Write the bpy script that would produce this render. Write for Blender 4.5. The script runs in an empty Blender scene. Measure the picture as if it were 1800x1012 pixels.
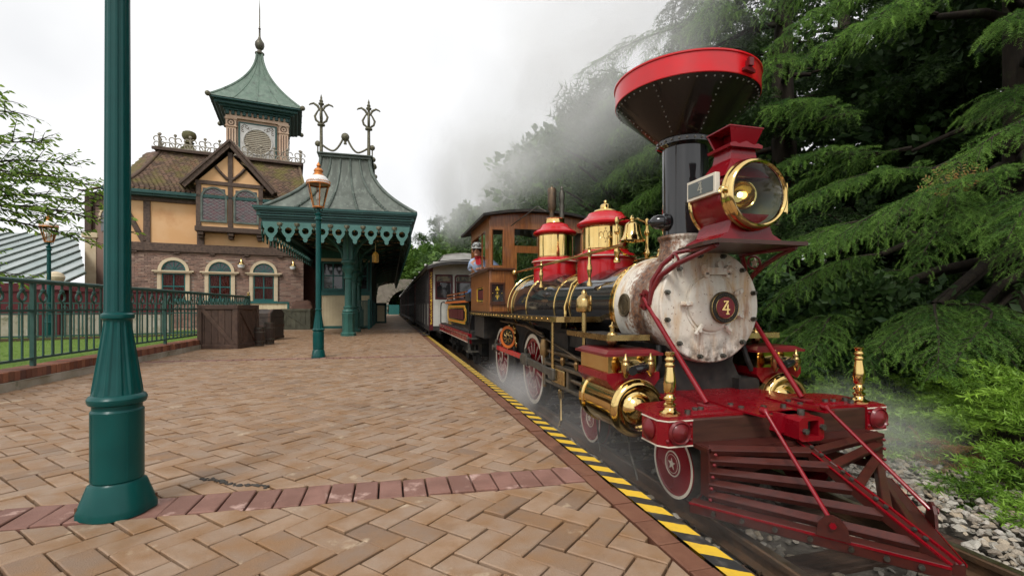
import bpy, math, random
import numpy as np
from mathutils import Vector, Matrix
R = math.radians
PI = math.pi
random.seed(7)
rng = np.random.default_rng(11)
sc = bpy.context.scene
COL = sc.collection
# ------------------------------------------------------------------ camera, sky, sun, exposure
cd = bpy.data.cameras.new('camera')
cam = bpy.data.objects.new('camera', cd)
COL.objects.link(cam)
cam.location = (0, 0, 1.03)
cam.rotation_euler = (R(90), 0, -math.atan(214 / 830))
cd.sensor_width = 36
cd.lens = 830 / 1800 * 36
cd.shift_y = 34 / 1800
cd.clip_start = 0.05
cd.clip_end = 900
sc.camera = cam
wd = bpy.data.worlds.new('World')
sc.world = wd
wd.use_nodes = True
wn, wl = wd.node_tree.nodes, wd.node_tree.links
wn.clear()
wo = wn.new('ShaderNodeOutputWorld')
bg = wn.new('ShaderNodeBackground')
sky = wn.new('ShaderNodeTexSky')
sky.sky_type = 'NISHITA'
sky.sun_disc = False
sky.sun_elevation = R(50)
sky.sun_rotation = R(212)
sky.air_density = 1.0
sky.dust_density = 3.0
hs = wn.new('ShaderNodeHueSaturation')          # an even overcast: the same sky with its blue taken out
hs.inputs['Saturation'].default_value = 0.06
mx = wn.new('ShaderNodeMixRGB')
mx.inputs[0].default_value = 0.82
cl = wn.new('ShaderNodeTexNoise')
cl.inputs['Scale'].default_value = 2.3
cl.inputs['Detail'].default_value = 4
cr = wn.new('ShaderNodeValToRGB')
cr.color_ramp.elements[0].color = (7.3, 7.4, 7.6, 1)
cr.color_ramp.elements[1].color = (10.7, 10.7, 10.7, 1)
cr.color_ramp.elements[0].position = .3
cr.color_ramp.elements[1].position = .7
tcw = wn.new('ShaderNodeTexCoord')
wl.new(tcw.outputs['Generated'], cl.inputs['Vector'])
wl.new(cl.outputs['Fac'], cr.inputs['Fac'])
wl.new(sky.outputs[0], hs.inputs['Color'])
wl.new(hs.outputs[0], mx.inputs[1])
wl.new(cr.outputs[0], mx.inputs[2])
wl.new(mx.outputs[0], bg.inputs['Color'])
bg.inputs['Strength'].default_value = 0.105
wl.new(bg.outputs[0], wo.inputs['Surface'])
sl = bpy.data.lights.new('sun', 'SUN')
sun = bpy.data.objects.new('sun', sl)
COL.objects.link(sun)
sl.energy = 1.5
sl.angle = R(14)
sl.color = (1.0, .96, .9)
# Nishita: rotation 0 = +Y, clockwise seen from above -> direction of the sun
_a, _e = sky.sun_rotation, sky.sun_elevation
_d = Vector((math.sin(_a) * math.cos(_e), math.cos(_a) * math.cos(_e), math.sin(_e)))
sun.rotation_euler = _d.to_track_quat('Z', 'Y').to_euler()
sc.view_settings.view_transform = 'Standard'
sc.view_settings.look = 'None'
sc.view_settings.exposure = 0.3
sc.view_settings.gamma = 1
sc.view_settings.use_curve_mapping = False
sc.render.engine = 'CYCLES'
sc.cycles.use_denoising = True
sc.cycles.max_bounces = 14
sc.cycles.diffuse_bounces = 3
sc.cycles.glossy_bounces = 4
sc.cycles.transmission_bounces = 6
sc.cycles.transparent_max_bounces = 14
sc.cycles.volume_bounces = 12
sc.cycles.volume_step_rate = 2.0
sc.cycles.volume_max_steps = 128
sc.cycles.caustics_reflective = False
sc.cycles.caustics_refractive = False
sc.cycles.sample_clamp_indirect = 6
sc.cycles.use_adaptive_sampling = True
sc.cycles.adaptive_threshold = 0.02
# ------------------------------------------------------------------ mesh helpers
def frame(d):
 d = Vector(d).normalized()
 a = Vector((0, 0, 1)) if abs(d.z) < .95 else Vector((1, 0, 0))
 u = a.cross(d).normalized()
 return u, d.cross(u), d
class MB:
 """collects shapes in world coordinates; build() links them as ONE mesh object"""
 def __init__(s, local=False):
  s.v, s.f, s.m, s.k = [], [], [], []
  s.local = local
  s.cur = 0
 def add(s, vs, fs):
  o = len(s.v)
  s.k.append((o, len(s.f)))
  s.v.extend(tuple(p) for p in vs)
  s.f.extend(tuple(i + o for i in f) for f in fs)
  s.m.extend([s.cur] * len(fs))
  return s
 def box(s, c, d, rot=None, ch=0):
  cx, cy, cz = c
  x, y, z = d[0] / 2, d[1] / 2, d[2] / 2
  if ch:
   k = min(ch, x * .9, y * .9, z * .9)
   vs, idx = [], {}
   for sx in (-1, 1):
    for sy in (-1, 1):
     for sz in (-1, 1):
      idx[sx, sy, sz] = len(vs)
      vs += [(sx * x, sy * (y - k), sz * (z - k)), (sx * (x - k), sy * y, sz * (z - k)), (sx * (x - k), sy * (y - k), sz * z)]
   I = lambda a, b, c_, n: idx[a, b, c_] + n
   fs = []
   for a in (-1, 1):
    q = [I(a, -1, -1, 0), I(a, 1, -1, 0), I(a, 1, 1, 0), I(a, -1, 1, 0)]
    fs.append(q if a > 0 else q[::-1])
    q = [I(-1, a, -1, 1), I(-1, a, 1, 1), I(1, a, 1, 1), I(1, a, -1, 1)]
    fs.append(q if a > 0 else q[::-1])
    q = [I(-1, -1, a, 2), I(1, -1, a, 2), I(1, 1, a, 2), I(-1, 1, a, 2)]
    fs.append(q if a > 0 else q[::-1])
   for a in (-1, 1):
    for b in (-1, 1):
     q = [I(a, b, -1, 0), I(a, b, -1, 1), I(a, b, 1, 1), I(a, b, 1, 0)]
     fs.append(q if a * b > 0 else q[::-1])
     q = [I(a, -1, b, 2), I(a, -1, b, 0), I(a, 1, b, 0), I(a, 1, b, 2)]
     fs.append(q[::-1] if a * b > 0 else q)
     q = [I(-1, a, b, 1), I(-1, a, b, 2), I(1, a, b, 2), I(1, a, b, 1)]
     fs.append(q if a * b > 0 else q[::-1])
     for cc in (-1, 1):
      q = [I(a, b, cc, 0), I(a, b, cc, 1), I(a, b, cc, 2)]
      fs.append(q if a * b * cc > 0 else q[::-1])
  else:
   vs = [(i * x, j * y, k * z) for i in (-1, 1) for j in (-1, 1) for k in (-1, 1)]
   fs = [(0, 1, 3, 2), (4, 6, 7, 5), (0, 4, 5, 1), (2, 3, 7, 6), (0, 2, 6, 4), (1, 5, 7, 3)]
  if rot is not None:
   vs = [rot @ Vector(p) for p in vs]
  return s.add([(p[0] + cx, p[1] + cy, p[2] + cz) for p in vs], fs)
 def b2(s, x0, x1, y0, y1, z0, z1, ch=0):
  return s.box(((x0 + x1) / 2, (y0 + y1) / 2, (z0 + z1) / 2), (abs(x1 - x0), abs(y1 - y0), abs(z1 - z0)), None, ch)
 def beam(s, p0, p1, w, h, up=(0, 0, 1), ch=0):
  """a box between two points: w across, h along 'up'"""
  p0, p1 = Vector(p0), Vector(p1)
  d = p1 - p0
  L = d.length
  d.normalize()
  u = Vector(up)
  x = d.cross(u)
  if x.length < 1e-4:
   x = d.cross(Vector((1, 0, 0)))
  x.normalize()
  u = x.cross(d)
  M = Matrix((x, d, u)).transposed()
  return s.box((p0 + p1) / 2, (w, L, h), M, ch)
 def cyl(s, p0, p1, r0, r1=None, n=16, caps=True):
  r1 = r0 if r1 is None else r1
  p0, p1 = Vector(p0), Vector(p1)
  u, w, d = frame(p1 - p0)
  vs = []
  for p, r in ((p0, r0), (p1, r1)):
   for i in range(n):
    a = 2 * PI * i / n
    vs.append(p + u * (r * math.cos(a)) + w * (r * math.sin(a)))
  fs = [(i, (i + 1) % n, n + (i + 1) % n, n + i) for i in range(n)]
  if caps:
   fs += [tuple(range(n))[::-1], tuple(range(n, 2 * n))]
  return s.add(vs, fs)
 def lathe(s, prof, o, axis=(0, 0, 1), n=32, a0=0, a1=2 * PI, close=True, up=None):
  """prof: (radius, height along axis)"""
  u, w, d = frame(axis)
  if up is not None:
   w = (Vector(up) - d * d.dot(Vector(up))).normalized()
   u = w.cross(d)
  o = Vector(o)
  full = abs(a1 - a0 - 2 * PI) < 1e-6
  m = n if full else n + 1
  vs, fs = [], []
  for r, h in prof:
   for i in range(m):
    a = a0 + (a1 - a0) * i / n
    vs.append(o + d * h + u * (r * math.cos(a)) + w * (r * math.sin(a)))
  for j in range(len(prof) - 1):
   for i in range(n):
    k = (i + 1) % m
    fs.append((j * m + i, j * m + k, (j + 1) * m + k, (j + 1) * m + i))
  if close and full:
   if prof[0][0] > 1e-5:
    fs.append(tuple(range(m))[::-1])
   if prof[-1][0] > 1e-5:
    fs.append(tuple(range((len(prof) - 1) * m, len(prof) * m)))
  return s.add(vs, fs)
 def tube(s, pts, r, n=8, closed=False, caps=True):
  P = [Vector(p) for p in pts]
  k = len(P)
  rr = r if isinstance(r, (list, tuple)) else [r] * k
  vs, prev = [], None
  for i in range(k):
   if closed:
    t = P[(i + 1) % k] - P[i - 1]
   else:
    t = P[min(i + 1, k - 1)] - P[max(i - 1, 0)]
   t.normalize()
   if prev is None:
    u, w, _ = frame(t)
   else:
    u = prev - t * prev.dot(t)
    if u.length < 1e-5:
     u, w, _ = frame(t)
    u.normalize()
    w = t.cross(u)
   prev = u
   for j in range(n):
    a = 2 * PI * j / n
    vs.append(P[i] + u * (rr[i] * math.cos(a)) + w * (rr[i] * math.sin(a)))
  fs = []
  for i in range(k if closed else k - 1):
   i2 = (i + 1) % k
   for j in range(n):
    j2 = (j + 1) % n
    fs.append((i * n + j, i * n + j2, i2 * n + j2, i2 * n + j))
  if caps and not closed:
   fs += [tuple(range(n))[::-1], tuple(range((k - 1) * n, k * n))]
  return s.add(vs, fs)
 def torus(s, c, axis, Rr, r, n=32, m=8, a0=0, a1=2 * PI):
  u, w, d = frame(axis)
  c = Vector(c)
  full = abs(a1 - a0 - 2 * PI) < 1e-6
  k = n if full else n + 1
  pts = [c + u * (Rr * math.cos(a0 + (a1 - a0) * i / n)) + w * (Rr * math.sin(a0 + (a1 - a0) * i / n)) for i in range(k)]
  return s.tube(pts, r, m, closed=full)
 def ball(s, c, r, n=16, m=10, sc3=(1, 1, 1)):
  c = Vector(c)
  vs = [c + Vector((0, 0, -r * sc3[2]))]
  for j in range(1, m):
   t = -PI / 2 + PI * j / m
   for i in range(n):
    a = 2 * PI * i / n
    vs.append(c + Vector((r * sc3[0] * math.cos(t) * math.cos(a), r * sc3[1] * math.cos(t) * math.sin(a), r * sc3[2] * math.sin(t))))
  vs.append(c + Vector((0, 0, r * sc3[2])))
  fs = [(0, 1 + (i + 1) % n, 1 + i) for i in range(n)]
  for j in range(m - 2):
   for i in range(n):
    k = (i + 1) % n
    fs.append((1 + j * n + i, 1 + j * n + k, 1 + (j + 1) * n + k, 1 + (j + 1) * n + i))
  t = len(vs) - 1
  b = 1 + (m - 2) * n
  fs += [(t, b + i, b + (i + 1) % n) for i in range(n)]
  return s.add(vs, fs)
 def prism(s, poly, o, ux, uy, dep):
  """2-D outline (may be concave) in the plane o + x ux + y uy, extruded by the vector dep"""
  o, ux, uy, dep = Vector(o), Vector(ux), Vector(uy), Vector(dep)
  n = len(poly)
  a = [o + ux * x + uy * y for x, y in poly]
  vs = a + [p + dep for p in a]
  area = sum(poly[i][0] * poly[(i + 1) % n][1] - poly[(i + 1) % n][0] * poly[i][1] for i in range(n))
  ori = area * ux.cross(uy).dot(dep)
  fs = [tuple(range(n)), tuple(range(n, 2 * n))[::-1]] + [(i, n + i, n + (i + 1) % n, (i + 1) % n) for i in range(n)]
  if ori > 0:
   fs = [f[::-1] for f in fs]
  return s.add(vs, fs)
 def plate(s, outer, holes, o, ux, uy, dep):
  """outline with holes: triangulated by mathutils, extruded"""
  from mathutils.geometry import tessellate_polygon
  o, ux, uy, dep = Vector(o), Vector(ux), Vector(uy), Vector(dep)
  loops = [outer] + list(holes)
  flat = [p for l in loops for p in l]
  tris = tessellate_polygon([[Vector((x, y, 0)) for x, y in l] for l in loops])
  n = len(flat)
  vs = [o + ux * x + uy * y for x, y in flat]
  vs += [p + dep for p in vs[:n]]
  fs = []
  nd = ux.cross(uy).dot(dep)
  for t in tris:
   a, b, c = (Vector((flat[i][0], flat[i][1], 0)) for i in t)
   t = t if (b - a).cross(c - a).z * nd > 0 else t[::-1]
   fs.append(tuple(i + n for i in t))
   fs.append(tuple(t[::-1]))
  k = 0
  for li, l in enumerate(loops):
   m = len(l)
   ar = sum(l[i][0] * l[(i + 1) % m][1] - l[(i + 1) % m][0] * l[i][1] for i in range(m))
   fl = (ar > 0) == (li == 0)
   fl = fl if nd > 0 else not fl
   for i in range(m):
    q = (k + i, k + (i + 1) % m, k + (i + 1) % m + n, k + i + n)
    fs.append(q if fl else q[::-1])
   k += m
  return s.add(vs, fs)
 def quad(s, a, b, c, d):
  return s.add([a, b, c, d], [(0, 1, 2, 3)])
 def grid(s, f, nu, nv):
  vs = [f(i / nu, j / nv) for j in range(nv + 1) for i in range(nu + 1)]
  fs = [(j * (nu + 1) + i, j * (nu + 1) + i + 1, (j + 1) * (nu + 1) + i + 1, (j + 1) * (nu + 1) + i) for j in range(nv) for i in range(nu)]
  return s.add(vs, fs)
 def build(s, name, mats, parent=None, smooth=35, kind=None, label=None, cat=None, group=None):
  me = bpy.data.meshes.new(name)
  vs = s.v
  if parent is not None and not s.local:
   Mi = world(parent).inverted()
   if Mi != Matrix.Identity(4):
    vs = [tuple(Mi @ Vector(p)) for p in vs]
  me.from_pydata(vs, [], s.f)
  mats = mats if isinstance(mats, (list, tuple)) else [mats]
  for m in mats:
   me.materials.append(m)
  if len(mats) > 1:
   me.polygons.foreach_set('material_index', s.m)
  if smooth:
   me.polygons.foreach_set('use_smooth', [True] * len(me.polygons))
   me.set_sharp_from_angle(angle=R(smooth))
  me.update()
  o = bpy.data.objects.new(name, me)
  COL.objects.link(o)
  if parent is not None:
   o.parent = parent
  if kind:
   o['kind'] = kind
  if label:
   o['label'] = label
  if cat:
   o['category'] = cat
  if group:
   o['group'] = group
  return o
 def each(s, name, m, parent=None, **kw):
  for i, (v0, f0) in enumerate(s.k):
   v1, f1 = s.k[i + 1] if i + 1 < len(s.k) else (len(s.v), len(s.f))
   b = MB(s.local)
   b.add(s.v[v0:v1], [tuple(q - v0 for q in f) for f in s.f[f0:f1]])
   o = b.build(name, m, parent, **kw)
  return o
def world(o):
 M = Matrix.LocRotScale(o.location, o.rotation_euler, o.scale)
 return world(o.parent) @ M if o.parent else M
def thing(name, label, cat, loc=(0, 0, 0), rz=0, group=None):
 o = bpy.data.objects.new(name, None)
 COL.objects.link(o)
 o.location = loc
 o.rotation_euler = (0, 0, rz)
 o.empty_display_size = .2
 o['label'] = label
 o['category'] = cat
 if group:
  o['group'] = group
 return o
def kids():
 d = {}
 for o in COL.objects:
  if o.parent:
   d.setdefault(o.parent.name, []).append(o)
 return d
def dup(root, loc, rz=None, label=None, scale=None):
 kd = kids()
 def rec(o, par):
  c = o.copy()
  COL.objects.link(c)
  if par is not None:
   c.parent = par
  for ch in kd.get(o.name, []):
   rec(ch, c)
  return c
 r = rec(root, None)
 r.location = loc
 if rz is not None:
  r.rotation_euler = (0, 0, rz)
 if scale:
  r.scale = (scale,) * 3
 if label:
  r['label'] = label
 return r
def inst(src, parent, loc=(0, 0, 0), rot=(0, 0, 0), scale=(1, 1, 1)):
 """a copy of a part that shares its mesh"""
 c = src.copy()
 COL.objects.link(c)
 c.parent = parent
 c.location, c.rotation_euler, c.scale = loc, rot, scale
 return c
def arc(cx, cy, r, a0, a1, n):
 return [(cx + r * math.cos(R(a0 + (a1 - a0) * i / n)), cy + r * math.sin(R(a0 + (a1 - a0) * i / n))) for i in range(n + 1)]
def text_mesh(ch, size):
 cu = bpy.data.curves.new('letter', 'FONT')
 cu.body = ch
 cu.size = size
 cu.align_x = 'CENTER'
 ob = bpy.data.objects.new('letter', cu)
 me = ob.to_mesh()
 vs = [tuple(v.co) for v in me.vertices]
 fs = [tuple(p.vertices) for p in me.polygons]
 ob.to_mesh_clear()
 bpy.data.objects.remove(ob)
 bpy.data.curves.remove(cu)
 return vs, fs
# ------------------------------------------------------------------ materials
def node_mat(name):
 m = bpy.data.materials.new(name)
 m.use_nodes = True
 nt = m.node_tree
 return m, nt, nt.nodes['Principled BSDF']
def _new(nt, t, **kw):
 n = nt.nodes.new(t)
 for k, v in kw.items():
  setattr(n, k, v)
 return n
def c4(c):
 return (c[0], c[1], c[2], 1)
def mat(name, col, rough=.5, metal=0, col2=None, ns=4, pos=(.4, .65), stretch=(1, 1, 1), rand=0, rcol=None, bump=0, bs=40, bstretch=None, coat=0,
  spec=.3, rvar=0, fine=0.0, dirt=None, emit=None, detail=5):
 """base colour with noise variation (col2), per-piece variation (rand / rcol), grime patches (dirt=(colour, scale, lo, hi)), fine relief"""
 m, nt, b = node_mat(name)
 L = nt.links.new
 geo = _new(nt, 'ShaderNodeNewGeometry')
 P = geo.outputs['Position']
 def noise(scale, st=(1, 1, 1), det=5, rough_=.55):
  n = _new(nt, 'ShaderNodeTexNoise')
  n.inputs['Scale'].default_value = scale
  n.inputs['Detail'].default_value = det
  n.inputs['Roughness'].default_value = rough_
  mp = _new(nt, 'ShaderNodeMapping')
  mp.inputs['Scale'].default_value = st
  L(P, mp.inputs['Vector'])
  L(mp.outputs[0], n.inputs['Vector'])
  return n.outputs['Fac']
 def ramp(x, lo, hi):
  r = _new(nt, 'ShaderNodeMapRange')
  r.inputs['From Min'].default_value = lo
  r.inputs['From Max'].default_value = hi
  L(x, r.inputs['Value'])
  return r.outputs[0]
 def mix(f, a, bb, mode='MIX'):
  x = _new(nt, 'ShaderNodeMixRGB', blend_type=mode)
  for i, q in ((0, f), (1, a), (2, bb)):
   if hasattr(q, 'links') or hasattr(q, 'is_linked'):
    L(q, x.inputs[i])
   elif i == 0:
    x.inputs[0].default_value = q
   else:
    x.inputs[i].default_value = c4(q)
  return x.outputs[0]
 cur = None
 base = _new(nt, 'ShaderNodeRGB')
 base.outputs[0].default_value = c4(col)
 cur = base.outputs[0]
 if rand or rcol:
  oi = _new(nt, 'ShaderNodeObjectInfo')
  ad = _new(nt, 'ShaderNodeMath', operation='ADD')
  L(oi.outputs['Random'], ad.inputs[0])
  L(geo.outputs['Random Per Island'], ad.inputs[1])
  fr = _new(nt, 'ShaderNodeMath', operation='FRACT')
  L(ad.outputs[0], fr.inputs[0])
  if rcol:
   cr_ = _new(nt, 'ShaderNodeValToRGB')
   cr_.color_ramp.interpolation = 'LINEAR'
   els = cr_.color_ramp.elements
   k = len(rcol)
   els[0].color = c4(rcol[0])
   els[1].color = c4(rcol[-1])
   for i in range(1, k - 1):
    e = els.new(i / (k - 1))
    e.color = c4(rcol[i])
   L(fr.outputs[0], cr_.inputs[0])
   cur = cr_.outputs[0]
  if rand:
   h = _new(nt, 'ShaderNodeHueSaturation')
   mr = _new(nt, 'ShaderNodeMapRange')
   mr.inputs['To Min'].default_value = 1 - rand
   mr.inputs['To Max'].default_value = 1 + rand
   L(fr.outputs[0], mr.inputs['Value'])
   L(mr.outputs[0], h.inputs['Value'])
   L(cur, h.inputs['Color'])
   cur = h.outputs[0]
 if col2 is not None:
  cur = mix(ramp(noise(ns, stretch, detail), *pos), cur, col2)
 if fine:
  f = ramp(noise(bs * 2.2, bstretch or stretch, 3), .3, .7)
  g = mix(f, (1 - fine,) * 3, (1 + fine,) * 3)
  cur = mix(1.0, cur, g, 'MULTIPLY')
 if dirt is not None:
  for dd in (dirt if isinstance(dirt, list) else [dirt]):
   cur = mix(ramp(noise(dd[1], dd[4] if len(dd) > 4 else (1, 1, 1), 6, .65), dd[2], dd[3]), cur, dd[0])
 L(cur, b.inputs['Base Color'])
 b.inputs['Roughness'].default_value = rough
 b.inputs['Metallic'].default_value = metal
 b.inputs['Specular IOR Level'].default_value = spec
 if coat:
  b.inputs['Coat Weight'].default_value = coat
  b.inputs['Coat Roughness'].default_value = .06
 if rvar:
  r = ramp(noise(ns * 1.7, stretch), .3, .75)
  mr = _new(nt, 'ShaderNodeMapRange')
  mr.inputs['To Min'].default_value = max(.02, rough - rvar)
  mr.inputs['To Max'].default_value = min(1, rough + rvar)
  L(r, mr.inputs['Value'])
  L(mr.outputs[0], b.inputs['Roughness'])
 if bump:
  bp = _new(nt, 'ShaderNodeBump')
  bp.inputs['Strength'].default_value = bump
  bp.inputs['Distance'].default_value = .01
  L(noise(bs, bstretch or stretch, 4), bp.inputs['Height'])
  L(bp.outputs[0], b.inputs['Normal'])
 if emit:
  b.inputs['Emission Color'].default_value = c4(emit[0])
  b.inputs['Emission Strength'].default_value = emit[1]
 return m
M = {}
M['paver'] = mat('paver', (.32, .19, .10), .5, col2=(.26, .145, .07), ns=5, rcol=[(.235, .152, .10), (.335, .235, .163), (.28, .19, .13), (.31, .205, .132)], rand=.12, bump=.35, bs=160, rvar=.2, fine=.18,
     dirt=[((.46, .35, .24), 3.1, .62, .69), ((.17, .095, .05), 1.3, .56, .78)])
M['band'] = mat('band', (.225, .115, .088), .6, col2=(.185, .09, .066), ns=7, rand=.18, bump=.35, bs=150, fine=.2, dirt=((.46, .30, .25), 5, .58, .66))
M['kerb_brick'] = mat('kerb_brick', (.145, .06, .035), .6, col2=(.19, .085, .05), ns=9, rand=.2, bump=.3, bs=140, fine=.2)
M['joint'] = mat('joint', (.04, .028, .02), .95, bump=.5, bs=200)
M['far_paving'] = mat('far_paving', (.32, .222, .152), .6, col2=(.2, .13, .08), ns=1.2, bump=.3, bs=30, rvar=.25, fine=.2, dirt=((.42, .31, .22), .5, .5, .75))
M['concrete'] = mat('concrete', (.42, .38, .32), .85, col2=(.3, .27, .2), ns=3, bump=.5, bs=60, dirt=((.13, .13, .07), 4, .56, .7))
M['dark_side'] = mat('dark_side', (.05, .045, .04), .9, col2=(.08, .07, .06), ns=4, bump=.4, bs=30)
M['ballast_bed'] = mat('ballast_bed', (.12, .105, .085), .95, col2=(.2, .18, .15), ns=14, bump=1, bs=60)
M['stone'] = mat('stone', (.36, .345, .32), .85, rcol=[(.40, .38, .33), (.29, .26, .21), (.48, .45, .39), (.24, .205, .165), (.38, .31, .22), (.38, .35, .31)], rand=.2, bump=.5, bs=70, fine=.25, dirt=((.2, .16, .12), 6, .58, .75))
M['rail_steel'] = mat('rail_steel', (.10, .065, .04), .55, metal=.5, col2=(.16, .09, .05), ns=12, bump=.3, bs=50)
M['rail_top'] = mat('rail_top', (.33, .27, .21), .3, metal=.9, col2=(.22, .16, .1), ns=10)
M['sleeper'] = mat('sleeper', (.055, .035, .025), .8, col2=(.10, .06, .04), ns=6, stretch=(1, 6, 6), bump=.6, bs=30)
M['teal'] = mat('teal', (.001, .058, .054), .34, col2=(.002, .07, .064), ns=6, spec=.25, coat=.05, bump=.05, bs=40, dirt=[((.02, .09, .08), 9, .70, .82), ((.06, .055, .04), 30, .70, .76)])
M['rail_green'] = mat('rail_green', (.028, .075, .062), .4, col2=(.04, .09, .075), ns=6, bump=.1, bs=60)
M['canopy_green'] = mat('canopy_green', (.03, .095, .08), .45, col2=(.04, .135, .11), ns=3)
M['valance'] = mat('valance', (.085, .20, .18), .5, col2=(.07, .17, .15), ns=3)
M['cornice'] = mat('cornice', (.028, .085, .077), .45, col2=(.02, .065, .06), ns=2, dirt=((.10, .19, .17), 6, .62, .75))
M['copper'] = mat('copper', (.12, .175, .135), .6, col2=(.165, .22, .175), ns=1.3, stretch=(3, 3, .35), bump=.15, bs=10, dirt=[((.08, .10, .085), 1.6, .5, .72, (3, 3, .4)), ((.24, .30, .25), 2.2, .62, .75, (5, 5, .3))])
M['copper_dark'] = mat('copper_dark', (.085, .105, .09), .5, col2=(.14, .17, .145), ns=4)
M['iron_old'] = mat('iron_old', (.11, .10, .065), .6, metal=.3, col2=(.2, .19, .13), ns=14, bump=.3, bs=60)
M['iron_pale'] = mat('iron_pale', (.36, .32, .25), .6, col2=(.2, .18, .14), ns=12)
M['red'] = mat('red', (.22, .0025, .009), .28, col2=(.19, .002, .007), ns=3, coat=.22, spec=.3, rvar=.06, dirt=[((.2, .02, .02), 9, .72, .95), ((.04, .015, .012), 26, .69, .75)])
M['red_bright'] = mat('red_bright', (.52, .003, .010), .22, col2=(.45, .002, .008), ns=2, coat=.35, spec=.35)
M['red_band'] = mat('red_band', (.66, .006, .012), .3, col2=(.55, .02, .025), ns=4, coat=.35)
M['red_dark'] = mat('red_dark', (.17, .012, .016), .35, col2=(.12, .012, .013), ns=6, coat=.2)
M['brass'] = mat('brass', (.80, .58, .24), .10, metal=1, col2=(.74, .50, .18), ns=5, rvar=.05, bump=.02, bs=25)
M['brass_dull'] = mat('brass_dull', (.58, .41, .17), .26, metal=1, col2=(.46, .32, .13), ns=7, rvar=.08)
M['gold_paint'] = mat('gold_paint', (.75, .50, .05), .4)
M['orange_paint'] = mat('orange_paint', (.55, .13, .02), .4)
M['black'] = mat('black', (.012, .012, .013), .12, coat=.8, col2=(.018, .017, .017), ns=3)
M['black_cone'] = mat('black_cone', (.009, .007, .006), .22, coat=.3, col2=(.015, .010, .008), ns=3, rvar=.1)
M['black_matt'] = mat('black_matt', (.018, .017, .016), .6, col2=(.04, .035, .03), ns=9, bump=.2, bs=40)
M['iron'] = mat('iron', (.09, .085, .07), .45, metal=.6, col2=(.15, .14, .12), ns=14, bump=.2, bs=50)
M['bronze_plate'] = mat('bronze_plate', (.17, .13, .075), .45, metal=.6, col2=(.10, .08, .05), ns=16)
M['bolt'] = mat('bolt', (.16, .16, .14), .4, metal=.8, col2=(.08, .07, .05), ns=30)
M['rivet'] = mat('rivet', (.3, .28, .26), .35, metal=.7)
M['cream_line'] = mat('cream_line', (.72, .66, .54), .4, col2=(.6, .53, .42), ns=6)
M['wood'] = mat('wood', (.30, .115, .034), .3, col2=(.17, .06, .018), ns=5, stretch=(9, 9, .8), coat=.3, bump=.06, bs=30, rand=.12)
M['wood_dark'] = mat('wood_dark', (.075, .028, .014), .3, col2=(.045, .018, .01), ns=6, stretch=(1, 8, 8), coat=.4)
M['pilot_wood'] = mat('pilot_wood', (.07, .015, .010), .42, col2=(.05, .013, .01), ns=6, stretch=(1, 6, 6), coat=.12, bump=.08, bs=50, rand=.15)
M['beam_wood'] = mat('beam_wood', (.065, .026, .017), .4, col2=(.04, .017, .012), ns=4, stretch=(1, 10, 10), coat=.2, bump=.1, bs=40)
M['plaster'] = mat('plaster', (.74, .46, .245), .85, col2=(.70, .40, .19), ns=1.1, bump=.15, bs=20, dirt=((.6, .3, .14), .9, .6, .8))
M['timber'] = mat('timber', (.12, .08, .06), .7, col2=(.07, .046, .036), ns=5, stretch=(2, 2, 2), bump=.6, bs=22, rand=.2)
M['brick'] = mat('brick', (.30, .19, .14), .8, rcol=[(.25, .155, .12), (.34, .225, .175), (.20, .13, .105), (.38, .265, .205), (.29, .175, .13), (.27, .175, .14)], rand=.15, bump=.3, bs=90, fine=.15)
M['mortar'] = mat('mortar', (.33, .27, .23), .9, bump=.3, bs=100)
M['brick_red'] = mat('brick_red', (.20, .075, .045), .75, rcol=[(.22, .075, .04), (.12, .055, .042), (.27, .11, .06), (.17, .07, .045)], rand=.2, bump=.5, bs=80, fine=.2, dirt=((.1, .09, .05), 4, .62, .8))
M['roof_tile'] = mat('roof_tile', (.13, .085, .06), .8, rcol=[(.15, .095, .068), (.10, .068, .05), (.19, .115, .08), (.12, .082, .056)], rand=.2, bump=.4, bs=60, dirt=[((.155, .13, .045), 1.2, .48, .64), ((.2, .09, .06), .8, .56, .7)])
M['stone_trim'] = mat('stone_trim', (.66, .55, .38), .7, col2=(.58, .46, .30), ns=3)
M['tower_stone'] = mat('tower_stone', (.62, .45, .33), .75, col2=(.54, .36, .25), ns=3)
M['tower_white'] = mat('tower_white', (.56, .55, .52), .7, col2=(.48, .46, .43), ns=3)
M['flute'] = mat('flute', (.12, .08, .06), .8)
M['glass_dark'] = mat('glass_dark', (.02, .022, .025), .05, spec=.8, col2=(.035, .03, .03), ns=2)
M['curtain'] = mat('curtain', (.21, .05, .035), .8, col2=(.10, .022, .016), ns=10, stretch=(6, 6, .2))
M['lead_glass'] = mat('lead_glass', (.05, .04, .04), .12, spec=.7, rcol=[(.05, .06, .06), (.14, .02, .03), (.07, .075, .08), (.11, .03, .04), (.05, .05, .05)], rand=.2)
M['lead'] = mat('lead', (.30, .29, .27), .5, metal=.3)
M['win_green'] = mat('win_green', (.022, .115, .105), .4, col2=(.03, .13, .12), ns=5)
M['cream'] = mat('cream', (.68, .58, .38), .6, col2=(.6, .5, .32), ns=2)
M['soffit'] = mat('soffit', (.62, .46, .27), .7, col2=(.52, .37, .21), ns=2, rand=.1)
M['crate'] = mat('crate', (.085, .052, .038), .65, col2=(.06, .036, .027), ns=4, stretch=(2, 2, 2), bump=.4, bs=30, rand=.22)
M['crate_green'] = mat('crate_green', (.085, .085, .058), .75, col2=(.06, .058, .04), ns=4, bump=.4, bs=30, rand=.2)
M['trunk'] = mat('trunk', (.042, .032, .028), .55, col2=(.065, .05, .04), ns=6, bump=.3, bs=40)
M['barrel'] = mat('barrel', (.062, .04, .03), .6, col2=(.04, .027, .02), ns=6, stretch=(4, 4, .6), bump=.3, bs=40, rand=.15)
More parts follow.
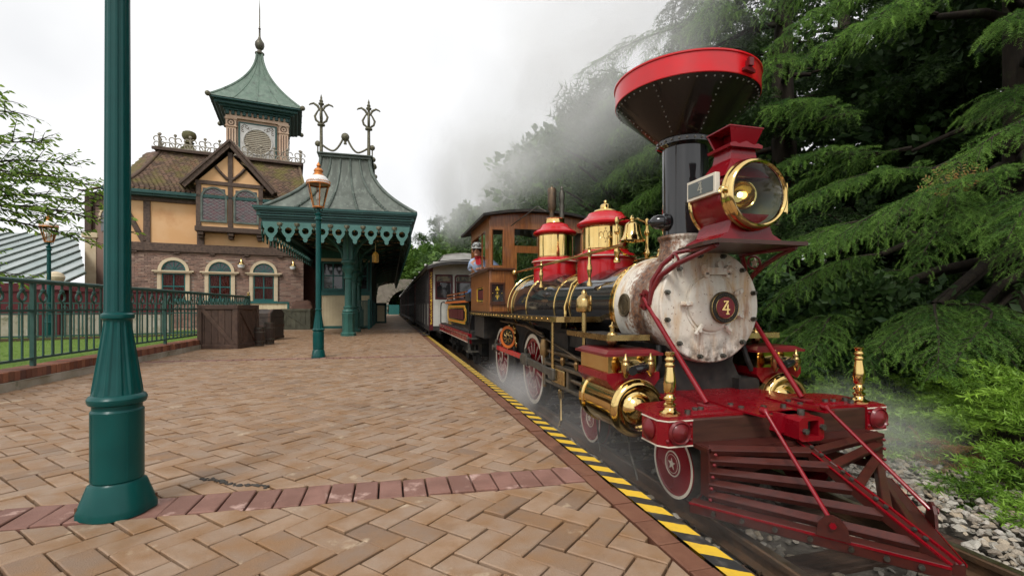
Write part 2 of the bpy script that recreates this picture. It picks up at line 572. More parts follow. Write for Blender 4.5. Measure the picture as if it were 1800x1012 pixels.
M['tarp'] = mat('tarp', (.10, .052, .035), .75, col2=(.075, .038, .026), ns=4, bump=.3, bs=16)
M['metal_roof'] = mat('metal_roof', (.40, .44, .43), .4, metal=.2, col2=(.30, .36, .35), ns=.9, stretch=(2, .5, 1), rand=.1, dirt=((.2, .23, .22), 1.5, .56, .75))
M['maroon'] = mat('maroon', (.085, .010, .014), .6, col2=(.09, .012, .014), ns=3)
M['coach_white'] = mat('coach_white', (.52, .51, .46), .55, col2=(.43, .42, .37), ns=3, dirt=((.28, .26, .22), 5, .62, .8))
M['coach_roof'] = mat('coach_roof', (.30, .29, .27), .7, col2=(.22, .21, .19), ns=3)
M['coach_dark'] = mat('coach_dark', (.03, .028, .027), .5, col2=(.045, .04, .038), ns=4)
M['coach_maroon'] = mat('coach_maroon', (.09, .012, .014), .4, col2=(.07, .01, .012), ns=4)
M['lamp_copper'] = mat('lamp_copper', (.62, .23, .055), .4, metal=.4, col2=(.45, .15, .035), ns=9)
M['lamp_white'] = mat('lamp_white', (.78, .77, .74), .25, col2=(.7, .69, .66), ns=4)
M['skin'] = mat('skin', (.56, .31, .21), .5, col2=(.5, .26, .17), ns=20)
M['shirt'] = mat('shirt', (.40, .52, .72), .8, col2=(.34, .46, .66), ns=12, bump=.3, bs=25)
M['denim'] = mat('denim', (.03, .07, .16), .8, col2=(.05, .10, .21), ns=9, bump=.4, bs=30)
M['cap'] = mat('cap', (.50, .51, .48), .85, col2=(.42, .43, .41), ns=30)
M['hair'] = mat('hair', (.05, .025, .015), .6)
M['scarf'] = mat('scarf', (.5, .02, .03), .7)
M['white'] = mat('white', (.75, .74, .7), .5)
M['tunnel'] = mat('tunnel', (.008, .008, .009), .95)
M['rock'] = mat('rock', (.24, .21, .17), .9, col2=(.16, .14, .11), ns=1.2, bump=.8, bs=5, dirt=((.10, .12, .06), .8, .52, .7))
M['bark'] = mat('bark', (.038, .028, .02), .9, col2=(.022, .017, .013), ns=6, stretch=(2, 2, .5), bump=.8, bs=20, dirt=((.05, .06, .025), 3, .55, .7))
M['soil'] = mat('soil', (.035, .026, .018), .95, col2=(.055, .04, .026), ns=5, bump=.8, bs=20, dirt=((.10, .055, .03), 8, .58, .7))
M['lawn_soil'] = mat('lawn_soil', (.12, .19, .03), .95, col2=(.09, .15, .022), ns=3, bump=.5, bs=60)
def lens_glass(name, col, ior=1.3, rough=0.0):
 """a thin clear pane: mostly transparent with a reflection, real at any angle"""
 m, nt, b = node_mat(name)
 nt.nodes.remove(b)
 out = nt.nodes['Material Output']
 t = _new(nt, 'ShaderNodeBsdfTransparent')
 t.inputs[0].default_value = c4(col)
 g = _new(nt, 'ShaderNodeBsdfGlossy')
 g.inputs['Roughness'].default_value = max(rough, .02)
 fr = _new(nt, 'ShaderNodeFresnel')
 fr.inputs['IOR'].default_value = ior
 mxs = _new(nt, 'ShaderNodeMixShader')
 nt.links.new(fr.outputs[0], mxs.inputs[0])
 nt.links.new(t.outputs[0], mxs.inputs[1])
 nt.links.new(g.outputs[0], mxs.inputs[2])
 nt.links.new(mxs.outputs[0], out.inputs['Surface'])
 return m
M['pane'] = lens_glass('pane', (.9, .9, .9), 1.18)
M['lens'] = lens_glass('lens', (.66, .72, .66), 1.2)
M['lamp_pane'] = lens_glass('lamp_pane', (.95, .92, .88), 1.25)
def leaf_mat(name, dark, light, rough=.55, trans=.25):
 """foliage: per-leaf tint (attribute 'tint': 0 old needles .. 1 new growth), a little light through"""
 m, nt, b = node_mat(name)
 L = nt.links.new
 at = _new(nt, 'ShaderNodeAttribute', attribute_name='tint')
 mxr = _new(nt, 'ShaderNodeMixRGB')
 mxr.inputs[1].default_value = c4(dark)
 mxr.inputs[2].default_value = c4(light)
 L(at.outputs['Fac'], mxr.inputs[0])
 L(mxr.outputs[0], b.inputs['Base Color'])
 b.inputs['Roughness'].default_value = rough
 b.inputs['Specular IOR Level'].default_value = .35
 tr = _new(nt, 'ShaderNodeBsdfTranslucent')
 L(mxr.outputs[0], tr.inputs['Color'])
 ms = _new(nt, 'ShaderNodeMixShader')
 ms.inputs[0].default_value = trans
 L(b.outputs[0], ms.inputs[1])
 L(tr.outputs[0], ms.inputs[2])
 L(ms.outputs[0], nt.nodes['Material Output'].inputs['Surface'])
 return m
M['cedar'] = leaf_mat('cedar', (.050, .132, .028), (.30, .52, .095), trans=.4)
M['cedar_shaded'] = leaf_mat('cedar_shaded', (.020, .048, .013), (.085, .165, .03))  # darker copy of the cedar needles: shade of the wood's interior put into the colour
M['juniper'] = leaf_mat('juniper', (.08, .175, .02), (.33, .54, .06))
M['dead_needles'] = leaf_mat('dead_needles', (.16, .075, .025), (.34, .18, .07))
M['broadleaf'] = leaf_mat('broadleaf', (.045, .105, .020), (.18, .31, .05))
M['pine'] = leaf_mat('pine', (.034, .08, .022), (.13, .22, .045))
M['maple'] = leaf_mat('maple', (.07, .16, .018), (.34, .48, .075), trans=.45)
M['lead_roof'] = mat('lead_roof', (.095, .108, .092), .6, col2=(.15, .17, .145), ns=1.1, stretch=(2, 2, .4), bump=.15, bs=10, dirt=[((.24, .275, .235), 1.6, .52, .74, (4, 4, .3)), ((.09, .10, .085), 1.3, .56, .75, (2, 2, .5))])
M['grass'] = leaf_mat('grass', (.10, .20, .02), (.22, .38, .045), trans=.35)
M['shrub'] = leaf_mat('shrub', (.02, .05, .016), (.09, .17, .035))
M['red_leaf'] = leaf_mat('red_leaf', (.20, .16, .03), (.34, .14, .05))
# ------------------------------------------------------------------ ground, platform, track
EDGE = 1.363
def flat(name, pts, m, parent=None, **kw):
 b = MB()
 b.add(pts, [tuple(range(len(pts)))])
 return b.build(name, m, parent, smooth=0, **kw)
g = MB()
g.quad((-400, -60, -.62), (400, -60, -.62), (400, 600, -.62), (-400, 600, -.62))
g.build('ground', M['soil'], kind='structure', smooth=0)
plat = thing('platform', 'brown herringbone brick platform with red brick bands beside the track', 'platform')
plat['kind'] = 'structure'
pb = MB()
pb.b2(-4.6, 1.245, -3, 30, -.6, -.045)
pb.b2(-5.2, 1.245, 30, 78, -.6, -.006)
pb.b2(-4.6, 1.245, 22.5, 30, -.046, -.006)
pb.b2(-13, -4.6, 20.5, 40, -.6, -.012)
pb.build('paving_base', [M['joint']], plat, smooth=0)
fp = MB()
fp.quad((-5.2, 22.5, -.002), (1.13, 22.5, -.002), (1.13, 78, -.002), (-5.2, 78, -.002))
fp.quad((-13, 20.5, -.004), (-5.2, 20.5, -.004), (-5.2, 40, -.004), (-13, 40, -.004))
fp.quad((-5.2, 20.5, -.0035), (-4.6, 20.5, -.0035), (-4.6, 22.5, -.0035), (-5.2, 22.5, -.0035))
fp.build('far_paving', M['far_paving'], plat, smooth=0)
def clip(poly, a, b, c):
 """keep a x + b y <= c"""
 out = []
 for i in range(len(poly)):
  p, q = poly[i], poly[(i + 1) % len(poly)]
  dp, dq = a * p[0] + b * p[1] - c, a * q[0] + b * q[1] - c
  if dp <= 0:
   out.append(p)
  if dp * dq < 0:
   t = dp / (dp - dq)
   out.append((p[0] + (q[0] - p[0]) * t, p[1] + (q[1] - p[1]) * t))
 return out
def inset(poly, d):
 n = len(poly)
 out = []
 for i in range(n):
  p0, p1, p2 = Vector(poly[i - 1]), Vector(poly[i]), Vector(poly[(i + 1) % n])
  e1, e2 = (p1 - p0).normalized(), (p2 - p1).normalized()
  n1, n2 = Vector((-e1.y, e1.x)), Vector((-e2.y, e2.x))
  k = 1 + n1.dot(n2)
  if k < .15:
   return None
  out.append(tuple(p1 + (n1 + n2) * (d / k)))
 return out
def area(p):
 return .5 * sum(p[i][0] * p[(i + 1) % len(p)][1] - p[(i + 1) % len(p)][0] * p[i][1] for i in range(len(p)))
def slab(mb, poly, z, depth=.05, joint=.0052, ch=.005, tilt=.0024):
 clean = []
 for p in poly:
  if not clean or (Vector(p) - Vector(clean[-1])).length > .006:
   clean.append(p)
 if len(clean) > 2 and (Vector(clean[0]) - Vector(clean[-1])).length < .006:
  clean.pop()
 if len(clean) < 3 or area(clean) < .0012:
  return False
 a = inset(clean, joint)
 b = inset(clean, joint + ch)
 if a is None or b is None or area(b) < .0004:
  return False
 cx = sum(p[0] for p in a) / len(a)
 cy = sum(p[1] for p in a) / len(a)
 tx, ty = random.gauss(0, tilt) * 6, random.gauss(0, tilt) * 6
 h = z + random.gauss(0, tilt)
 n = len(a)
 vs = [(x, y, z - depth) for x, y in a] + [(x, y, h - ch * .8 + (x - cx) * tx + (y - cy) * ty) for x, y in a] + [(x, y, h + (x - cx) * tx + (y - cy) * ty) for x, y in b]
 fs = [tuple(range(2 * n, 3 * n))]
 for i in range(n):
  j = (i + 1) % n
  fs += [(i, j, n + j, n + i), (n + i, n + j, 2 * n + j, 2 * n + i)]
 mb.add(vs, fs)
 return True
BS = -.042                                        # the bands run a touch off square
bands = [(2.775, .27), (10.17, .27)]
W = .132
cs, sn = math.cos(R(-47)), math.sin(R(-47))
pavers = []
def rect(x, y, w, h):
 return [(x, y), (x + w, y), (x + w, y + h), (x, y + h)]
for i in range(-190, 190):
 for j in range(-190, 190):
  d = (i - j) % 4
  if d == 0:
   q = rect(i, j, 2, 1)
  elif d == 3:
   q = rect(i, j, 1, 2)
  else:
   continue
  q = [(W * (x * cs - y * sn) + .03, W * (x * sn + y * cs) + 9) for x, y in q]
  mx_, my_ = sum(p[0] for p in q) / 4, sum(p[1] for p in q) / 4
  if not (-4.8 < mx_ < 1.35 and -3 < my_ < 22.7):
   continue
  q = clip(q, 1, 0, 1.125)
  q = clip(q, -1, 0, 4.6)
  q = clip(q, 0, 1, 22.5)
  parts = []
  lo = -1e9
  for yc, w in bands + [(1e9, 0)]:
   # lo < y - BS x < yc - w/2
   p = q
   if lo > -1e8:
    p = clip(p, BS, -1, -lo) if len(p) > 2 else p
   if yc < 1e8:
    p = clip(p, -BS, 1, yc - w / 2) if len(p) > 2 else p
   if len(p) > 2:
    parts.append(p)
   lo = yc + w / 2
  pavers += parts
pavers.sort(key=lambda p: (sum(v[1] for v in p) / len(p)) * .97 + .25 * sum(v[0] for v in p) / len(p) - min(0, area(p) - .02) * 40)
stuff = MB()
cnt = 0
for p in pavers:
 cx, cy = sum(v[0] for v in p) / len(p), sum(v[1] for v in p) / len(p)
 vis = cy > 1.35 and cx > -.63 * cy - .1
 if cnt < 298 and vis:
  b = MB()
  if slab(b, p, 0):
   b.build('paving_brick', M['paver'], plat, smooth=0)
   cnt += 1
 else:
  slab(stuff, p, 0)
stuff.build('paving_bricks', M['paver'], plat, smooth=0, kind='stuff')
# the red soldier bands
for bi, (yc, w) in enumerate(bands):
 far = MB()
 x = 1.125
 while x > -4.6:
  x2 = x - .132
  a0 = [(x2, yc - w / 2 + BS * x2), (x, yc - w / 2 + BS * x), (x, yc + w / 2 + BS * x), (x2, yc + w / 2 + BS * x2)]
  if bi == 0 and x > -2.1:
   b = MB()
   slab(b, a0, .001)
   b.build('band_brick', M['band'], plat, smooth=0)
  else:
   slab(far, a0, .001)
  x = x2
 far.build('band_bricks', M['band'], plat, smooth=0, kind='stuff')
# brick edging along the striped strip
far = MB()
y = -2.9
while y < 40:
 q = [(1.128, y), (1.246, y), (1.246, y + .215), (1.128, y + .215)]
 if 1 < y < 8:
  b = MB()
  slab(b, q, .002)
  b.build('edge_brick', M['kerb_brick'], plat, smooth=0)
 else:
  slab(far, q, .002)
 y += .215
far.build('edge_bricks', M['kerb_brick'], plat, smooth=0, kind='stuff')
# yellow and black edge: painted concrete nosing
m, nt, b_ = node_mat('edge_paint')
L = nt.links.new
geo = _new(nt, 'ShaderNodeNewGeometry')
sx = _new(nt, 'ShaderNodeSeparateXYZ')
L(geo.outputs['Position'], sx.inputs[0])
ma = _new(nt, 'ShaderNodeMath', operation='MULTIPLY_ADD')
L(sx.outputs['X'], ma.inputs[0])
ma.inputs[1].default_value = .82
L(sx.outputs['Y'], ma.inputs[2])
nz = _new(nt, 'ShaderNodeTexNoise')
nz.inputs['Scale'].default_value = 24
nz.inputs['Detail'].default_value = 4
L(geo.outputs['Position'], nz.inputs['Vector'])
ad = _new(nt, 'ShaderNodeMath', operation='MULTIPLY_ADD')
L(nz.outputs['Fac'], ad.inputs[0])
ad.inputs[1].default_value = .022
L(ma.outputs[0], ad.inputs[2])
md = _new(nt, 'ShaderNodeMath', operation='PINGPONG')
L(ad.outputs[0], md.inputs[0])
md.inputs[1].default_value = .104
gt = _new(nt, 'ShaderNodeMath', operation='GREATER_THAN')
L(md.outputs[0], gt.inputs[0])
gt.inputs[1].default_value = .050
n2 = _new(nt, 'ShaderNodeTexNoise')
n2.inputs['Scale'].default_value = 9
n2.inputs['Detail'].default_value = 7
n2.inputs['Roughness'].default_value = .7
L(geo.outputs['Position'], n2.inputs['Vector'])
def two(a, c):
 x = _new(nt, 'ShaderNodeMixRGB')
 x.inputs[1].default_value = c4(a)
 x.inputs[2].default_value = c4(c)
 r = _new(nt, 'ShaderNodeMapRange')
 r.inputs['From Min'].default_value = .52
 r.inputs['From Max'].default_value = .72
 L(n2.outputs['Fac'], r.inputs[0])
 L(r.outputs[0], x.inputs[0])
 return x.outputs[0]
mm = _new(nt, 'ShaderNodeMixRGB')
L(gt.outputs[0], mm.inputs[0])
L(two((.022, .022, .022), (.11, .10, .09)), mm.inputs[1])
L(two((.72, .45, .03), (.52, .32, .05)), mm.inputs[2])
L(mm.outputs[0], b_.inputs['Base Color'])
b_.inputs['Roughness'].default_value = .5
bp = _new(nt, 'ShaderNodeBump')
bp.inputs['Strength'].default_value = .3
bp.inputs['Distance'].default_value = .01
L(n2.outputs['Fac'], bp.inputs['Height'])
L(bp.outputs[0], b_.inputs['Normal'])
M['edge_paint'] = m
e = MB()
e.add([(1.25, -3, .004), (1.352, -3, .004), (EDGE, -3, -.006), (EDGE, -3, -.10), (1.25, -3, -.10), (1.25, 78, .004), (1.352, 78, .004), (EDGE, 78, -.006), (EDGE, 78, -.10), (1.25, 78, -.10)],
  [(0, 1, 6, 5), (1, 2, 7, 6), (2, 3, 8, 7), (3, 4, 9, 8)])
e.build('striped_edge', M['edge_paint'], plat, smooth=0)
w_ = MB()
w_.b2(1.2, 1.345, -3, 78, -.6, -.102)
w_.build('edge_wall', M['dark_side'], plat, smooth=0)
# a patch of broken joint beside the lamp
jm = MB()
for k in range(46):
 t = k / 45
 x = -1.1 + .42 * t + random.gauss(0, .008)
 yy = 3.20 - .24 * t + .02 * math.sin(9 * t) + random.gauss(0, .010)
 r = random.uniform(.006, .014)
 jm.ball((x, yy, .002), r, 6, 4, (1.3, 1, .6))
jm.build('broken_mortar', M['dark_side'], plat, kind='stuff')
# track
track = thing('railway_track', 'narrow gauge railway track of brown rails on dark timber sleepers', 'track')
track['kind'] = 'structure'
TX = (1.985, 3.035)
bed = MB()
bed.grid(lambda u, v: (1.34 + 6.5 * u, -4 + 114 * v, -.44 + (0 if u < .32 else (u - .32) * .34)), 24, 60)
bed.build('ballast_bed', M['ballast_bed'], kind='structure')
prof = [(-.055, -.12), (.055, -.12), (.055, -.108), (.012, -.095), (.010, -.045), (.030, -.035), (.032, -.008), (.025, 0), (-.025, 0), (-.032, -.008), (-.030, -.035), (-.010, -.045), (-.012, -.095), (-.055, -.108)]
for x in TX:
 r = MB()
 r.prism(prof, (x, -4, -.29), (1, 0, 0), (0, 0, 1), (0, 114, 0))
 rail = r.build('rail', M['rail_steel'], track, smooth=0)
 t = MB()
 t.b2(x - .022, x + .022, -4, 110, -.2895, -.287)
 t.build('rail_head', M['rail_top'], rail, smooth=0)
y = -.74
k = 0
far = MB()
while y < 100:
 b = MB()
 dx = random.uniform(-.02, .02)
 (b if y < 10 else far).box((2.51 + dx, y, -.475), (1.85, .2, .13), Matrix.Rotation(random.gauss(0, .01), 3, 'Z'), .008)
 if y < 10:
  sl_ = b.build('sleeper', M['sleeper'], track, smooth=0)
  c = MB()
  for x in TX:
   for s_ in (-1, 1):
    c.b2(x - .075, x + .075, y - .06, y + .06, -.411, -.403)
    c.cyl((x + s_ * .062, y + s_ * .03, -.405), (x + s_ * .062, y + s_ * .03, -.385), .013, n=6)
  c.build('rail_chair', M['rail_steel'], sl_, smooth=0)
 y += .58
far.build('sleepers', M['sleeper'], track, smooth=0, kind='stuff')
# ballast stones: real, broken stones, one heap
def stones(n, fn, smin, smax, name):
 base = []
 for k in range(10):
  bmv = []
  ph = (1 + 5 ** .5) / 2
  pts = [(-1, ph, 0), (1, ph, 0), (-1, -ph, 0), (1, -ph, 0), (0, -1, ph), (0, 1, ph), (0, -1, -ph), (0, 1, -ph), (ph, 0, -1), (ph, 0, 1), (-ph, 0, -1), (-ph, 0, 1)]
  a = np.array(pts, float)
  a /= np.linalg.norm(a, axis=1)[:, None]
  a *= rng.uniform(.72, 1.2, (12, 1))
  base.append(a)
 F = np.array([(0, 11, 5), (0, 5, 1), (0, 1, 7), (0, 7, 10), (0, 10, 11), (1, 5, 9), (5, 11, 4), (11, 10, 2), (10, 7, 6), (7, 1, 8), (3, 9, 4), (3, 4, 2), (3, 2, 6), (3, 6, 8), (3, 8, 9), (4, 9, 5), (2, 4, 11), (6, 2, 10), (8, 6, 7), (9, 8, 1)])
 V, FF = [], []
 c = 0
 for k in range(n):
  p = fn()
  if p is None:
   continue
  s_ = smin + (smax - smin) * random.random() ** 2
  q = Matrix.Rotation(random.uniform(0, 6.28), 3, (random.gauss(0, .25), random.gauss(0, .25), 1))
  a = base[random.randrange(10)] * np.array([s_ * random.uniform(.8, 1.5), s_ * random.uniform(.7, 1.1), s_ * random.uniform(.35, .7)])
  a = a @ np.array(q).T + np.array(p)
  V.append(a)
  FF.append(F + c)
  c += 12
 V = np.concatenate(V)
 FF = np.concatenate(FF)
 me = bpy.data.meshes.new(name)
 me.from_pydata(V.tolist(), [], FF.tolist())
 me.materials.append(M['stone'])
 o = bpy.data.objects.new(name, me)
 COL.objects.link(o)
 o['kind'] = 'stuff'
 o['label'] = 'grey and buff broken stone ballast heaped along the track'
 o['category'] = 'ballast'
 return o
def bedz(x):
 u = (x - 1.34) / 6.5
 return -.44 + (0 if u < .32 else (u - .32) * .34)
def fn():
 y = 1.0 + 13 * random.random() ** 2.4
 x = random.uniform(1.4, 4.6) if random.random() < .5 else random.uniform(3.1, 4.4)
 if x > 3.3 and x > 3.95 + .12 * (y - 2.2) + .5:
  return None
 z = bedz(x) + random.uniform(.0, .03)
 if x > 3.25:
  z += min(.10, (x - 3.25) * .3) + random.uniform(0, .03)
 ph = ((y + .74) % .58)
 if 1.62 < x < 3.42 and (ph < .1 or ph > .48):
  return None
 return (x, y, z)
stones(14000, fn, .018, .042, 'gravel')
# lawn behind the railing
lw = MB()
lw.grid(lambda u, v: (-30 + 25.4 * u, 1 + 20 * v, .10 + .05 * math.sin(5 * u + 3 * v)), 20, 12)
lw.build('lawn', M['lawn_soil'], kind='structure')
# right bank under the shrubs
def bank_z(x, y):
 t = x - 4.15
 return -.42 + max(0, t) * .16 + .1 * math.sin(x * 1.3 + y * .7) * min(1, max(0, t))
bk = MB()
bk.grid(lambda u, v: (3.9 + 40 * u * u, -6 + 110 * v, bank_z(3.9 + 40 * u * u, -6 + 110 * v) - .02), 40, 70)
bk.build('bank', M['soil'], kind='structure')
# ------------------------------------------------------------------ locomotive
CX = 2.5
BZ = 1.04
loco = thing('steam_locomotive', 'red black and brass steam locomotive with a funnel smokestack and white smokebox', 'locomotive', (CX, 5.5, -.29))
# smokebox paint: white, weathered, with a burnt brown ring and rust runs
m, nt, b_ = node_mat('smokebox_paint')
L = nt.links.new
geo = _new(nt, 'ShaderNodeNewGeometry')
sx = _new(nt, 'ShaderNodeSeparateXYZ')
L(geo.outputs['Position'], sx.inputs[0])
def nz(scale, st, det=6, ro=.65):
 n = _new(nt, 'ShaderNodeTexNoise')
 n.inputs['Scale'].default_value = scale
 n.inputs['Detail'].default_value = det
 n.inputs['Roughness'].default_value = ro
 mp = _new(nt, 'ShaderNodeMapping')
 mp.inputs['Scale'].default_value = st
 L(geo.outputs['Position'], mp.inputs[0])
 L(mp.outputs[0], n.inputs[0])
 return n.outputs['Fac']
def mrg(x, a, b, c=0, d=1):
 r = _new(nt, 'ShaderNodeMapRange')
 for i, q in enumerate((a, b, c, d)):
  r.inputs[i + 1].default_value = q
 L(x, r.inputs[0])
 return r.outputs[0]
def mth(op, a, b):
 x = _new(nt, 'ShaderNodeMath', operation=op)
 for i, q in enumerate((a, b)):
  if isinstance(q, (int, float)):
   x.inputs[i].default_value = q
  else:
   L(q, x.inputs[i])
 return x.outputs[0]
def mixc(f, a, b):
 x = _new(nt, 'ShaderNodeMixRGB')
 L(f, x.inputs[0])
 for i, q in ((1, a), (2, b)):
  if isinstance(q, tuple):
   x.inputs[i].default_value = c4(q)
  else:
   L(q, x.inputs[i])
 return x.outputs[0]
c = mixc(mrg(nz(5, (1, 1, 1)), .4, .7), (.76, .71, .62), (.62, .55, .45))
c = mixc(mrg(nz(3.2, (2.4, 2.4, .55)), .49, .68), c, (.58, .38, .2))
c = mixc(mrg(nz(2.6, (3, 3, .5)), .55, .67), c, (.32, .14, .06))
c = mixc(mrg(nz(40, (1, 1, 1)), .63, .68), c, (.2, .1, .06))
ring = mth('ABSOLUTE', mth('ADD', mth('SUBTRACT', sx.outputs['Y'], 3.63), mrg(nz(7, (1, .3, 1)), .3, .7, -.05, .05)), 0)
c = mixc(mth('MULTIPLY', mrg(ring, .15, .07), mrg(nz(16, (1, 1, 1)), .3, .5, .55, 1)), c, (.075, .036, .022))
c = mixc(mth('MULTIPLY', mrg(ring, .28, .13), mrg(nz(34, (1, 1, 1)), .45, .58)), c, (.22, .10, .05))
foot = mth('MULTIPLY', mrg(sx.outputs['Z'], .86, .62), mrg(nz(11, (1, 1, 1)), .42, .6))
c = mixc(foot, c, (.11, .085, .065))
L(c, b_.inputs['Base Color'])
b_.inputs['Roughness'].default_value = .5
bp = _new(nt, 'ShaderNodeBump')
bp.inputs['Strength'].default_value = .25
bp.inputs['Distance'].default_value = .008
L(nz(24, (1, 1, 1)), bp.inputs['Height'])
L(bp.outputs[0], b_.inputs['Normal'])
M['smokebox'] = m
# --- boiler
b = MB()
b.lathe([(.43, 4.08), (.43, 6.0), (.455, 6.15), (.50, 6.55), (.50, 7.86)], (CX, 0, BZ), (0, 1, 0), 64)
boiler = b.build('boiler', M['black'], loco)
for y, r in ((4.20, .434), (5.28, .434), (5.83, .434), (6.9, .504), (7.8, .504)):
 q = MB()
 q.lathe([(r, y - .016), (r + .009, y - .013), (r + .009, y + .013), (r, y + .016)], (CX, 0, BZ), (0, 1, 0), 64, close=False)
 q.build('boiler_band', M['brass'], boiler)
# --- smokebox
b = MB()
b.lathe([(.40, 3.31), (.445, 3.318), (.462, 3.345), (.462, 3.56), (.452, 3.575), (.452, 3.665), (.462, 3.68), (.462, 4.08), (.44, 4.10)], (CX, 0, BZ), (0, 1, 0), 96)
sb = b.build('smokebox', M['smokebox'], loco)
q = MB()
q.lathe([(.462, 4.06), (.472, 4.065), (.472, 4.10), (.44, 4.105)], (CX, 0, BZ), (0, 1, 0), 64, close=False)
q.build('brass_ring', M['brass'], sb)
q = MB()
q.lathe([(.0, 0), (.446, 0), (.456, .008), (.456, .03), (.0, .03)], (CX, 3.285, BZ), (0, 1, 0), 96, close=False)
q.build('front_plate', M['smokebox'], sb)
q = MB()
dcx, dcz = CX + .005, BZ + .02
q.lathe([(.0, -.05), (.12, -.047), (.2, -.034), (.222, -.02), (.226, 0)], (dcx, 3.284, dcz), (0, 1, 0), 64, close=False)
door = q.build('smokebox_door', M['smokebox'], sb)
q = MB()
q.lathe([(.226, 0), (.246, -.004), (.246, .004)], (dcx, 3.282, dcz), (0, 1, 0), 64, close=False)
q.build('door_seat', M['smokebox'], sb)
# hinge at the top of the door, dogs around it
q = MB()
q.prism([(-.135, .0), (-.12, -.03), (.12, -.03), (.135, 0), (.128, .045), (.09, .045), (.075, .02), (.02, .028), (-.02, .028), (-.075, .02), (-.09, .045), (-.128, .045)], (dcx + .03, 3.27, dcz + .262), (1, 0, 0), (0, 0, 1), (0, -.035, 0))
for s_ in (-.1, .1):
 q.cyl((dcx + .03 + s_, 3.235, dcz + .268), (dcx + .03 + s_, 3.215, dcz + .268), .018, n=10)
 q.cyl((dcx + .03 + s_, 3.25, dcz + .225), (dcx + .03 + s_, 3.235, dcz + .225), .02, n=10)
q.build('door_hinge', M['smokebox'], sb)
for a in (180, 236, 304, 22, -22):
 q = MB()
 ca, sa = math.cos(R(a)), math.sin(R(a))
 q.beam((dcx + .20 * ca, 3.24, dcz + .20 * sa), (dcx + .30 * ca, 3.255, dcz + .30 * sa), .035, .028, (0, 1, 0), .008)
 q.cyl((dcx + .255 * ca, 3.28, dcz + .255 * sa), (dcx + .255 * ca, 3.222, dcz + .255 * sa), .016, n=8)
 q.build('door_clamp', M['smokebox'], sb)
for i in range(12):
 a = R(15 + 30 * i)
 q = MB()
 x, z = CX + .415 * math.cos(a), BZ + .415 * math.sin(a)
 q.cyl((x, 3.29, z), (x, 3.262, z), .021, n=6)
 q.cyl((x, 3.263, z), (x, 3.243, z), .013, n=10)
 q.build('bolt', M['bolt'], sb)
# lamp stud above the hinge
q = MB()
q.cyl((CX + .07, 3.29, BZ + .335), (CX + .07, 3.25, BZ + .335), .03, n=12)
q.build('stud', M['smokebox'], sb)
# --- round number plate with the 4
npx, npz = CX + .075, BZ - .012
q = MB()
q.lathe([(.0, 0), (.128, 0), (.128, .012), (.122, .02), (.0, .02)], (npx, 3.228, npz), (0, -1, 0), 64, close=False)
plate = q.build('number_plate', M['bronze_plate'], loco)
q = MB()
q.lathe([(.0, 0), (.12, 0), (.12, .003), (0, .003)], (npx, 3.208, npz), (0, -1, 0), 64, close=False)
q.build('plate_ring', M['black_matt'], plate)
q = MB()
q.lathe([(.0, 0), (.084, 0), (.084, .004), (0, .004)], (npx, 3.2045, npz), (0, -1, 0), 64, close=False)
q.build('plate_field', M['red'], plate)
for rr in (.086, .123):
 q = MB()
 q.torus((npx, 3.203, npz), (0, 1, 0), rr, .0025, 64, 6)
 q.build('plate_rim', M['brass_dull'], plate)
FOUR = [(-.20, .50), (.22, .50), (.22, .44), (-.155, -.10), (.06, -.10), (.06, .14), (.20, .28), (.20, -.10), (.33, -.10), (.33, -.20), (.20, -.20), (.20, -.40), (.28, -.44), (.28, -.50), (-.02, -.50), (-.02, -.44), (.06, -.40), (.06, -.20), (-.33, -.20), (-.33, -.12), (.05, .43), (-.10, .43), (-.155, .38), (-.20, .38)]
def four(mb, o, ux, uz, h, dep):
 mb.prism([(x * h, z * h) for x, z in FOUR], o, ux, uz, dep)
q = MB()
four(q, (npx, 3.2005, npz), (1, 0, 0), (0, 0, 1), .108, (0, -.006, 0))
q.build('digit', M['brass'], plate, smooth=0)
txt = 'EURODISNEYLAND RAILROAD'
q = MB()
for i, ch in enumerate(txt):
 if ch == ' ':
  continue
 a = R(205 - 230 * i / (len(txt) - 1))
 vs, fs = text_mesh(ch, .019)
 ca, sa = math.cos(a - PI / 2), math.sin(a - PI / 2)
 ox, oz = npx + .096 * math.cos(a), npz + .096 * math.sin(a)
 q.add([(ox + x * ca - z * sa, 3.2035, oz + x * sa + z * ca) for x, z, _ in vs], fs)
for i in range(9):
 a = R(232 + 76 * i / 8)
 q.cyl((npx + .104 * math.cos(a), 3.206, npz + .104 * math.sin(a)), (npx + .104 * math.cos(a), 3.202, npz + .104 * math.sin(a)), .004, n=6)
q.build('lettering', M['bronze_plate'], plate, smooth=0)
# builder's plate on the flank
q = MB()
px_, py_, pz_ = CX - .458, 3.86, BZ + .01
q.lathe([(0, 0), (.105, 0), (.105, .012), (.095, .016), (.09, .010), (.0, .010)], (px_, py_, pz_), (-1, 0, .03), 48, close=False)
mk = q.build('maker_plate', M['bronze_plate'], loco)
q = MB()
for i in range(28):
 a = 2 * PI * i / 28
 q.box((px_ - .013, py_ + .075 * math.cos(a), pz_ + .075 * math.sin(a)), (.008, .008, .015), Matrix.Rotation(-a + PI / 2, 3, 'X'))
q.torus((px_ - .012, py_, pz_), (1, 0, 0), .05, .003, 32, 5)
for dz in (-.02, 0, .02):
 q.b2(px_ - .017, px_ - .009, py_ - .032, py_ + .032, pz_ + dz - .004, pz_ + dz + .004)
q.build('raised_marks', M['bronze_plate'], mk, smooth=0)
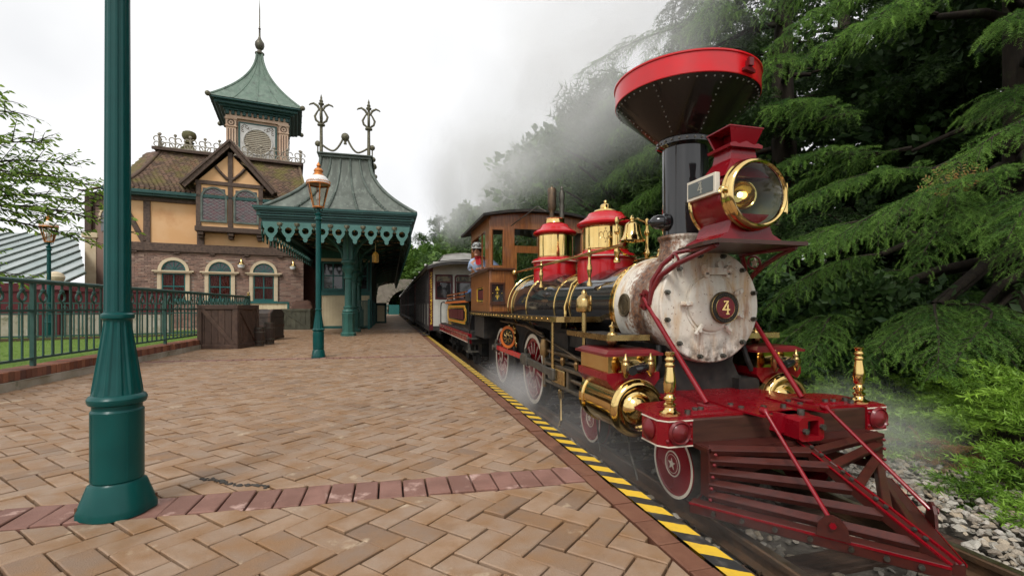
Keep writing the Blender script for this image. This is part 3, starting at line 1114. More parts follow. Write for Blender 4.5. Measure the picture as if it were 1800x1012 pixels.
# --- smokestack
SY = 3.63
b = MB()
b.lathe([(.245, 1.40), (.245, 1.44), (.225, 1.47), (.212, 1.52), (.208, 1.60), (.228, 1.625), (.228, 1.645), (.20, 1.65)], (CX, SY, 0), n=48)
ss = b.build('stack_saddle', M['smokebox'], loco)
b = MB()
b.lathe([(.19, 1.64), (.19, 2.40), (.2, 2.405), (.235, 2.42), (.24, 2.46), (.225, 2.475)], (CX, SY, 0), n=64)
st = b.build('smokestack', M['black'], loco)
b = MB()
b.lathe([(.225, 2.46), (.587, 2.79), (.592, 2.808), (.57, 2.80), (.2, 2.48)], (CX, SY, 0), n=96, close=False)
b.build('stack_cone', M['black_cone'], st)
b = MB()
b.lathe([(.593, 2.80), (.597, 2.805), (.597, 2.955), (.607, 2.96), (.607, 2.972), (.585, 2.972), (.575, 2.80)], (CX, SY, 0), n=96, close=False)
b.build('stack_rim', M['red_band'], st)
b = MB()
b.lathe([(.59, 2.975), (.45, 3.0), (.12, 3.03), (0, 3.03)], (CX, SY, 0), n=48, close=False)
b.build('spark_screen', M['black_matt'], st)
b = MB()
for i in range(56):
 a = 2 * PI * i / 56
 b.ball((CX + .574 * math.cos(a), SY + .574 * math.sin(a), 2.777), .0075, 6, 4)
for i in range(24):
 a = 2 * PI * i / 24
 b.ball((CX + .243 * math.cos(a), SY + .243 * math.sin(a), 2.44), .010, 6, 4)
for i in range(7):
 a = 2 * PI * i / 7 + .12
 for k in range(1, 10):
  t = k / 10
  r, z = .235 + (.575 - .235) * t, 2.468 + (2.78 - 2.468) * t
  b.ball((CX + r * math.cos(a), SY + r * math.sin(a), z - .004), .006, 6, 4)
b.build('rivets', M['rivet'], st, kind='stuff')
a = math.atan2(-2.8, .7)
ca, sa = math.cos(a), math.sin(a)
b = MB()
o_ = (CX + .597 * ca, SY + .597 * sa, 2.86)
b.prism([(-.06, -.035), (.06, -.035), (.06, -.015), (.02, .0), (.018, .05), (-.018, .05), (-.02, 0), (-.06, -.015)], o_, (-sa, ca, 0), (0, 0, 1), (ca * .03, sa * .03, 0))
b.b2(o_[0] - .02, o_[0] + .02, o_[1] - .05, o_[1] - .02, 2.86, 2.92)
b.build('rim_bracket', M['red_dark'], st, smooth=0)
# --- headlight on its shelf
HY, HZ = 2.80, 1.83
sh = MB()
sh.prism([(-.37, 0), (.37, 0), (.37, .16), (.28, .60), (-.28, .60), (-.37, .16)], (CX, 2.72, 1.495), (1, 0, 0), (0, 1, 0), (0, 0, -.028))
shelf = sh.build('headlight_shelf', M['beam_wood'], loco, smooth=0)
for s_ in (-1, 1):
 q = MB()
 x = CX + s_ * .33
 q.tube([(x, 2.80, 1.455), (x + s_ * .01, 2.95, 1.42), (x + s_ * .06, 3.16, 1.36), (x + s_ * .095, 3.33, 1.28), (x + s_ * .12, 3.40, 1.17), (x + s_ * .135, 3.42, 1.05)], [.016, .017, .02, .022, .02, .017], 10)
 q.tube([(x, 2.78, 1.462), (x - s_ * .02, 3.0, 1.462), (x - s_ * .02, 3.32, 1.46)], .016, 8)
 q.tube([(x - s_ * .02, 3.30, 1.455), (x + s_ * .06, 3.36, 1.37), (x + s_ * .115, 3.42, 1.24), (x + s_ * .135, 3.43, 1.06)], [.02, .02, .022, .018], 8)
 q.torus((x + s_ * .028, 3.22, 1.392), (1, .25 * s_, .3), .052, .010, 20, 6)
 br = q.build('shelf_bracket', M['red_dark'], shelf)
 q = MB()
 star = []
 for i in range(10):
  rr = .045 if i % 2 == 0 else .018
  star.append((rr * math.sin(i * PI / 5), rr * math.cos(i * PI / 5)))
 q.prism(star, (x + s_ * .03, 3.22, 1.392), (0, 1, 0), (0, 0, 1), (s_ * .01, 0, 0))
 q.build('star', M['cream_line'], shelf, smooth=0)
b = MB()
b.lathe([(.235, 0), (.245, .01), (.245, .40), (.225, .44), (.1, .47), (0, .475)], (CX, HY, HZ), (0, 1, 0), 64, close=False)
hl = b.build('headlight', M['red'], loco)
b = MB()
pr = [(-.29, 1.497), (.29, 1.497), (.275, 1.515), (.19, 1.56), (.165, 1.62), (.17, 1.70), (-.17, 1.70), (-.165, 1.62), (-.19, 1.56), (-.275, 1.515)]
b.prism([(x, z) for x, z in pr], (CX, HY + .05, 0), (1, 0, 0), (0, 0, 1), (0, .36, 0))
b.build('pedestal', M['red'], hl)
b = MB()
b.lathe([(.248, .385), (.258, .39), (.258, .41), (.246, .415)], (CX, HY, HZ), (0, 1, 0), 64, close=False)
b.build('rear_ring', M['brass'], hl)
b = MB()
b.lathe([(.245, .06), (.254, .05), (.257, .03), (.249, .015), (.253, -.005), (.247, -.024), (.236, -.04), (.226, -.045), (.216, -.038), (.212, -.02)], (CX, HY, HZ), (0, 1, 0), 72, close=False)
b.build('bezel', M['brass'], hl)
b = MB()
b.lathe([(.214, -.03), (.17, -.038), (.1, -.044), (0, -.047)], (CX, HY, HZ), (0, 1, 0), 48, close=False)
b.build('lens', M['lens'], hl)
b = MB()
b.lathe([(.213, -.01), (.2, .10), (.16, .19), (.1, .25), (.03, .27), (0, .271)], (CX, HY, HZ), (0, 1, 0), 48, close=False)
b.build('reflector', mat('reflector', (.34, .35, .30), .5, metal=.7, col2=(.5, .42, .25), ns=7), hl)
b = MB()
b.lathe([(.10, .10), (.093, .14), (.066, .18), (.03, .20), (0, .2)], (CX - .055, HY + .0, HZ + .015), (.25, 1, 0), 32, close=False)
b.torus((CX - .055 + .025, HY + .10, HZ + .015), (.25, 1, 0), .10, .008, 32, 8)
b.build('burner_reflector', M['brass'], hl)
b = MB()
b.ball((CX - .03, HY + .12, HZ + .02), .02, 14, 10)
b.build('bulb', mat('lit_bulb', (.9, .75, .5), .3, emit=((1, .75, .45), 6)), hl)
# chimney of the headlight
b = MB()
def frus(mb, c, z0, z1, a0, a1, y0, y1):
 vs = []
 for z, a, d in ((z0, a0, y0), (z1, a1, y1)):
  vs += [(c[0] - a, c[1] - d, z), (c[0] + a, c[1] - d, z), (c[0] + a, c[1] + d, z), (c[0] - a, c[1] + d, z)]
 return mb.add(vs, [(0, 1, 5, 4), (1, 2, 6, 5), (2, 3, 7, 6), (3, 0, 4, 7), (0, 3, 2, 1), (4, 5, 6, 7)])
hc = (CX - .02, HY + .19)
frus(b, hc, 1.96, 2.04, .205, .15, .15, .13)
frus(b, hc, 2.04, 2.10, .15, .112, .13, .10)
frus(b, hc, 2.10, 2.19, .112, .10, .10, .09)
b.build('vent_neck', M['red'], hl, smooth=0)
b = MB()
b.prism([(-.135, 0), (.135, 0), (.14, .02), (.1, .034), (.06, .022), (0, .045), (-.06, .022), (-.1, .034), (-.14, .02)], (hc[0], hc[1] - .125, 2.18), (1, 0, 0), (0, 0, 1), (0, .25, 0))
b.build('vent_collar', M['red'], hl, smooth=0)
b = MB()
x0, x1, y0, y1 = .10, .145, .09, .13
vs = []
for z, a, d in ((2.20, x0, y0), (2.33, x1, y1)):
 for k_ in (1, .93):
  vs += [(hc[0] - a * k_, hc[1] - d * k_, z), (hc[0] + a * k_, hc[1] - d * k_, z), (hc[0] + a * k_, hc[1] + d * k_, z), (hc[0] - a * k_, hc[1] + d * k_, z)]
# front, rear and top; the two sides are open, as on the real one
fs = [(0, 1, 9, 8), (2, 3, 11, 10), (5, 4, 12, 13), (7, 6, 14, 15), (8, 9, 13, 12), (10, 11, 15, 14), (0, 8, 12, 4), (1, 5, 13, 9), (2, 10, 14, 6), (3, 7, 15, 11)]
b.add(vs, fs)
b.add([(hc[0] - x1, hc[1] - y1, 2.3305), (hc[0] + x1, hc[1] - y1, 2.3305), (hc[0] + x1, hc[1] + y1, 2.3305), (hc[0] - x1, hc[1] + y1, 2.3305), (hc[0] - x1, hc[1] - y1, 2.322), (hc[0] + x1, hc[1] - y1, 2.322), (hc[0] + x1, hc[1] + y1, 2.322), (hc[0] - x1, hc[1] + y1, 2.322)],
  [(0, 1, 2, 3), (7, 6, 5, 4), (0, 4, 5, 1), (1, 5, 6, 2), (2, 6, 7, 3), (3, 7, 4, 0)])
b.box((hc[0], hc[1] + .02, 2.26), (.012, .17, .12))
b.build('vent_cap', M['red'], hl, smooth=0)
# number boards on both flanks
for s_ in (-1, 1):
 b = MB()
 x = CX + s_ * .245
 y0_, y1_, z0_, z1_ = 2.86, 3.19, 1.835, 1.985
 b.b2(min(x, x + s_ * .04), max(x, x + s_ * .04), y0_, y1_, z0_, z1_, .004)
 nb = b.build('number_box', M['cream_line'], hl)
 b = MB()
 xx = x + s_ * .041
 b.b2(min(xx, xx + s_ * .003), max(xx, xx + s_ * .003), y0_ + .022, y1_ - .022, z0_ + .022, z1_ - .022)
 b.build('number_glass', mat('board_glass', (.10, .115, .11), .25), hl, smooth=0)
 b = MB()
 four(b, (xx + s_ * .0032, (y0_ + y1_) / 2, (z0_ + z1_) / 2), (0, s_, 0), (0, 0, 1), .085, (s_ * .002, 0, 0))
 b.build('digit', mat('board_digit', (.35, .34, .28), .6), hl, smooth=0)
b = MB()
b.b2(CX + .25, CX + .335, 2.86, 2.88, 1.73, 1.93)
b.cyl((CX + .335, 2.87, 1.72), (CX + .335, 2.87, 1.945), .007, n=8)
b.build('hinge_plate', M['brass'], hl, smooth=0)
b = MB()
b.cyl((CX - .285, 2.80, 1.845), (CX - .24, 2.80, 1.845), .022, n=14)
b.torus((CX - .285, 2.80, 1.845), (1, 0, 0), .02, .006, 16, 6)
b.build('latch', M['brass'], hl)
# --- domes
def dome(name, y, zt, cap_mat):
 b = MB()
 zb, zf, zl = zt
 b.lathe([(.335, BZ + .26), (.335, zb), (.36, zb + .015), (.362, zb + .045), (.335, zb + .075), (.285, zb + .085), (.275, zf)], (CX, y, 0), n=64)
 d = b.build(name, M['red_bright'], loco)
 b = MB()
 b.lathe([(.272, zf - .02), (.272, zl), (.25, zl + .01)], (CX, y, 0), n=64, close=False)
 b.build('brass_sleeve', M['brass'], d)
 b = MB()
 for z in (zf + .012, zl - .008):
  b.lathe([(.272, z - .006), (.278, z), (.272, z + .006)], (CX, y, 0), n=64, close=False)
 b.each('sleeve_bead', M['brass_dull'], d)
 b = MB()
 b.lathe([(.26, zl), (.305, zl + .005), (.338, zl + .022), (.342, zl + .045), (.32, zl + .07), (.29, zl + .085), (.235, zl + .125), (.205, zl + .17), (.12, zl + .19), (0, zl + .19)], (CX, y, 0), n=64, close=False)
 b.build('dome_lid', M['red_bright'], d)
 b = MB()
 b.lathe([(.363, zb + .028), (.367, zb + .034), (.363, zb + .04)], (CX, y, 0), n=64, close=False)
 b.build('cream_stripe', M['cream_line'], d)
 return d
d1 = dome('sand_dome', 5.205, (1.585, 1.70, 1.975), None)
b = MB()
b.lathe([(.145, 2.155), (.15, 2.165), (.135, 2.185), (.09, 2.20), (.065, 2.215), (.062, 2.25), (.05, 2.262), (.02, 2.27), (.014, 2.28), (.022, 2.29), (.018, 2.305), (0, 2.318)], (CX, 5.205, 0), n=40, close=False)
b.build('dome_finial', M['brass'], d1)
b = MB()     # scroll monogram on the sleeve
cy_, cz_ = 5.205, 1.86
def on_sleeve(t, z):
 a = math.atan2(-5.2, -2.5) + t / .272
 return (CX + .275 * math.cos(a), cy_ + .275 * math.sin(a), cz_ + z)
for k in range(3):
 b.tube([on_sleeve(-.05 + .05 * k + .022 * math.cos(q_ * .5), .035 * math.sin(q_ * .5) * (1 if k != 1 else 1.4)) for q_ in range(12)], .004, 5)
for z in (-.075, .075):
 b.ball(on_sleeve(0, z), .010, 8, 6)
b.build('monogram', M['brass_dull'], d1)
d2 = dome('steam_dome', 7.005, (1.70, 1.80, 2.145), None)
b = MB()
b.lathe([(.15, 2.33), (.155, 2.34), (.15, 2.35), (.15, 2.40), (.158, 2.408), (.15, 2.415), (0, 2.415)], (CX, 7.005, 0), n=32, close=False)
b.build('dome_collar', M['brass'], d2)
b = MB()
b.lathe([(.03, 2.41), (.045, 2.45), (.035, 2.5), (.05, 2.55), (.062, 2.57), (.062, 2.60), (.068, 2.62), (.068, 2.87), (.06, 2.89), (.02, 2.9), (.012, 2.93), (0, 2.93)], (CX - .05, 7.0, 0), n=20, close=False)
b.build('whistle', mat('old_bronze', (.16, .11, .07), .45, metal=.7, col2=(.09, .07, .055), ns=14), d2)
b = MB()
b.lathe([(.03, 2.41), (.04, 2.47), (.028, 2.52), (.045, 2.6), (.03, 2.68), (.045, 2.72), (.045, 2.82), (.025, 2.86), (.03, 2.88), (.012, 2.92), (0, 2.93)], (CX + .10, 6.96, 0), n=16, close=False)
b.build('safety_valve', M['iron'], d2)
b = MB()
b.tube([(CX - .14, 7.0, 2.52), (CX - .22, 7.2, 2.64), (CX - .5, 7.82, 2.42)], .008, 6)
b.build('whistle_pull', M['iron'], d2)
# --- bell
b = MB()
by, bx = 4.34, CX - .12
b.lathe([(.118, 1.70), (.13, 1.705), (.105, 1.735), (.088, 1.77), (.078, 1.83), (.07, 1.87), (.045, 1.893), (.02, 1.90), (.02, 1.915), (.035, 1.925), (.02, 1.94), (.012, 1.96), (0, 1.965)], (bx, by, 0), n=40, close=False)
b.lathe([(.118, 1.70), (.10, 1.735), (.07, 1.84), (0, 1.87)], (bx, by, 0), n=32, close=False)
bell = b.build('bell', M['brass'], loco)
b = MB()
b.ball((bx, by, 1.715), .022, 10, 8)
b.tube([(bx, by, 1.86), (bx, by, 1.72)], .006, 6)
b.build('clapper', M['iron'], bell)
b = MB()
for dx in (-.17, .17):
 b.lathe([(.035, 1.48), (.035, 1.50), (.018, 1.53), (.03, 1.57), (.032, 1.60), (.016, 1.64), (.013, 1.76), (.028, 1.78), (.03, 1.80), (.016, 1.83), (.013, 1.87), (.024, 1.90), (.018, 1.93), (0, 1.945)], (bx + dx, by, 0), n=14, close=False)
b.tube([(bx - .17, by, 1.62), (bx - .08, by, 1.56), (bx, by, 1.545), (bx + .08, by, 1.56), (bx + .17, by, 1.62)], .012, 6)
b.tube([(bx - .17, by, 1.89), (bx - .12, by, 1.915), (bx - .06, by, 1.93), (bx, by, 1.92)], .012, 6)
b.tube([(bx + .17, by, 1.89), (bx + .12, by, 1.915), (bx + .06, by, 1.93), (bx, by, 1.92)], .012, 6)
b.build('bell_frame', M['brass'], bell)
# round black fitting on the stack
b = MB()
o_ = Vector((CX - .17, SY - .02, 1.765))
ax = Vector((-1, .35, 0)).normalized()
b.lathe([(.07, 0), (.075, .02), (.075, .05), (.062, .055), (.062, .10), (.05, .135), (.028, .155), (.02, .16), (.02, .18), (0, .182)], o_, ax, 28, close=False)
b.build('stack_fitting', M['black'], loco)
# --- handrail on turned stanchions
for s_ in (-1, 1):
 x = CX + s_ * .44
 b = MB()
 ys = (7.84, 5.9, 4.62, 3.98)
 b.tube([(x, 7.84, 1.62), (x, 3.9, 1.60)], .017, 10)
 b.ball((x, 7.80, 1.62), .055, 16, 12)
 hr = b.build('handrail', M['brass'], loco)
 for y in (6.4, 4.72):
  b = MB()
  r0 = .46 if y > 6.1 else .43
  zb = BZ + math.sqrt(max(.02, r0 * r0 - (.36) ** 2)) - .02
  b.lathe([(.03, zb), (.032, zb + .03), (.016, zb + .06), (.014, zb + .10), (.026, zb + .16), (.030, zb + .20), (.018, zb + .25), (.014, 1.57), (.026, 1.585), (.028, 1.61), (.02, 1.635), (.012, 1.65), (.016, 1.67), (0, 1.69)], (x + s_ * -.02, y, 0), n=14, close=False)
  b.build('stanchion', M['brass'], hr)
# the red feed pipe elbow and brass check pipe
b = MB()
b.tube([(CX - .43, 5.38, BZ - .35), (CX - .445, 5.38, BZ), (CX - .36, 5.36, BZ + .27), (CX - .31, 5.3, BZ + .32)], .022, 10)
b.tube([(CX - .47, 5.38, .3), (CX - .45, 5.38, BZ - .35)], .02, 10)
b.build('feed_pipe', M['brass'], loco)
b = MB()
b.tube([(CX - .30, 5.3, BZ + .31), (CX - .27, 5.22, BZ + .36), (CX - .25, 5.15, BZ + .40)], [.03, .035, .03], 10)
b.build('feed_elbow', M['red_bright'], loco)
# ------------------------------------------------------------------ running gear
def mir(s_, x):
 return CX + s_ * x
# frames, ashpan, firebox: the dark mass between the wheels
b = MB()
for s_ in (-1, 1):
 b.b2(mir(s_, .30), mir(s_, .36), 2.75, 9.7, .20, .33)
 b.b2(mir(s_, .30), mir(s_, .36), 3.56, 9.7, .331, .44)
b.b2(CX - .36, CX + .36, 5.4, 5.5, .05, .62)
b.b2(CX - .42, CX + .42, 6.75, 7.8, -.02, .92)
b.b2(CX - .30, CX + .30, 4.4, 5.4, .40, .70)
b.b2(CX - .8, CX + .8, 8.7, 9.7, .45, .86)
b.b2(CX - .5, CX + .5, 8.6, 9.7, -.1, .45)
b.build('main_frame', M['black_matt'], loco, smooth=0)
b = MB()
b.prism([(-.46, .35), (.46, .35), (.46, .42), (.36, .46), (.30, .58), (.34, .72), (-.34, .72), (-.30, .58), (-.36, .46), (-.46, .42)], (CX, 3.40, 0), (1, 0, 0), (0, 0, 1), (0, .66, 0))
b.build('saddle', M['black_matt'], loco)
b = MB()
b.cyl((CX - .5, 4.30, -.055), (CX + .5, 4.30, -.055), .04, n=10)
b.cyl((CX - .5, 2.90, -.055), (CX + .5, 2.90, -.055), .04, n=10)
b.b2(CX - .38, CX - .33, 2.72, 4.5, -.08, .06)
b.b2(CX + .33, CX + .38, 2.72, 4.5, -.08, .06)
b.b2(CX - .36, CX + .36, 3.45, 3.75, -.04, .30)
b.build('leading_truck', M['black_matt'], loco, smooth=0)
WZ, WR = .19, .48
def driver(y, s_):
 xo = CX + s_ * .60
 ax = (s_, 0, 0)
 b = MB()      # profile along +ax: tyre with flange inside
 b.lathe([(WR - .07, -.13), (WR + .025, -.13), (WR + .025, -.10), (WR, -.085), (WR - .004, -.004), (WR - .008, 0), (WR - .06, 0), (WR - .062, -.02), (WR - .07, -.02), (WR - .07, -.13)], (xo, y, WZ), ax, 72, close=False)
 w = b.build('driving_wheel', M['iron'], loco)
 q = MB()
 q.lathe([(WR - .058, .0015), (WR - .058, .004), (WR - .006, .004), (WR - .006, .0015)], (xo, y, WZ), ax, 72, close=False)
 q.build('tyre_face', M['cream_line'], w)
 q = MB()
 q.lathe([(WR - .105, -.10), (WR - .105, -.012), (WR - .062, -.012), (WR - .062, -.1)], (xo, y, WZ), ax, 72, close=False)
 q.build('rim', M['red'], w)
 u, w2, d = frame(ax)
 sp, ln = MB(), MB()
 NS = 15
 for i in range(NS):
  a = 2 * PI * i / NS
  rd = Vector((0, math.cos(a), math.sin(a)))
  tn = Vector((0, -math.sin(a), math.cos(a)))
  c0 = Vector((xo, y, WZ))
  p = []
  for r, hw in ((.09, .026), (WR - .095, .019)):
   for t, xx in ((-1, -.06), (1, -.06), (1, -.02), (.35, -.008), (-.35, -.008), (-1, -.02)):
    p.append(c0 + rd * r + tn * (hw * t) + Vector((s_ * xx, 0, 0)))
  sp.add(p, [(k, (k + 1) % 6, 6 + (k + 1) % 6, 6 + k) for k in range(6)])
  for t in (-.5, .5):
   a0 = c0 + rd * .16 + tn * (.022 * t) + Vector((s_ * -.0085, 0, 0))
   a1 = c0 + rd * (WR - .12) + tn * (.017 * t) + Vector((s_ * -.0085, 0, 0))
   ln.beam(a0, a1, .0045, .004, (1, 0, 0))
 sp.build('spokes', M['red'], w)
 ln.build('cream_lining', M['cream_line'], w, smooth=0)
 q = MB()
 # counterweight opposite the crank pin
 pts = [( (WR - .10) * math.cos(R(t)), (WR - .10) * math.sin(R(t))) for t in np.linspace(232, 308, 14)] + [((WR - .21) * math.cos(R(t)), (WR - .21) * math.sin(R(t)) ) for t in np.linspace(304, 236, 8)]
 q.prism(pts, (xo - s_ * .05, y, WZ), (0, 1, 0), (0, 0, 1), (s_ * .055, 0, 0))
 q.build('counterweight', M['red'], w)
 q = MB()
 for k in range(len(pts)):
  p0, p1 = pts[k], pts[(k + 1) % len(pts)]
  q.beam((xo + s_ * .006, y + p0[0] * .97, WZ + p0[1] * .97), (xo + s_ * .006, y + p1[0] * .97, WZ + p1[1] * .97), .005, .004, (1, 0, 0))
 q.build('counterweight_line', M['cream_line'], w, smooth=0)
 q = MB()
 q.lathe([(.12, -.1), (.12, .0), (.105, .012), (.05, .012), (.045, .03), (0, .032)], (xo, y, WZ), ax, 32, close=False)
 q.cyl((xo - s_ * .04, y, WZ + .145), (xo + s_ * .02, y, WZ + .145), .06, n=20)
 q.build('hub', M['red'], w)
 q = MB()
 for rr in (.06, .085, .108):
  q.torus((xo + s_ * .012, y, WZ), ax, rr, .005, 32, 5)
 q.build('hub_lines', M['cream_line'], w)
 return w
for s_ in (-1, 1):
 for y in (6.215, 8.075):
  driver(y, s_)
b = MB()
for y in (6.215, 8.075):
 b.cyl((CX - .5, y, WZ), (CX + .5, y, WZ), .055, n=14)
b.each('axle', M['iron'], loco)
def star5(r, r2=.4):
 return [((r if i % 2 == 0 else r * r2) * math.sin(i * PI / 5), (r if i % 2 == 0 else r * r2) * math.cos(i * PI / 5)) for i in range(10)]
def leading(y, s_):
 xo = CX + s_ * .60
 ax = (s_, 0, 0)
 Rr = .235
 b = MB()
 b.lathe([(Rr - .05, -.11), (Rr + .02, -.11), (Rr + .02, -.085), (Rr, -.075), (Rr - .003, -.006), (Rr - .006, 0), (Rr - .03, .0), (Rr - .035, -.006), (.1, -.006), (.06, .004), (0, .006)], (xo, y, -.055), ax, 56, close=False)
 w = b.build('leading_wheel', M['red'], loco)
 q = MB()
 q.lathe([(Rr - .024, .001), (Rr - .024, .003), (Rr - .004, .003), (Rr - .004, .001)], (xo, y, -.055), ax, 56, close=False)
 for rr in (.062, .084):
  q.torus((xo + s_ * .000, y, -.055), ax, rr, .005, 32, 5)
 q.build('lining', M['cream_line'], w)
 q = MB()
 q.prism(star5(.042), (xo + s_ * .004, y, -.055), (0, 1, 0), (0, 0, 1), (s_ * .005, 0, 0))
 q.build('star', M['cream_line'], w, smooth=0)
 q = MB()
 q.lathe([(Rr, -.1), (Rr + .021, -.108), (Rr + .021, -.086), (Rr + .0015, -.075), (Rr + .0015, -.004)], (xo, y, -.055), ax, 56, close=False)
 q.build('tread', M['iron'], w)
for s_ in (-1, 1):
 for y in (2.90, 4.30):
  leading(y, s_)
for s_ in (-1, 1):
 xr = mir(s_, .70)
 b = MB()
 b.beam((xr, 8.075, .335), (xr, 6.215, .335), .035, .075, ch=.006)
 b.build('coupling_rod', M['red_bright'], loco, smooth=0)
 b = MB()
 for y in (8.075, 6.215):
  b.cyl((xr - s_ * .05, y, .335), (xr + s_ * .035, y, .335), .07, n=20)
  b.cyl((xr + s_ * .03, y, .335), (xr + s_ * .075, y, .335), .052, n=16)
  b.box((xr, y, .335), (.055, .19, .13), None, .012)
  b.lathe([(.018, .39), (.028, .42), (.028, .455), (.012, .465), (.008, .48), (0, .48)], (xr, y, 0), n=10, close=False)
 b.build('rod_bearing', M['iron'], loco)
 xc = mir(s_, .735)
 b = MB()
 b.beam((xc, 6.215, .335), (xc, 4.95, .285), .04, .085, ch=.006)
 b.box((xc, 6.1, .335), (.075, .26, .15), None, .012)
 b.box((xc, 5.0, .287), (.075, .18, .13), None, .012)
 b.build('connecting_rod', M['iron'], loco, smooth=0)
 xg = mir(s_, .68)
 b = MB()
 b.b2(xg - .045, xg + .045, 3.92, 5.35, .36, .395, .004)
 b.b2(xg - .045, xg + .045, 3.92, 5.35, .155, .19, .004)
 b.b2(xg - .05, xg + .05, 5.30, 5.36, .12, .43, .004)
 b.b2(xg - .045, xg + .045, 4.56, 4.62, .19, .36)
 b.build('guide_bars', mat('slide_steel', (.23, .21, .17), .35, metal=.9, col2=(.15, .13, .1), ns=8), loco, smooth=0)
 b = MB()
 b.b2(xg - .06, xg + .06, 4.66, 5.06, .195, .355, .01)
 b.build('crosshead', M['brass_dull'], loco, smooth=0)
 b = MB()
 b.cyl((xg, 3.9, .272), (xg, 4.7, .272), .024, n=14)
 b.build('piston_rod', M['rail_top'], loco)
 b = MB()
 for y in (4.45, 4.85):
  b.lathe([(.012, .39), (.026, .42), (.03, .46), (.018, .48), (.03, .49), (0, .50)], (xg, y, 0), n=12, close=False)
 b.lathe([(.055, .44), (.06, .47), (.06, .58), (.05, .6), (.045, .64), (.02, .66), (0, .665)], (xg + s_ * -.03, 5.56, 0), n=18, close=False)
 b.cyl((xg - s_ * .03, 5.56, .05), (xg - s_ * .03, 5.56, .45), .025, n=10)
 b.build('feed_pump', mat('bronze_old' + str(s_), (.34, .21, .09), .4, metal=.8, col2=(.2, .13, .06), ns=12), loco)
 b = MB()
 b.tube([(mir(s_, .66), 7.9, .80), (mir(s_, .66), 6.3, .77), (mir(s_, .66), 5.6, .70)], .014, 8)
 b.tube([(mir(s_, .64), 6.6, .78), (mir(s_, .64), 4.9, .56), (mir(s_, .64), 4.2, .46)], .012, 8)
 b.tube([(mir(s_, .62), 5.65, .50), (mir(s_, .62), 3.95, .50)], .026, 10)
 b.tube([(mir(s_, .62), 5.4, .42), (mir(s_, .62), 4.2, .43)], .018, 8)
 b.each('valve_rod', M['rail_top'], loco)
 b = MB()      # motion bracket and dark plates behind
 b.b2(mir(s_, .42), mir(s_, .60), 4.9, 5.5, .42, .74)
 b.prism([(5.25, .70), (6.15, .80), (7.0, .86), (5.2, .86)], (mir(s_, .50), 0, 0), (0, 1, 0), (0, 0, 1), (s_ * .06, 0, 0))
 b.b2(mir(s_, .5), mir(s_, .58), 3.9, 5.4, .60, .78)
 b.torus((mir(s_, .60), 6.215, WZ), (1, 0, 0), .545, .012, 24, 6, R(20), R(150))
 b.build('splasher', M['black_matt'], loco, smooth=0)
 b = MB()
 b.tube([(mir(s_, .66), 4.95, .10), (mir(s_, .66), 4.95, -.10), (mir(s_, .68), 4.90, -.22), (mir(s_, .74), 4.80, -.27)], .018, 8)
 b.lathe([(.03, .02), (.035, .05), (.035, .11), (.02, .13)], (mir(s_, .66), 4.95, 0), n=12)
 b.build('drain_pipe', M['brass_dull'], loco)
 b = MB()
 b.tube([(mir(s_, .62), 3.5, -.02), (mir(s_, .66), 3.38, -.12), (mir(s_, .70), 3.2, -.27)], .008, 6)
 b.tube([(mir(s_, .62), 4.1, -.02), (mir(s_, .66), 3.98, -.12), (mir(s_, .70), 3.86, -.25)], .008, 6)
 b.each('drain_cock', M['iron'], loco)
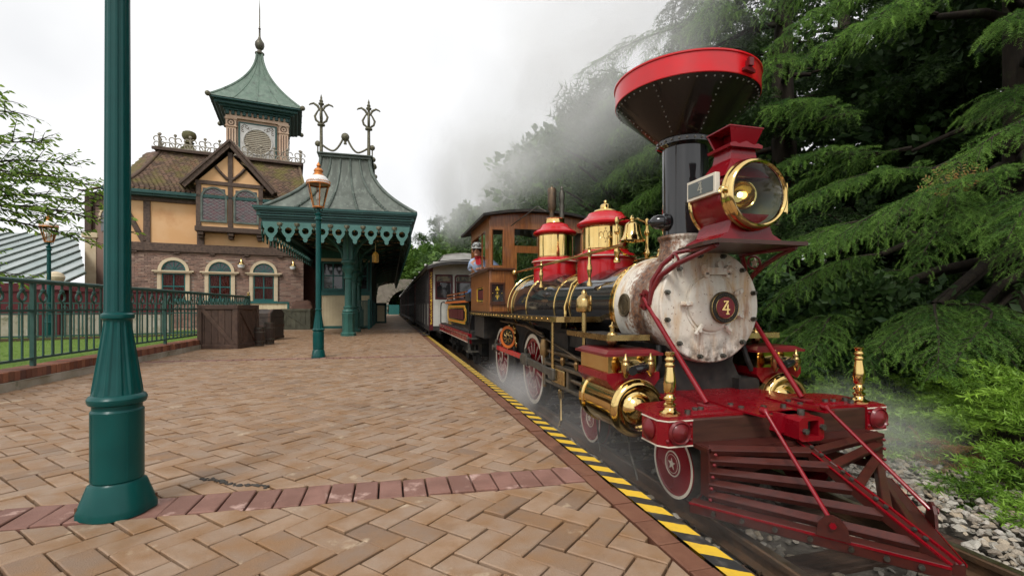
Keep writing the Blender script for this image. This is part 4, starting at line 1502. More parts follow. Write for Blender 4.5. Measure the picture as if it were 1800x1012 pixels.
# --- cylinders and steam chests
for s_ in (-1, 1):
 cx, cz, r = mir(s_, .68), .262, .215
 b = MB()
 b.lathe([(.2, 3.25), (r - .012, 3.25), (r + .006, 3.252), (r + .006, 3.29), (r - .008, 3.30), (r - .008, 3.80), (r + .006, 3.81), (r + .006, 3.86), (r - .02, 3.88), (0, 3.88)], (cx, 0, cz), (0, 1, 0), 64, close=False)
 cyl_ = b.build('cylinder', M['brass'], loco)
 b = MB()
 b.lathe([(r + .004, 3.25), (r - .002, 3.228), (r - .014, 3.210), (r - .030, 3.203), (r - .046, 3.208), (r - .058, 3.222), (r - .075, 3.242), (.122, 3.250), (.108, 3.246), (.096, 3.232), (.075, 3.208), (.045, 3.190), (.02, 3.184), (0, 3.183)], (cx, 0, cz), (0, 1, 0), 64, close=False)
 b.build('cylinder_cover', M['brass'], cyl_)
 b = MB()
 x0, x1 = cx - .205, cx + .205
 pr = [(-.225, .525), (.225, .525), (.225, .47), (.20, .44), (.165, .40), (-.165, .40), (-.20, .44), (-.225, .47)]
 b.prism(pr, (cx, 3.30, 0), (1, 0, 0), (0, 0, 1), (0, .56, 0))
 b.build('chest_base', M['red'], cyl_, smooth=0)
 b = MB()
 b.b2(x0, x1, 3.315, 3.845, .525, .655)
 b.build('steam_chest', M['brass'], cyl_, smooth=0)
 b = MB()
 frus(b, (cx, 3.58), .655, .675, .245, .245, .305, .305)
 frus(b, (cx, 3.58), .675, .70, .235, .19, .295, .25)
 b.build('chest_lid', M['red_dark'], cyl_, smooth=0)
 b = MB()
 b.tube([(cx + .06, 3.32, .575), (cx + .06, 3.24, .575), (cx - .02, 3.20, .565), (cx - .08, 3.21, .56)], [.04, .042, .035, .03], 12)
 b.cyl((cx - .08, 3.24, .56), (cx - .08, 3.16, .56), .035, n=14)
 b.build('relief_valve', M['black'], cyl_)
 b = MB()
 for dx in (.11, -.10):
  b.lathe([(.012, .50), (.022, .52), (.034, .55), (.036, .60), (.026, .615), (.028, .63), (.012, .65), (.006, .68), (0, .68)], (cx + dx, 3.235, 0), n=14, close=False)
 b.each('oil_cup', M['brass_dull'], cyl_)
 b = MB()
 b.lathe([(.02, .70), (.03, .715), (.045, .74), (.048, .80), (.04, .815), (.02, .825), (.02, .86), (.03, .87), (.008, .89), (.006, .91), (0, .91)], (cx + s_ * .03, 3.60, 0), n=18, close=False)
 b.build('lubricator', M['brass_dull'], cyl_)
 # black saddle casting that carries the cylinder
 b = MB()
 b.b2(mir(s_, .30), mir(s_, .50), 3.32, 3.85, .05, .44)
 b.tube([(mir(s_, .40), 3.40, .72), (mir(s_, .42), 3.36, .58), (mir(s_, .46), 3.36, .50)], .022, 8)
 b.build('cylinder_saddle', M['black_matt'], loco, smooth=0)
# --- running boards with brass nosing
for s_ in (-1, 1):
 xi, xo = mir(s_, .40), mir(s_, .90)
 b = MB()
 out = [(xi, 9.7), (xo, 9.7), (xo, 4.62), (xo - s_ * .03, 4.52), (xo - s_ * .10, 4.47), (xi, 4.47)]
 b.prism(out, (0, 0, .897), (1, 0, 0), (0, 1, 0), (0, 0, .022))
 rb = b.build('running_board', M['black_matt'], loco, smooth=0)
 b = MB()
 pts = [(xo, 9.7), (xo, 4.62), (xo - s_ * .03, 4.52), (xo - s_ * .10, 4.47), (xi, 4.47)]
 for p0, p1 in zip(pts, pts[1:]):
  b.beam((p0[0], p0[1], .907), (p1[0], p1[1], .907), .014, .055)
 b.build('brass_nosing', M['brass_dull'], rb, smooth=0)
 b = MB()
 for k in range(26):
  b.cyl((xo - s_ * .005, 4.7 + k * .19, .907), (xo + s_ * .011, 4.7 + k * .19, .907), .008, n=6)
 b.build('nosing_screws', M['brass_dull'], rb, kind='stuff')
 b = MB()
 b.b2(mir(s_, .45), mir(s_, .82), 3.46, 4.32, .775, .795)
 fb = b.build('front_step', M['black_matt'], loco, smooth=0)
 b = MB()
 b.b2(mir(s_, .818), mir(s_, .832), 3.45, 4.33, .762, .808)
 b.b2(mir(s_, .45), mir(s_, .818), 3.444, 3.458, .762, .808)
 b.build('brass_nosing', M['brass_dull'], fb, smooth=0)
 b = MB()
 for y in (5.0, 4.12):
  b.cyl((mir(s_, .74), y, .28), (mir(s_, .74), y, .90 if y > 4.4 else .776), .018, n=8)
 b.each('board_bracket', M['brass_dull'], rb)
 b = MB()
 x = mir(s_, .74)
 b.cyl((x, 4.12, .795), (x, 4.12, 1.0), .022, n=10)
 b.lathe([(.03, .98), (.07, .99), (.075, 1.0), (.075, 1.10), (.068, 1.11), (.05, 1.135), (.028, 1.15), (.026, 1.175), (.014, 1.19), (0, 1.20)], (x, 4.12, 0), n=24, close=False)
 b.torus((x + .05, 4.08, 1.09), (1, -.5, 0), .045, .009, 18, 6)
 b.build('oil_lamp', M['brass_dull'], loco)
# --- ornamental brass medallion ahead of the rear driving wheel
for s_ in (-1, 1):
 b = MB()
 o_ = Vector((mir(s_, .73), 7.10, .57))
 ax = Vector((s_, -.55, 0)).normalized()
 b.lathe([(.10, -.14), (.15, -.09), (.165, -.02), (.165, 0), (0, 0)], o_, ax, 36, close=False, up=(0, 0, 1))
 md_ = b.build('medallion', M['brass'], loco)
 b = MB()
 b.lathe([(.128, .002), (.13, .012), (.172, .012), (.174, 0)], o_, ax, 36, close=False)
 b.build('orange_rim', M['orange_paint'], md_)
 b = MB()
 b.lathe([(0, .004), (.128, .004)], o_, ax, 36, close=False)
 b.build('dark_field', M['black'], md_)
 u, w2, d = frame(ax)
 b = MB()
 for k in range(8):
  a = k * PI / 4
  c0 = o_ + d * .008
  b.torus(c0 + u * (.065 * math.cos(a)) + w2 * (.065 * math.sin(a)), d, .032, .006, 14, 5, a, a + 4.6)
 b.build('scrollwork', M['brass_dull'], md_)
 b = MB()
 for k in range(9):
  a = .4 * k
  c0 = o_ + Vector((s_ * -.06, -.12 - .018 * k, .16 - .03 * k))
  b.torus(c0, (s_, .3, 0), .035 + .008 * (k % 3), .016, 14, 6, a, a + 4.4)
  c0 = o_ + Vector((s_ * -.06, .16 + .01 * k, .17 - .02 * k))
  if k < 4:
   b.torus(c0, (s_, .3, 0), .035, .014, 14, 6, a, a + 4.4)
 b.build('brass_scrolls', M['brass'], md_)
# ------------------------------------------------------------------ pilot deck, bumper beam and cowcatcher
DZ = .335
b = MB()
out = [(-.88, 2.62), (-.84, 2.585), (.84, 2.585), (.88, 2.62), (.88, 2.92), (.78, 3.02), (.52, 3.06), (.50, 3.55), (-.50, 3.55), (-.52, 3.06), (-.78, 3.02), (-.88, 2.92)]
b.prism([(CX + x, y) for x, y in out], (0, 0, DZ), (1, 0, 0), (0, 1, 0), (0, 0, .016))
dk = b.build('pilot_deck', M['red'], loco, smooth=0)
b = MB()
for s_ in (-1, 1):
 b.prism([(s_ * .20, 2.43), (s_ * .275, 2.43), (s_ * .30, 2.62), (s_ * .28, 2.95), (s_ * .22, 2.95), (s_ * .17, 2.62)], (CX, 0, DZ + .016), (1, 0, 0), (0, 1, 0), (0, 0, .012))
 b.prism([(s_ * .37, 2.66), (s_ * .62, 2.66), (s_ * .62, 2.74), (s_ * .46, 2.80), (s_ * .37, 2.80)], (CX, 0, DZ + .016), (1, 0, 0), (0, 1, 0), (0, 0, .010))
b.each('deck_strap', M['red'], dk, smooth=0)
for x, y in ((-.24, 2.66), (-.24, 2.76), (.24, 2.66), (.24, 2.76), (-.52, 2.70), (-.57, 2.69), (.5, 2.70), (.56, 2.69), (-.66, 2.64), (.08, 2.64), (-.08, 2.64), (.66, 2.64), (.70, 2.72), (-.70, 2.74)):
 b = MB()
 b.cyl((CX + x, y, DZ + .014), (CX + x, y, DZ + .040), .019, n=6)
 b.build('bolt', M['bolt'], dk, smooth=0)
b = MB()
b.b2(CX - .80, CX + .80, 2.56, 2.74, .183, DZ, .008)
b.build('bumper_beam', M['beam_wood'], loco, smooth=0)
# corner marker lanterns built into the beam ends
for s_ in (-1, 1):
 b = MB()
 x0, x1 = CX + s_ * .69, CX + s_ * .905
 out = [(x0, 2.545), (CX + s_ * .86, 2.545), (x1, 2.60), (x1, 2.78), (x0, 2.78)]
 b.prism(out, (0, 0, .172), (1, 0, 0), (0, 1, 0), (0, 0, .172))
 ml = b.build('marker_lantern', M['red'], loco, smooth=0)
 b = MB()
 c0 = Vector((CX + s_ * .785, 2.545, .262))
 b.lathe([(.075, 0), (.078, .008), (.066, .022), (.058, .012), (.05, .02), (.03, .034), (0, .040)], c0, (0, -1, 0), 32, close=False)
 b.build('lantern_lens', M['red_dark'], ml)
 b = MB()
 c0 = Vector((CX + s_ * .905, 2.69, .262))
 b.lathe([(.066, 0), (.068, .008), (.05, .02), (.03, .034), (0, .040)], c0, (s_, 0, 0), 32, close=False)
 b.build('side_lens', M['red_dark'], ml)
 b = MB()
 for z in (.178, .334):
  pts = [(x0, 2.5435), (CX + s_ * .86, 2.5435), (CX + s_ * .9065, 2.60), (CX + s_ * .9065, 2.78)]
  for p0, p1 in zip(pts, pts[1:]):
   b.beam((p0[0], p0[1], z), (p1[0], p1[1], z), .005, .008)
 b.build('cream_lining', M['cream_line'], ml, smooth=0)
 for dx, dz in ((.705, .215), (.865, .215), (.705, .305)):
  b = MB()
  b.ball((CX + s_ * dx, 2.545, dz), .012, 8, 6)
  b.build('rivet', M['red_dark'], ml)
 # turned brass post
 b = MB()
 b.lathe([(.066, DZ + .016), (.066, DZ + .026), (.05, DZ + .032), (.034, DZ + .045), (.03, DZ + .06), (.04, DZ + .068), (.04, DZ + .08), (.026, DZ + .09), (.026, DZ + .10), (.038, DZ + .108), (.038, DZ + .12), (.025, DZ + .13), (.023, DZ + .142),
    (.033, DZ + .15), (.038, DZ + .19), (.037, DZ + .23), (.027, DZ + .29), (.024, DZ + .315), (.031, DZ + .322), (.031, DZ + .333), (.024, DZ + .34), (.024, DZ + .35), (.031, DZ + .357), (.031, DZ + .368), (.024, DZ + .375), (.024, DZ + .385), (.03, DZ + .392), (.03, DZ + .408), (.022, DZ + .412), (0, DZ + .412)],
   (CX + s_ * .77, 2.67, 0), n=32, close=False)
 b.build('brass_post', M['brass'], loco, smooth=50)
 # smokebox brace
 b = MB()
 b.tube([(CX + s_ * .475, 3.50, 1.11), (CX + s_ * .463, 3.43, 1.02), (CX + s_ * .40, 2.80, DZ + .04)], .019, 12)
 b.build('smokebox_brace', M['red'], loco)
 b = MB()
 b.b2(CX + s_ * .36, CX + s_ * .44, 2.74, 2.86, DZ + .016, DZ + .034, .004)
 b.prism([(.055 * math.cos(t), .085 * math.sin(t)) for t in np.linspace(0, 2 * PI, 20)[:-1]], (CX + s_ * .452, 3.50, 1.09), (0, 1, 0), (0, 0, 1), (s_ * .025, 0, 0))
 for dy, dz in ((-.03, .05), (.03, -.05), (.03, .045), (-.03, -.05)):
  b.cyl((CX + s_ * .47, 3.5 + dy, 1.09 + dz), (CX + s_ * .492, 3.5 + dy, 1.09 + dz), .014, n=6)
 b.each('brace_foot', M['red_dark'], loco, smooth=0)
# coupler pocket
b = MB()
b.plate([(-.095, -.06), (-.07, -.075), (.07, -.075), (.095, -.06), (.095, .05), (.07, .07), (-.07, .07), (-.095, .05)], [[(-.03, -.045), (.05, -.045), (.05, .05), (-.03, .05)]], (CX + .02, 2.36, .28), (1, 0, 0), (0, 0, 1), (0, .20, 0))
b.prism([(-.13, -.05), (.13, -.05), (.10, .065), (-.10, .065)], (CX + .02, 2.47, .285), (1, 0, 0), (0, 0, 1), (0, .09, 0))
cp = b.build('coupler', M['red'], loco, smooth=0)
b = MB()
b.b2(CX - .01, CX + .07, 2.42, 2.45, .24, .33)
b.build('coupler_throat', M['black_matt'], cp, smooth=0)
b = MB()
for dx in (-.055, .075):
 b.cyl((CX + .02 + dx, 2.365, .27 if dx < 0 else .29), (CX + .02 + dx, 2.338, .27 if dx < 0 else .29), .019, n=6)
b.cyl((CX + .02, 2.44, .35), (CX + .02, 2.44, .385), .022, n=10)
b.each('coupler_bolt', M['bolt'], cp, smooth=0)
# cowcatcher
pl = MB()
APEX, TIP = Vector((CX, 2.46, .185)), Vector((CX, 1.60, -.165))
pl.beam(APEX + Vector((0, .05, .02)), TIP, .07, .045)
pilot = pl.build('cowcatcher', M['pilot_wood'], loco, smooth=0)
b = MB()
off = Vector((0, -.012, .028))
for s_ in (-1, 1):
 b.beam(APEX + off + Vector((s_ * .029, .03, 0)), TIP + off + Vector((s_ * .029, -.01, -.005)), .012, .012)
b.each('spine_strip', M['red'], pilot, smooth=0)
b = MB()
nrm = Vector((0, -.38, .92))
for t in (.12, .2, .36, .42, .58, .64, .80, .86):
 p = APEX.lerp(TIP, t) + off
 b.cyl(p, p + nrm * .012, .012, n=6)
b.each('spine_bolt', M['bolt'], pilot, smooth=0)
for s_ in (-1, 1):
 L0, T0 = Vector((CX + s_ * .75, 2.48, -.155)), Vector((CX + s_ * .012, 1.595, -.175))
 b = MB()
 b.beam(L0, T0, .085, .065, ch=.006)
 b.build('base_rail', M['pilot_wood'], pilot, smooth=0)
 b = MB()
 d = (T0 - L0).normalized()
 side = Vector((s_ * -d.y, d.x * s_, 0))
 if side.y > 0:
  side = -side
 for z in (.026,):
  b.beam(L0 + side * .044 + Vector((0, 0, z)), T0 + side * .044 + Vector((0, 0, z)), .005, .012)
 b.build('red_edge', M['red'], pilot, smooth=0)
 b = MB()
 for t in (.12, .25, .39, .53, .68, .80, .91):
  p = L0.lerp(T0, t) + side * .042
  b.cyl(p, p + side * .016, .013, n=8)
 b.each('rail_bolt', M['bolt'], pilot)
 b = MB()
 b.box((CX + s_ * .64, 2.46, .045), (.06, .08, .30), None, .004)
 b.build('corner_post', M['pilot_wood'], pilot, smooth=0)
 for zl, ye, ze in ((.178, 2.34, .158), (.118, 2.215, .108), (.046, 2.07, .03), (-.022, 1.90, -.04), (-.090, 1.725, -.112)):
  b = MB()
  p0, p1 = Vector((CX + s_ * .655, 2.44, zl)), Vector((CX + s_ * .012, ye, ze - .012))
  d = (p1 - p0).normalized()
  side = Vector((-d.y * s_, d.x * s_, 0)).normalized()
  if side.y > 0:
   side = -side
  up = (Vector((0, 0, 1)) * .88 + side * .47).normalized()
  b.beam(p0, p1, .05, .042, up, .004)
  b.build('slat', M['pilot_wood'], pilot, smooth=0)
  b = MB()
  b.ball(p0 + side * .045 + Vector((s_ * -.02, 0, -.018)), .011, 8, 6)
  b.build('slat_bolt', M['red_dark'], pilot)
 b = MB()
 b.beam((CX + s_ * .02, 2.40, .15), (CX + s_ * .62, 2.50, -.02), .07, .05)
 b.each('inner_brace', M['pilot_wood'], pilot, smooth=0)
 # tie rod from the deck strap to the base rail
 b = MB()
 bx_, by_ = CX + s_ * .30, 1.93
 top, bot = Vector((CX + s_ * .237, 2.455, DZ + .045)), Vector((bx_ + s_ * .03, by_ - .02, -.065))
 b.tube([top + Vector((0, .03, .006)), top, top + (bot - top) * .03, bot], [.022, .024, .0115, .0115], 10)
 tr = b.build('tie_rod', M['red'], pilot)
 b = MB()
 L_ = L0.lerp(T0, .62)
 d = (T0 - L0).normalized()
 b.prism([(-.075, -.05), (.075, -.05), (.06, .02), (.03, .055), (0, .066), (-.03, .055), (-.06, .02)], bot + Vector((0, 0, -.02)), d, (0, 0, 1), side * .014)
 b.cyl(bot - side * .0 , bot + side * .03, .018, n=8)
 b.build('rod_bracket', M['pilot_wood'], tr, smooth=0)
 b = MB()
 b.cyl(bot + side * .014, bot + side * .034, .017, n=6)
 b.build('rod_pin', M['red'], tr)
b = MB()
b.b2(CX - .68, CX + .68, 2.42, 2.56, .165, .19)
b.build('pilot_head', M['pilot_wood'], pilot, smooth=0)
# ------------------------------------------------------------------ cab (a part of the locomotive)
CYF, CYR = 7.85, 9.72
HW = .87
cabm = MB()
cabm.b2(CX - HW, CX + HW, CYF, CYR, .93, .96)
cab = cabm.build('cab', M['wood_dark'], loco, smooth=0)
def cpart(name, f, m=None, smooth=0):
 b = MB()
 f(b)
 return b.build(name, m or M['wood'], cab, smooth=smooth)
T = .05
# front wall: posts, rails and panels about the two windows and the middle light
for s_ in (-1, 1):
 cpart('corner_post', lambda b: b.lathe([(.036, .96), (.036, 2.60)], (CX + s_ * (HW - .036), CYF + .036, 0), n=20))
 cpart('post', lambda b: b.b2(CX + s_ * .43, CX + s_ * .61, CYF, CYF + T, .96, 2.60, .004))
 cpart('head_panel', lambda b: b.b2(CX + s_ * .61, CX + s_ * (HW - .04), CYF + .002, CYF + T - .002, 2.40, 2.60))
 cpart('sill_panel', lambda b: b.b2(CX + s_ * .61, CX + s_ * (HW - .04), CYF + .002, CYF + T - .002, 1.45, 1.70))
 cpart('foot_panel', lambda b: b.b2(CX + s_ * .61, CX + s_ * (HW - .04), CYF + .002, CYF + T - .002, .96, 1.10))
 def fr(b):
  xi, xo = CX + s_ * .61, CX + s_ * (HW - .015)
  b.b2(xi, xi + s_ * .028, CYF - .012, CYF + T, 1.70, 2.40)
  b.b2(xo - s_ * .028, xo, CYF - .012, CYF + T, 1.70, 2.40)
  b.b2(xi + s_ * .028, xo - s_ * .028, CYF - .012, CYF + T, 2.35, 2.40)
  b.b2(xi + s_ * .028, xo - s_ * .028, CYF - .012, CYF + T, 1.70, 1.745)
 cpart('window_frame', fr)
 def fr2(b):
  xi, xo = CX + s_ * .60, CX + s_ * (HW - .01)
  b.b2(xi, xi + s_ * .03, CYF - .014, CYF, 1.10, 1.45)
  b.b2(xo - s_ * .03, xo, CYF - .014, CYF, 1.10, 1.45)
  b.b2(xi + s_ * .03, xo - s_ * .03, CYF - .014, CYF, 1.42, 1.45)
  b.b2(xi + s_ * .03, xo - s_ * .03, CYF - .014, CYF, 1.10, 1.13)
  b.b2(xi - s_ * .01, xo + s_ * .01, CYF - .03, CYF - .001, 1.075, 1.10)
 cpart('panel_frame', fr2, M['wood_dark'])
 cpart('black_panel', lambda b: b.b2(CX + s_ * .63, CX + s_ * (HW - .04), CYF - .004, CYF + .03, 1.13, 1.42), M['black'])
 def orn(b):
  x = CX + s_ * .735
  for z in (1.275,):
   b.prism(star5(.022, .45), (x, CYF - .0045, z), (1, 0, 0), (0, 0, 1), (0, -.003, 0))
  for dz in (-.055, .055):
   b.torus((x - .014, CYF - .006, 1.275 + dz), (0, 1, 0), .014, .0042, 14, 5)
   b.torus((x + .014, CYF - .006, 1.275 + dz), (0, 1, 0), .014, .0042, 14, 5)
   b.prism([(-.006, 0), (.006, 0), (.012, .02), (0, .05), (-.012, .02)] if dz > 0 else [(-.006, 0), (-.012, -.02), (0, -.05), (.012, -.02), (.006, 0)], (x, CYF - .0045, 1.275 + dz * 1.25), (1, 0, 0), (0, 0, 1), (0, -.003, 0))
  for dx in (-.08, .08):
   b.ball((x + dx, CYF - .005, 1.27), .007, 8, 6)
 cpart('gold_ornament', orn, M['gold_paint'])
 # side wall
 xs = CX + s_ * (HW - T / 2)
 W2 = T / 2
 cpart('side_panel', lambda b: (b.b2(xs - W2, xs + W2, CYF + .06, CYR, .96, 1.12), b.b2(xs - W2, xs + W2, CYF + .06, CYR, 1.43, 1.66), b.b2(xs - W2 + .001, xs + W2 - .001, CYF + .06, 8.38, 1.12, 1.43), b.b2(xs - W2 + .001, xs + W2 - .001, 9.12, CYR, 1.12, 1.43)))
 cpart('side_window_frame', lambda b: (b.b2(xs - W2 - .006, xs + W2 + .006, 8.36, 9.14, 1.40, 1.435), b.b2(xs - W2 - .006, xs + W2 + .006, 8.36, 9.14, 1.095, 1.125), b.b2(xs - W2 - .006, xs + W2 + .006, 8.36, 8.40, 1.125, 1.40), b.b2(xs - W2 - .006, xs + W2 + .006, 9.10, 9.14, 1.125, 1.40)))
 cpart('side_board', lambda b: b.b2(xs - .01, xs + .012, 8.40, 9.10, 1.125, 1.40), M['black'])
 def louv(b):
  for k in range(5):
   b.b2(xs + s_ * .012, xs + s_ * .020, 8.47 + k * .112, 8.57 + k * .112, 1.185, 1.34)
 cpart('shutter_boards', louv, M['coach_maroon'])
 def yl(b):
  x = xs + s_ * .0225
  for y0, y1, z0, z1 in ((8.43, 8.55, 1.375, 1.385), (8.95, 9.07, 1.375, 1.385), (8.43, 8.55, 1.14, 1.15), (8.95, 9.07, 1.14, 1.15), (8.42, 8.43, 1.14, 1.385), (9.06, 9.07, 1.14, 1.385), (8.7, 8.8, 1.37, 1.385), (8.7, 8.8, 1.14, 1.155)):
   b.b2(min(x, x - s_ * .010), max(x, x - s_ * .010), y0, y1, z0, z1)
 cpart('yellow_lining', yl, M['gold_paint'])
 cpart('side_post', lambda b: b.b2(xs - W2, xs + W2, CYF + .06, 8.22, 1.66, 2.60))
 cpart('side_post', lambda b: b.b2(xs - W2, xs + W2, 9.60, CYR, 1.66, 2.60))
 cpart('window_post', lambda b: b.b2(xs - .014, xs + .014, 8.63, 8.67, 1.70, 2.38))
 cpart('side_header', lambda b: b.b2(xs - W2, xs + W2, 8.22, 9.60, 2.38, 2.60))
 cpart('sill_ledge', lambda b: (b.b2(min(xs - s_ * .03, xs + s_ * .08), max(xs - s_ * .03, xs + s_ * .08), CYF - .05, CYR + .02, 1.655, 1.70, .008), b.b2(min(CX + s_ * .43, CX + s_ * (HW - .056)), max(CX + s_ * .43, CX + s_ * (HW - .056)), CYF - .05, CYF + .0, 1.655, 1.70, .008)), M['wood_dark'])
 cpart('arm_rest', lambda b: b.b2(xs - .05, xs + .04, 8.25, 9.58, 1.70, 1.725, .008), M['wood_dark'])
 # rear wall strips
 cpart('rear_post', lambda b: b.b2(CX + s_ * .50, CX + s_ * (HW - T), CYR - T, CYR, .96, 1.5))
 cpart('rear_stile', lambda b: b.b2(CX + s_ * .72, CX + s_ * (HW - T), CYR - T, CYR, 1.5, 2.6))
cpart('transom', lambda b: b.b2(CX - .43, CX + .43, CYF + .002, CYF + T - .002, 1.97, 2.09))
cpart('header', lambda b: b.b2(CX - .43, CX + .43, CYF + .002, CYF + T - .002, 2.38, 2.64))
cpart('mullion', lambda b: (b.b2(CX - .02, CX + .02, CYF, CYF + T, 2.09, 2.38), b.b2(CX - .43, CX - .39, CYF + .004, CYF + T, 1.50, 1.97), b.b2(CX + .39, CX + .43, CYF + .004, CYF + T, 1.50, 1.97)))
cpart('pane', lambda b: (b.b2(CX - .43, CX - .02, CYF + .02, CYF + .024, 2.09, 2.38), b.b2(CX + .02, CX + .43, CYF + .02, CYF + .024, 2.09, 2.38), b.b2(CX - .39, CX + .39, CYF + .02, CYF + .024, 1.5, 1.97)), M['pane'])
def skirt(b):      # spectacle plate round the boiler
 pts = [(x, z) for x, z in arc(0, BZ, .498, 180, 0, 24)]
 out = [(-.43, .96), (-.43, 1.52), (.43, 1.52), (.43, .96)]
 b.b2(CX - .60, CX - .43, CYF + .006, CYF + T - .006, .96, 1.5)
cpart('spectacle_plate', skirt)
def roof(b):
 n = 20
 pr, pi = [], []
 for i in range(n + 1):
  x = -1.0 + 2.0 * i / n
  z = 2.71 - .115 * abs(x) ** 2.0
  pr.append((x, z))
  pi.append((x, z - .045))
 b.prism(pr + pi[::-1], (CX, CYF - .14, 0), (1, 0, 0), (0, 0, 1), (0, CYR - CYF + .75, 0))
cpart('cab_roof', roof, M['black_matt'], 40)
def soff(b):
 n = 16
 pr, pi = [], []
 for i in range(n + 1):
  x = -.86 + 1.72 * i / n
  pr.append((x, 2.664 - .115 * abs(x) ** 2))
  pi.append((x, 2.575))
 b.prism(pr + pi[::-1], (CX, CYF + .004, 0), (1, 0, 0), (0, 0, 1), (0, T - .01, 0))
cpart('gable_board', soff)
cpart('backhead', lambda b: b.lathe([(.50, 7.86), (.50, 8.5), (.42, 8.55), (0, 8.55)], (CX, 0, BZ), (0, 1, 0), 32, close=False), M['black_matt'], 35)
cpart('cab_floor', lambda b: b.b2(CX - .82, CX + .82, CYF + .1, CYR - .06, .96, 1.0), M['wood_dark'])
cpart('seat', lambda b: b.b2(CX - .8, CX - .4, 8.75, 9.5, 1.0, 1.36), M['wood_dark'])
b = MB()
b.torus((CX, 7.93 - .07, BZ), (0, 1, 0), .56, .012, 40, 6, R(100), R(180))
b.torus((CX, 7.845, BZ), (0, 1, 0), .55, .010, 40, 6, R(-10), R(190))
b.build('brass_bead', M['brass'], cab)
# ------------------------------------------------------------------ tender
ten = thing('tender', 'black four sided tender with gold lined panels on a red frame behind the cab', 'tender', (CX, 12.8, -.29))
b = MB()
b.b2(CX - .80, CX + .80, 10.45, 14.9, .52, 1.16)
tank = b.build('tank', M['black'], ten, smooth=0)
for s_ in (-1, 1):
 x = CX + s_ * .80
 b = MB()
 b.beam((x + s_ * .012, 10.44, 1.165), (x + s_ * .012, 14.92, 1.165), .04, .05, ch=.008)
 b.build('top_moulding', M['orange_paint'], tank, smooth=0)
 b = MB()
 b.beam((x - s_ * .03, 10.44, 1.215), (x - s_ * .03, 14.9, 1.215), .05, .05)
 b.build('flare', M['black_matt'], tank, smooth=0)
 b = MB()
 for z in (1.31, 1.40):
  b.beam((x - s_ * .03, 10.2, z), (x - s_ * .03, 14.8, z), .035, .035)
 for y in (10.25, 11.3, 12.4, 13.5, 14.7):
  b.beam((x - s_ * .03, y, 1.2), (x - s_ * .03, y, 1.41), .035, .035)
 rl = b.build('coal_rail', M['wood_dark'], ten, smooth=0)
 b = MB()
 for z in (1.296, 1.388):
  b.beam((x - s_ * .011, 10.2, z), (x - s_ * .011, 14.8, z), .004, .012)
 b.build('orange_lining', M['orange_paint'], rl, smooth=0)
 # gold lined panel with shaped corners
 b = MB()
 y0, y1, z0, z1 = 10.85, 14.45, .64, 1.07
 xx = x + s_ * .004
 def ring_pts(k):
  ya, yb, za, zb = y0 + k, y1 - k, z0 + k * .4, z1 - k * .4
  c_ = .18
  return [(ya + c_, za), (yb - c_, za), (yb - c_, za + .05), (yb, za + .09), (yb, zb - .09), (yb - c_, zb - .05), (yb - c_, zb), (ya + c_, zb), (ya + c_, zb - .05), (ya, zb - .09), (ya, za + .09), (ya + c_, za + .05)]
 for k, hh in ((0, .013), (.12, .008)):
  pts = ring_pts(k)
  for i in range(len(pts)):
   p0, p1 = pts[i], pts[(i + 1) % len(pts)]
   b.beam((xx, p0[0], p0[1]), (xx, p1[0], p1[1]), hh, .006, (1, 0, 0))
 b.build('gold_lining', M['gold_paint'], tank, smooth=0)
 b = MB()
 pts = ring_pts(.06)
 for i in range(len(pts)):
  p0, p1 = pts[i], pts[(i + 1) % len(pts)]
  b.beam((xx, p0[0], p0[1]), (xx, p1[0], p1[1]), .022, .004, (1, 0, 0))
 b.build('orange_lining', M['orange_paint'], tank, smooth=0)
 for k in range(6):
  b = MB()
  ya = 11.25 + k * .48
  b.b2(min(xx, xx + s_ * .008), max(xx, xx + s_ * .008), ya, ya + .46, .73, .98)
  b.build('maroon_panel', M['coach_maroon'], tank, smooth=0)
 b = MB()
 for y in (10.5, 14.85):
  for k in range(13):
   b.ball((x, y, .55 + k * .05), .009, 6, 4)
 b.build('rivets', M['iron'], tank, kind='stuff')
 b = MB()
 b.b2(CX + s_ * .82, CX + s_ * .90, 9.78, 15.9, .27, .43, .006)
 fm = b.build('side_frame', M['red'], ten, smooth=0)
 b = MB()
 b.b2(CX + s_ * .70, CX + s_ * .93, 9.78, 15.9, .43, .47, .006)
 b.build('frame_top', M['red'], fm, smooth=0)
 b = MB()
 b.b2(CX + s_ * .9005, CX + s_ * .904, 9.80, 15.88, .278, .29)
 b.b2(CX + s_ * .9005, CX + s_ * .904, 9.80, 15.88, .41, .42)
 b.build('cream_lining', M['cream_line'], fm, smooth=0)
 b = MB()
 b.tube([(CX + s_ * .84, 9.82, .95), (CX + s_ * .86, 9.80, .8), (CX + s_ * .86, 9.95, .62), (CX + s_ * .86, 10.0, .45)], .014, 8)
 b.tube([(CX + s_ * .86, 15.9, .45), (CX + s_ * .86, 15.9, 1.05), (CX + s_ * .86, 15.75, 1.18), (CX + s_ * .84, 15.2, 1.2), (CX + s_ * .84, 15.0, 1.18)], .018, 8)
 b.each('grab_rail', M['black_matt'], ten)
 b = MB()
 b.b2(CX + s_ * .72, CX + s_ * .96, 9.62, 9.86, .10, .125)
 b.b2(CX + s_ * .72, CX + s_ * .96, 9.60, 9.86, .37, .395)
 b.beam((CX + s_ * .9, 9.84, .44), (CX + s_ * .9, 9.80, .1), .05, .02)
 b.each('cab_step', M['iron'], ten, smooth=0)
b = MB()
b.b2(CX - .85, CX + .85, 9.78, 15.9, .47, .52)
b.b2(CX - .55, CX + .55, 10.2, 15.6, -.02, .43)
b.b2(CX - .85, CX + .85, 9.74, 9.80, .26, .47)
b.b2(CX - .85, CX + .85, 15.88, 15.94, .26, .47)
b.build('underframe', M['black_matt'], ten, smooth=0)
b = MB()
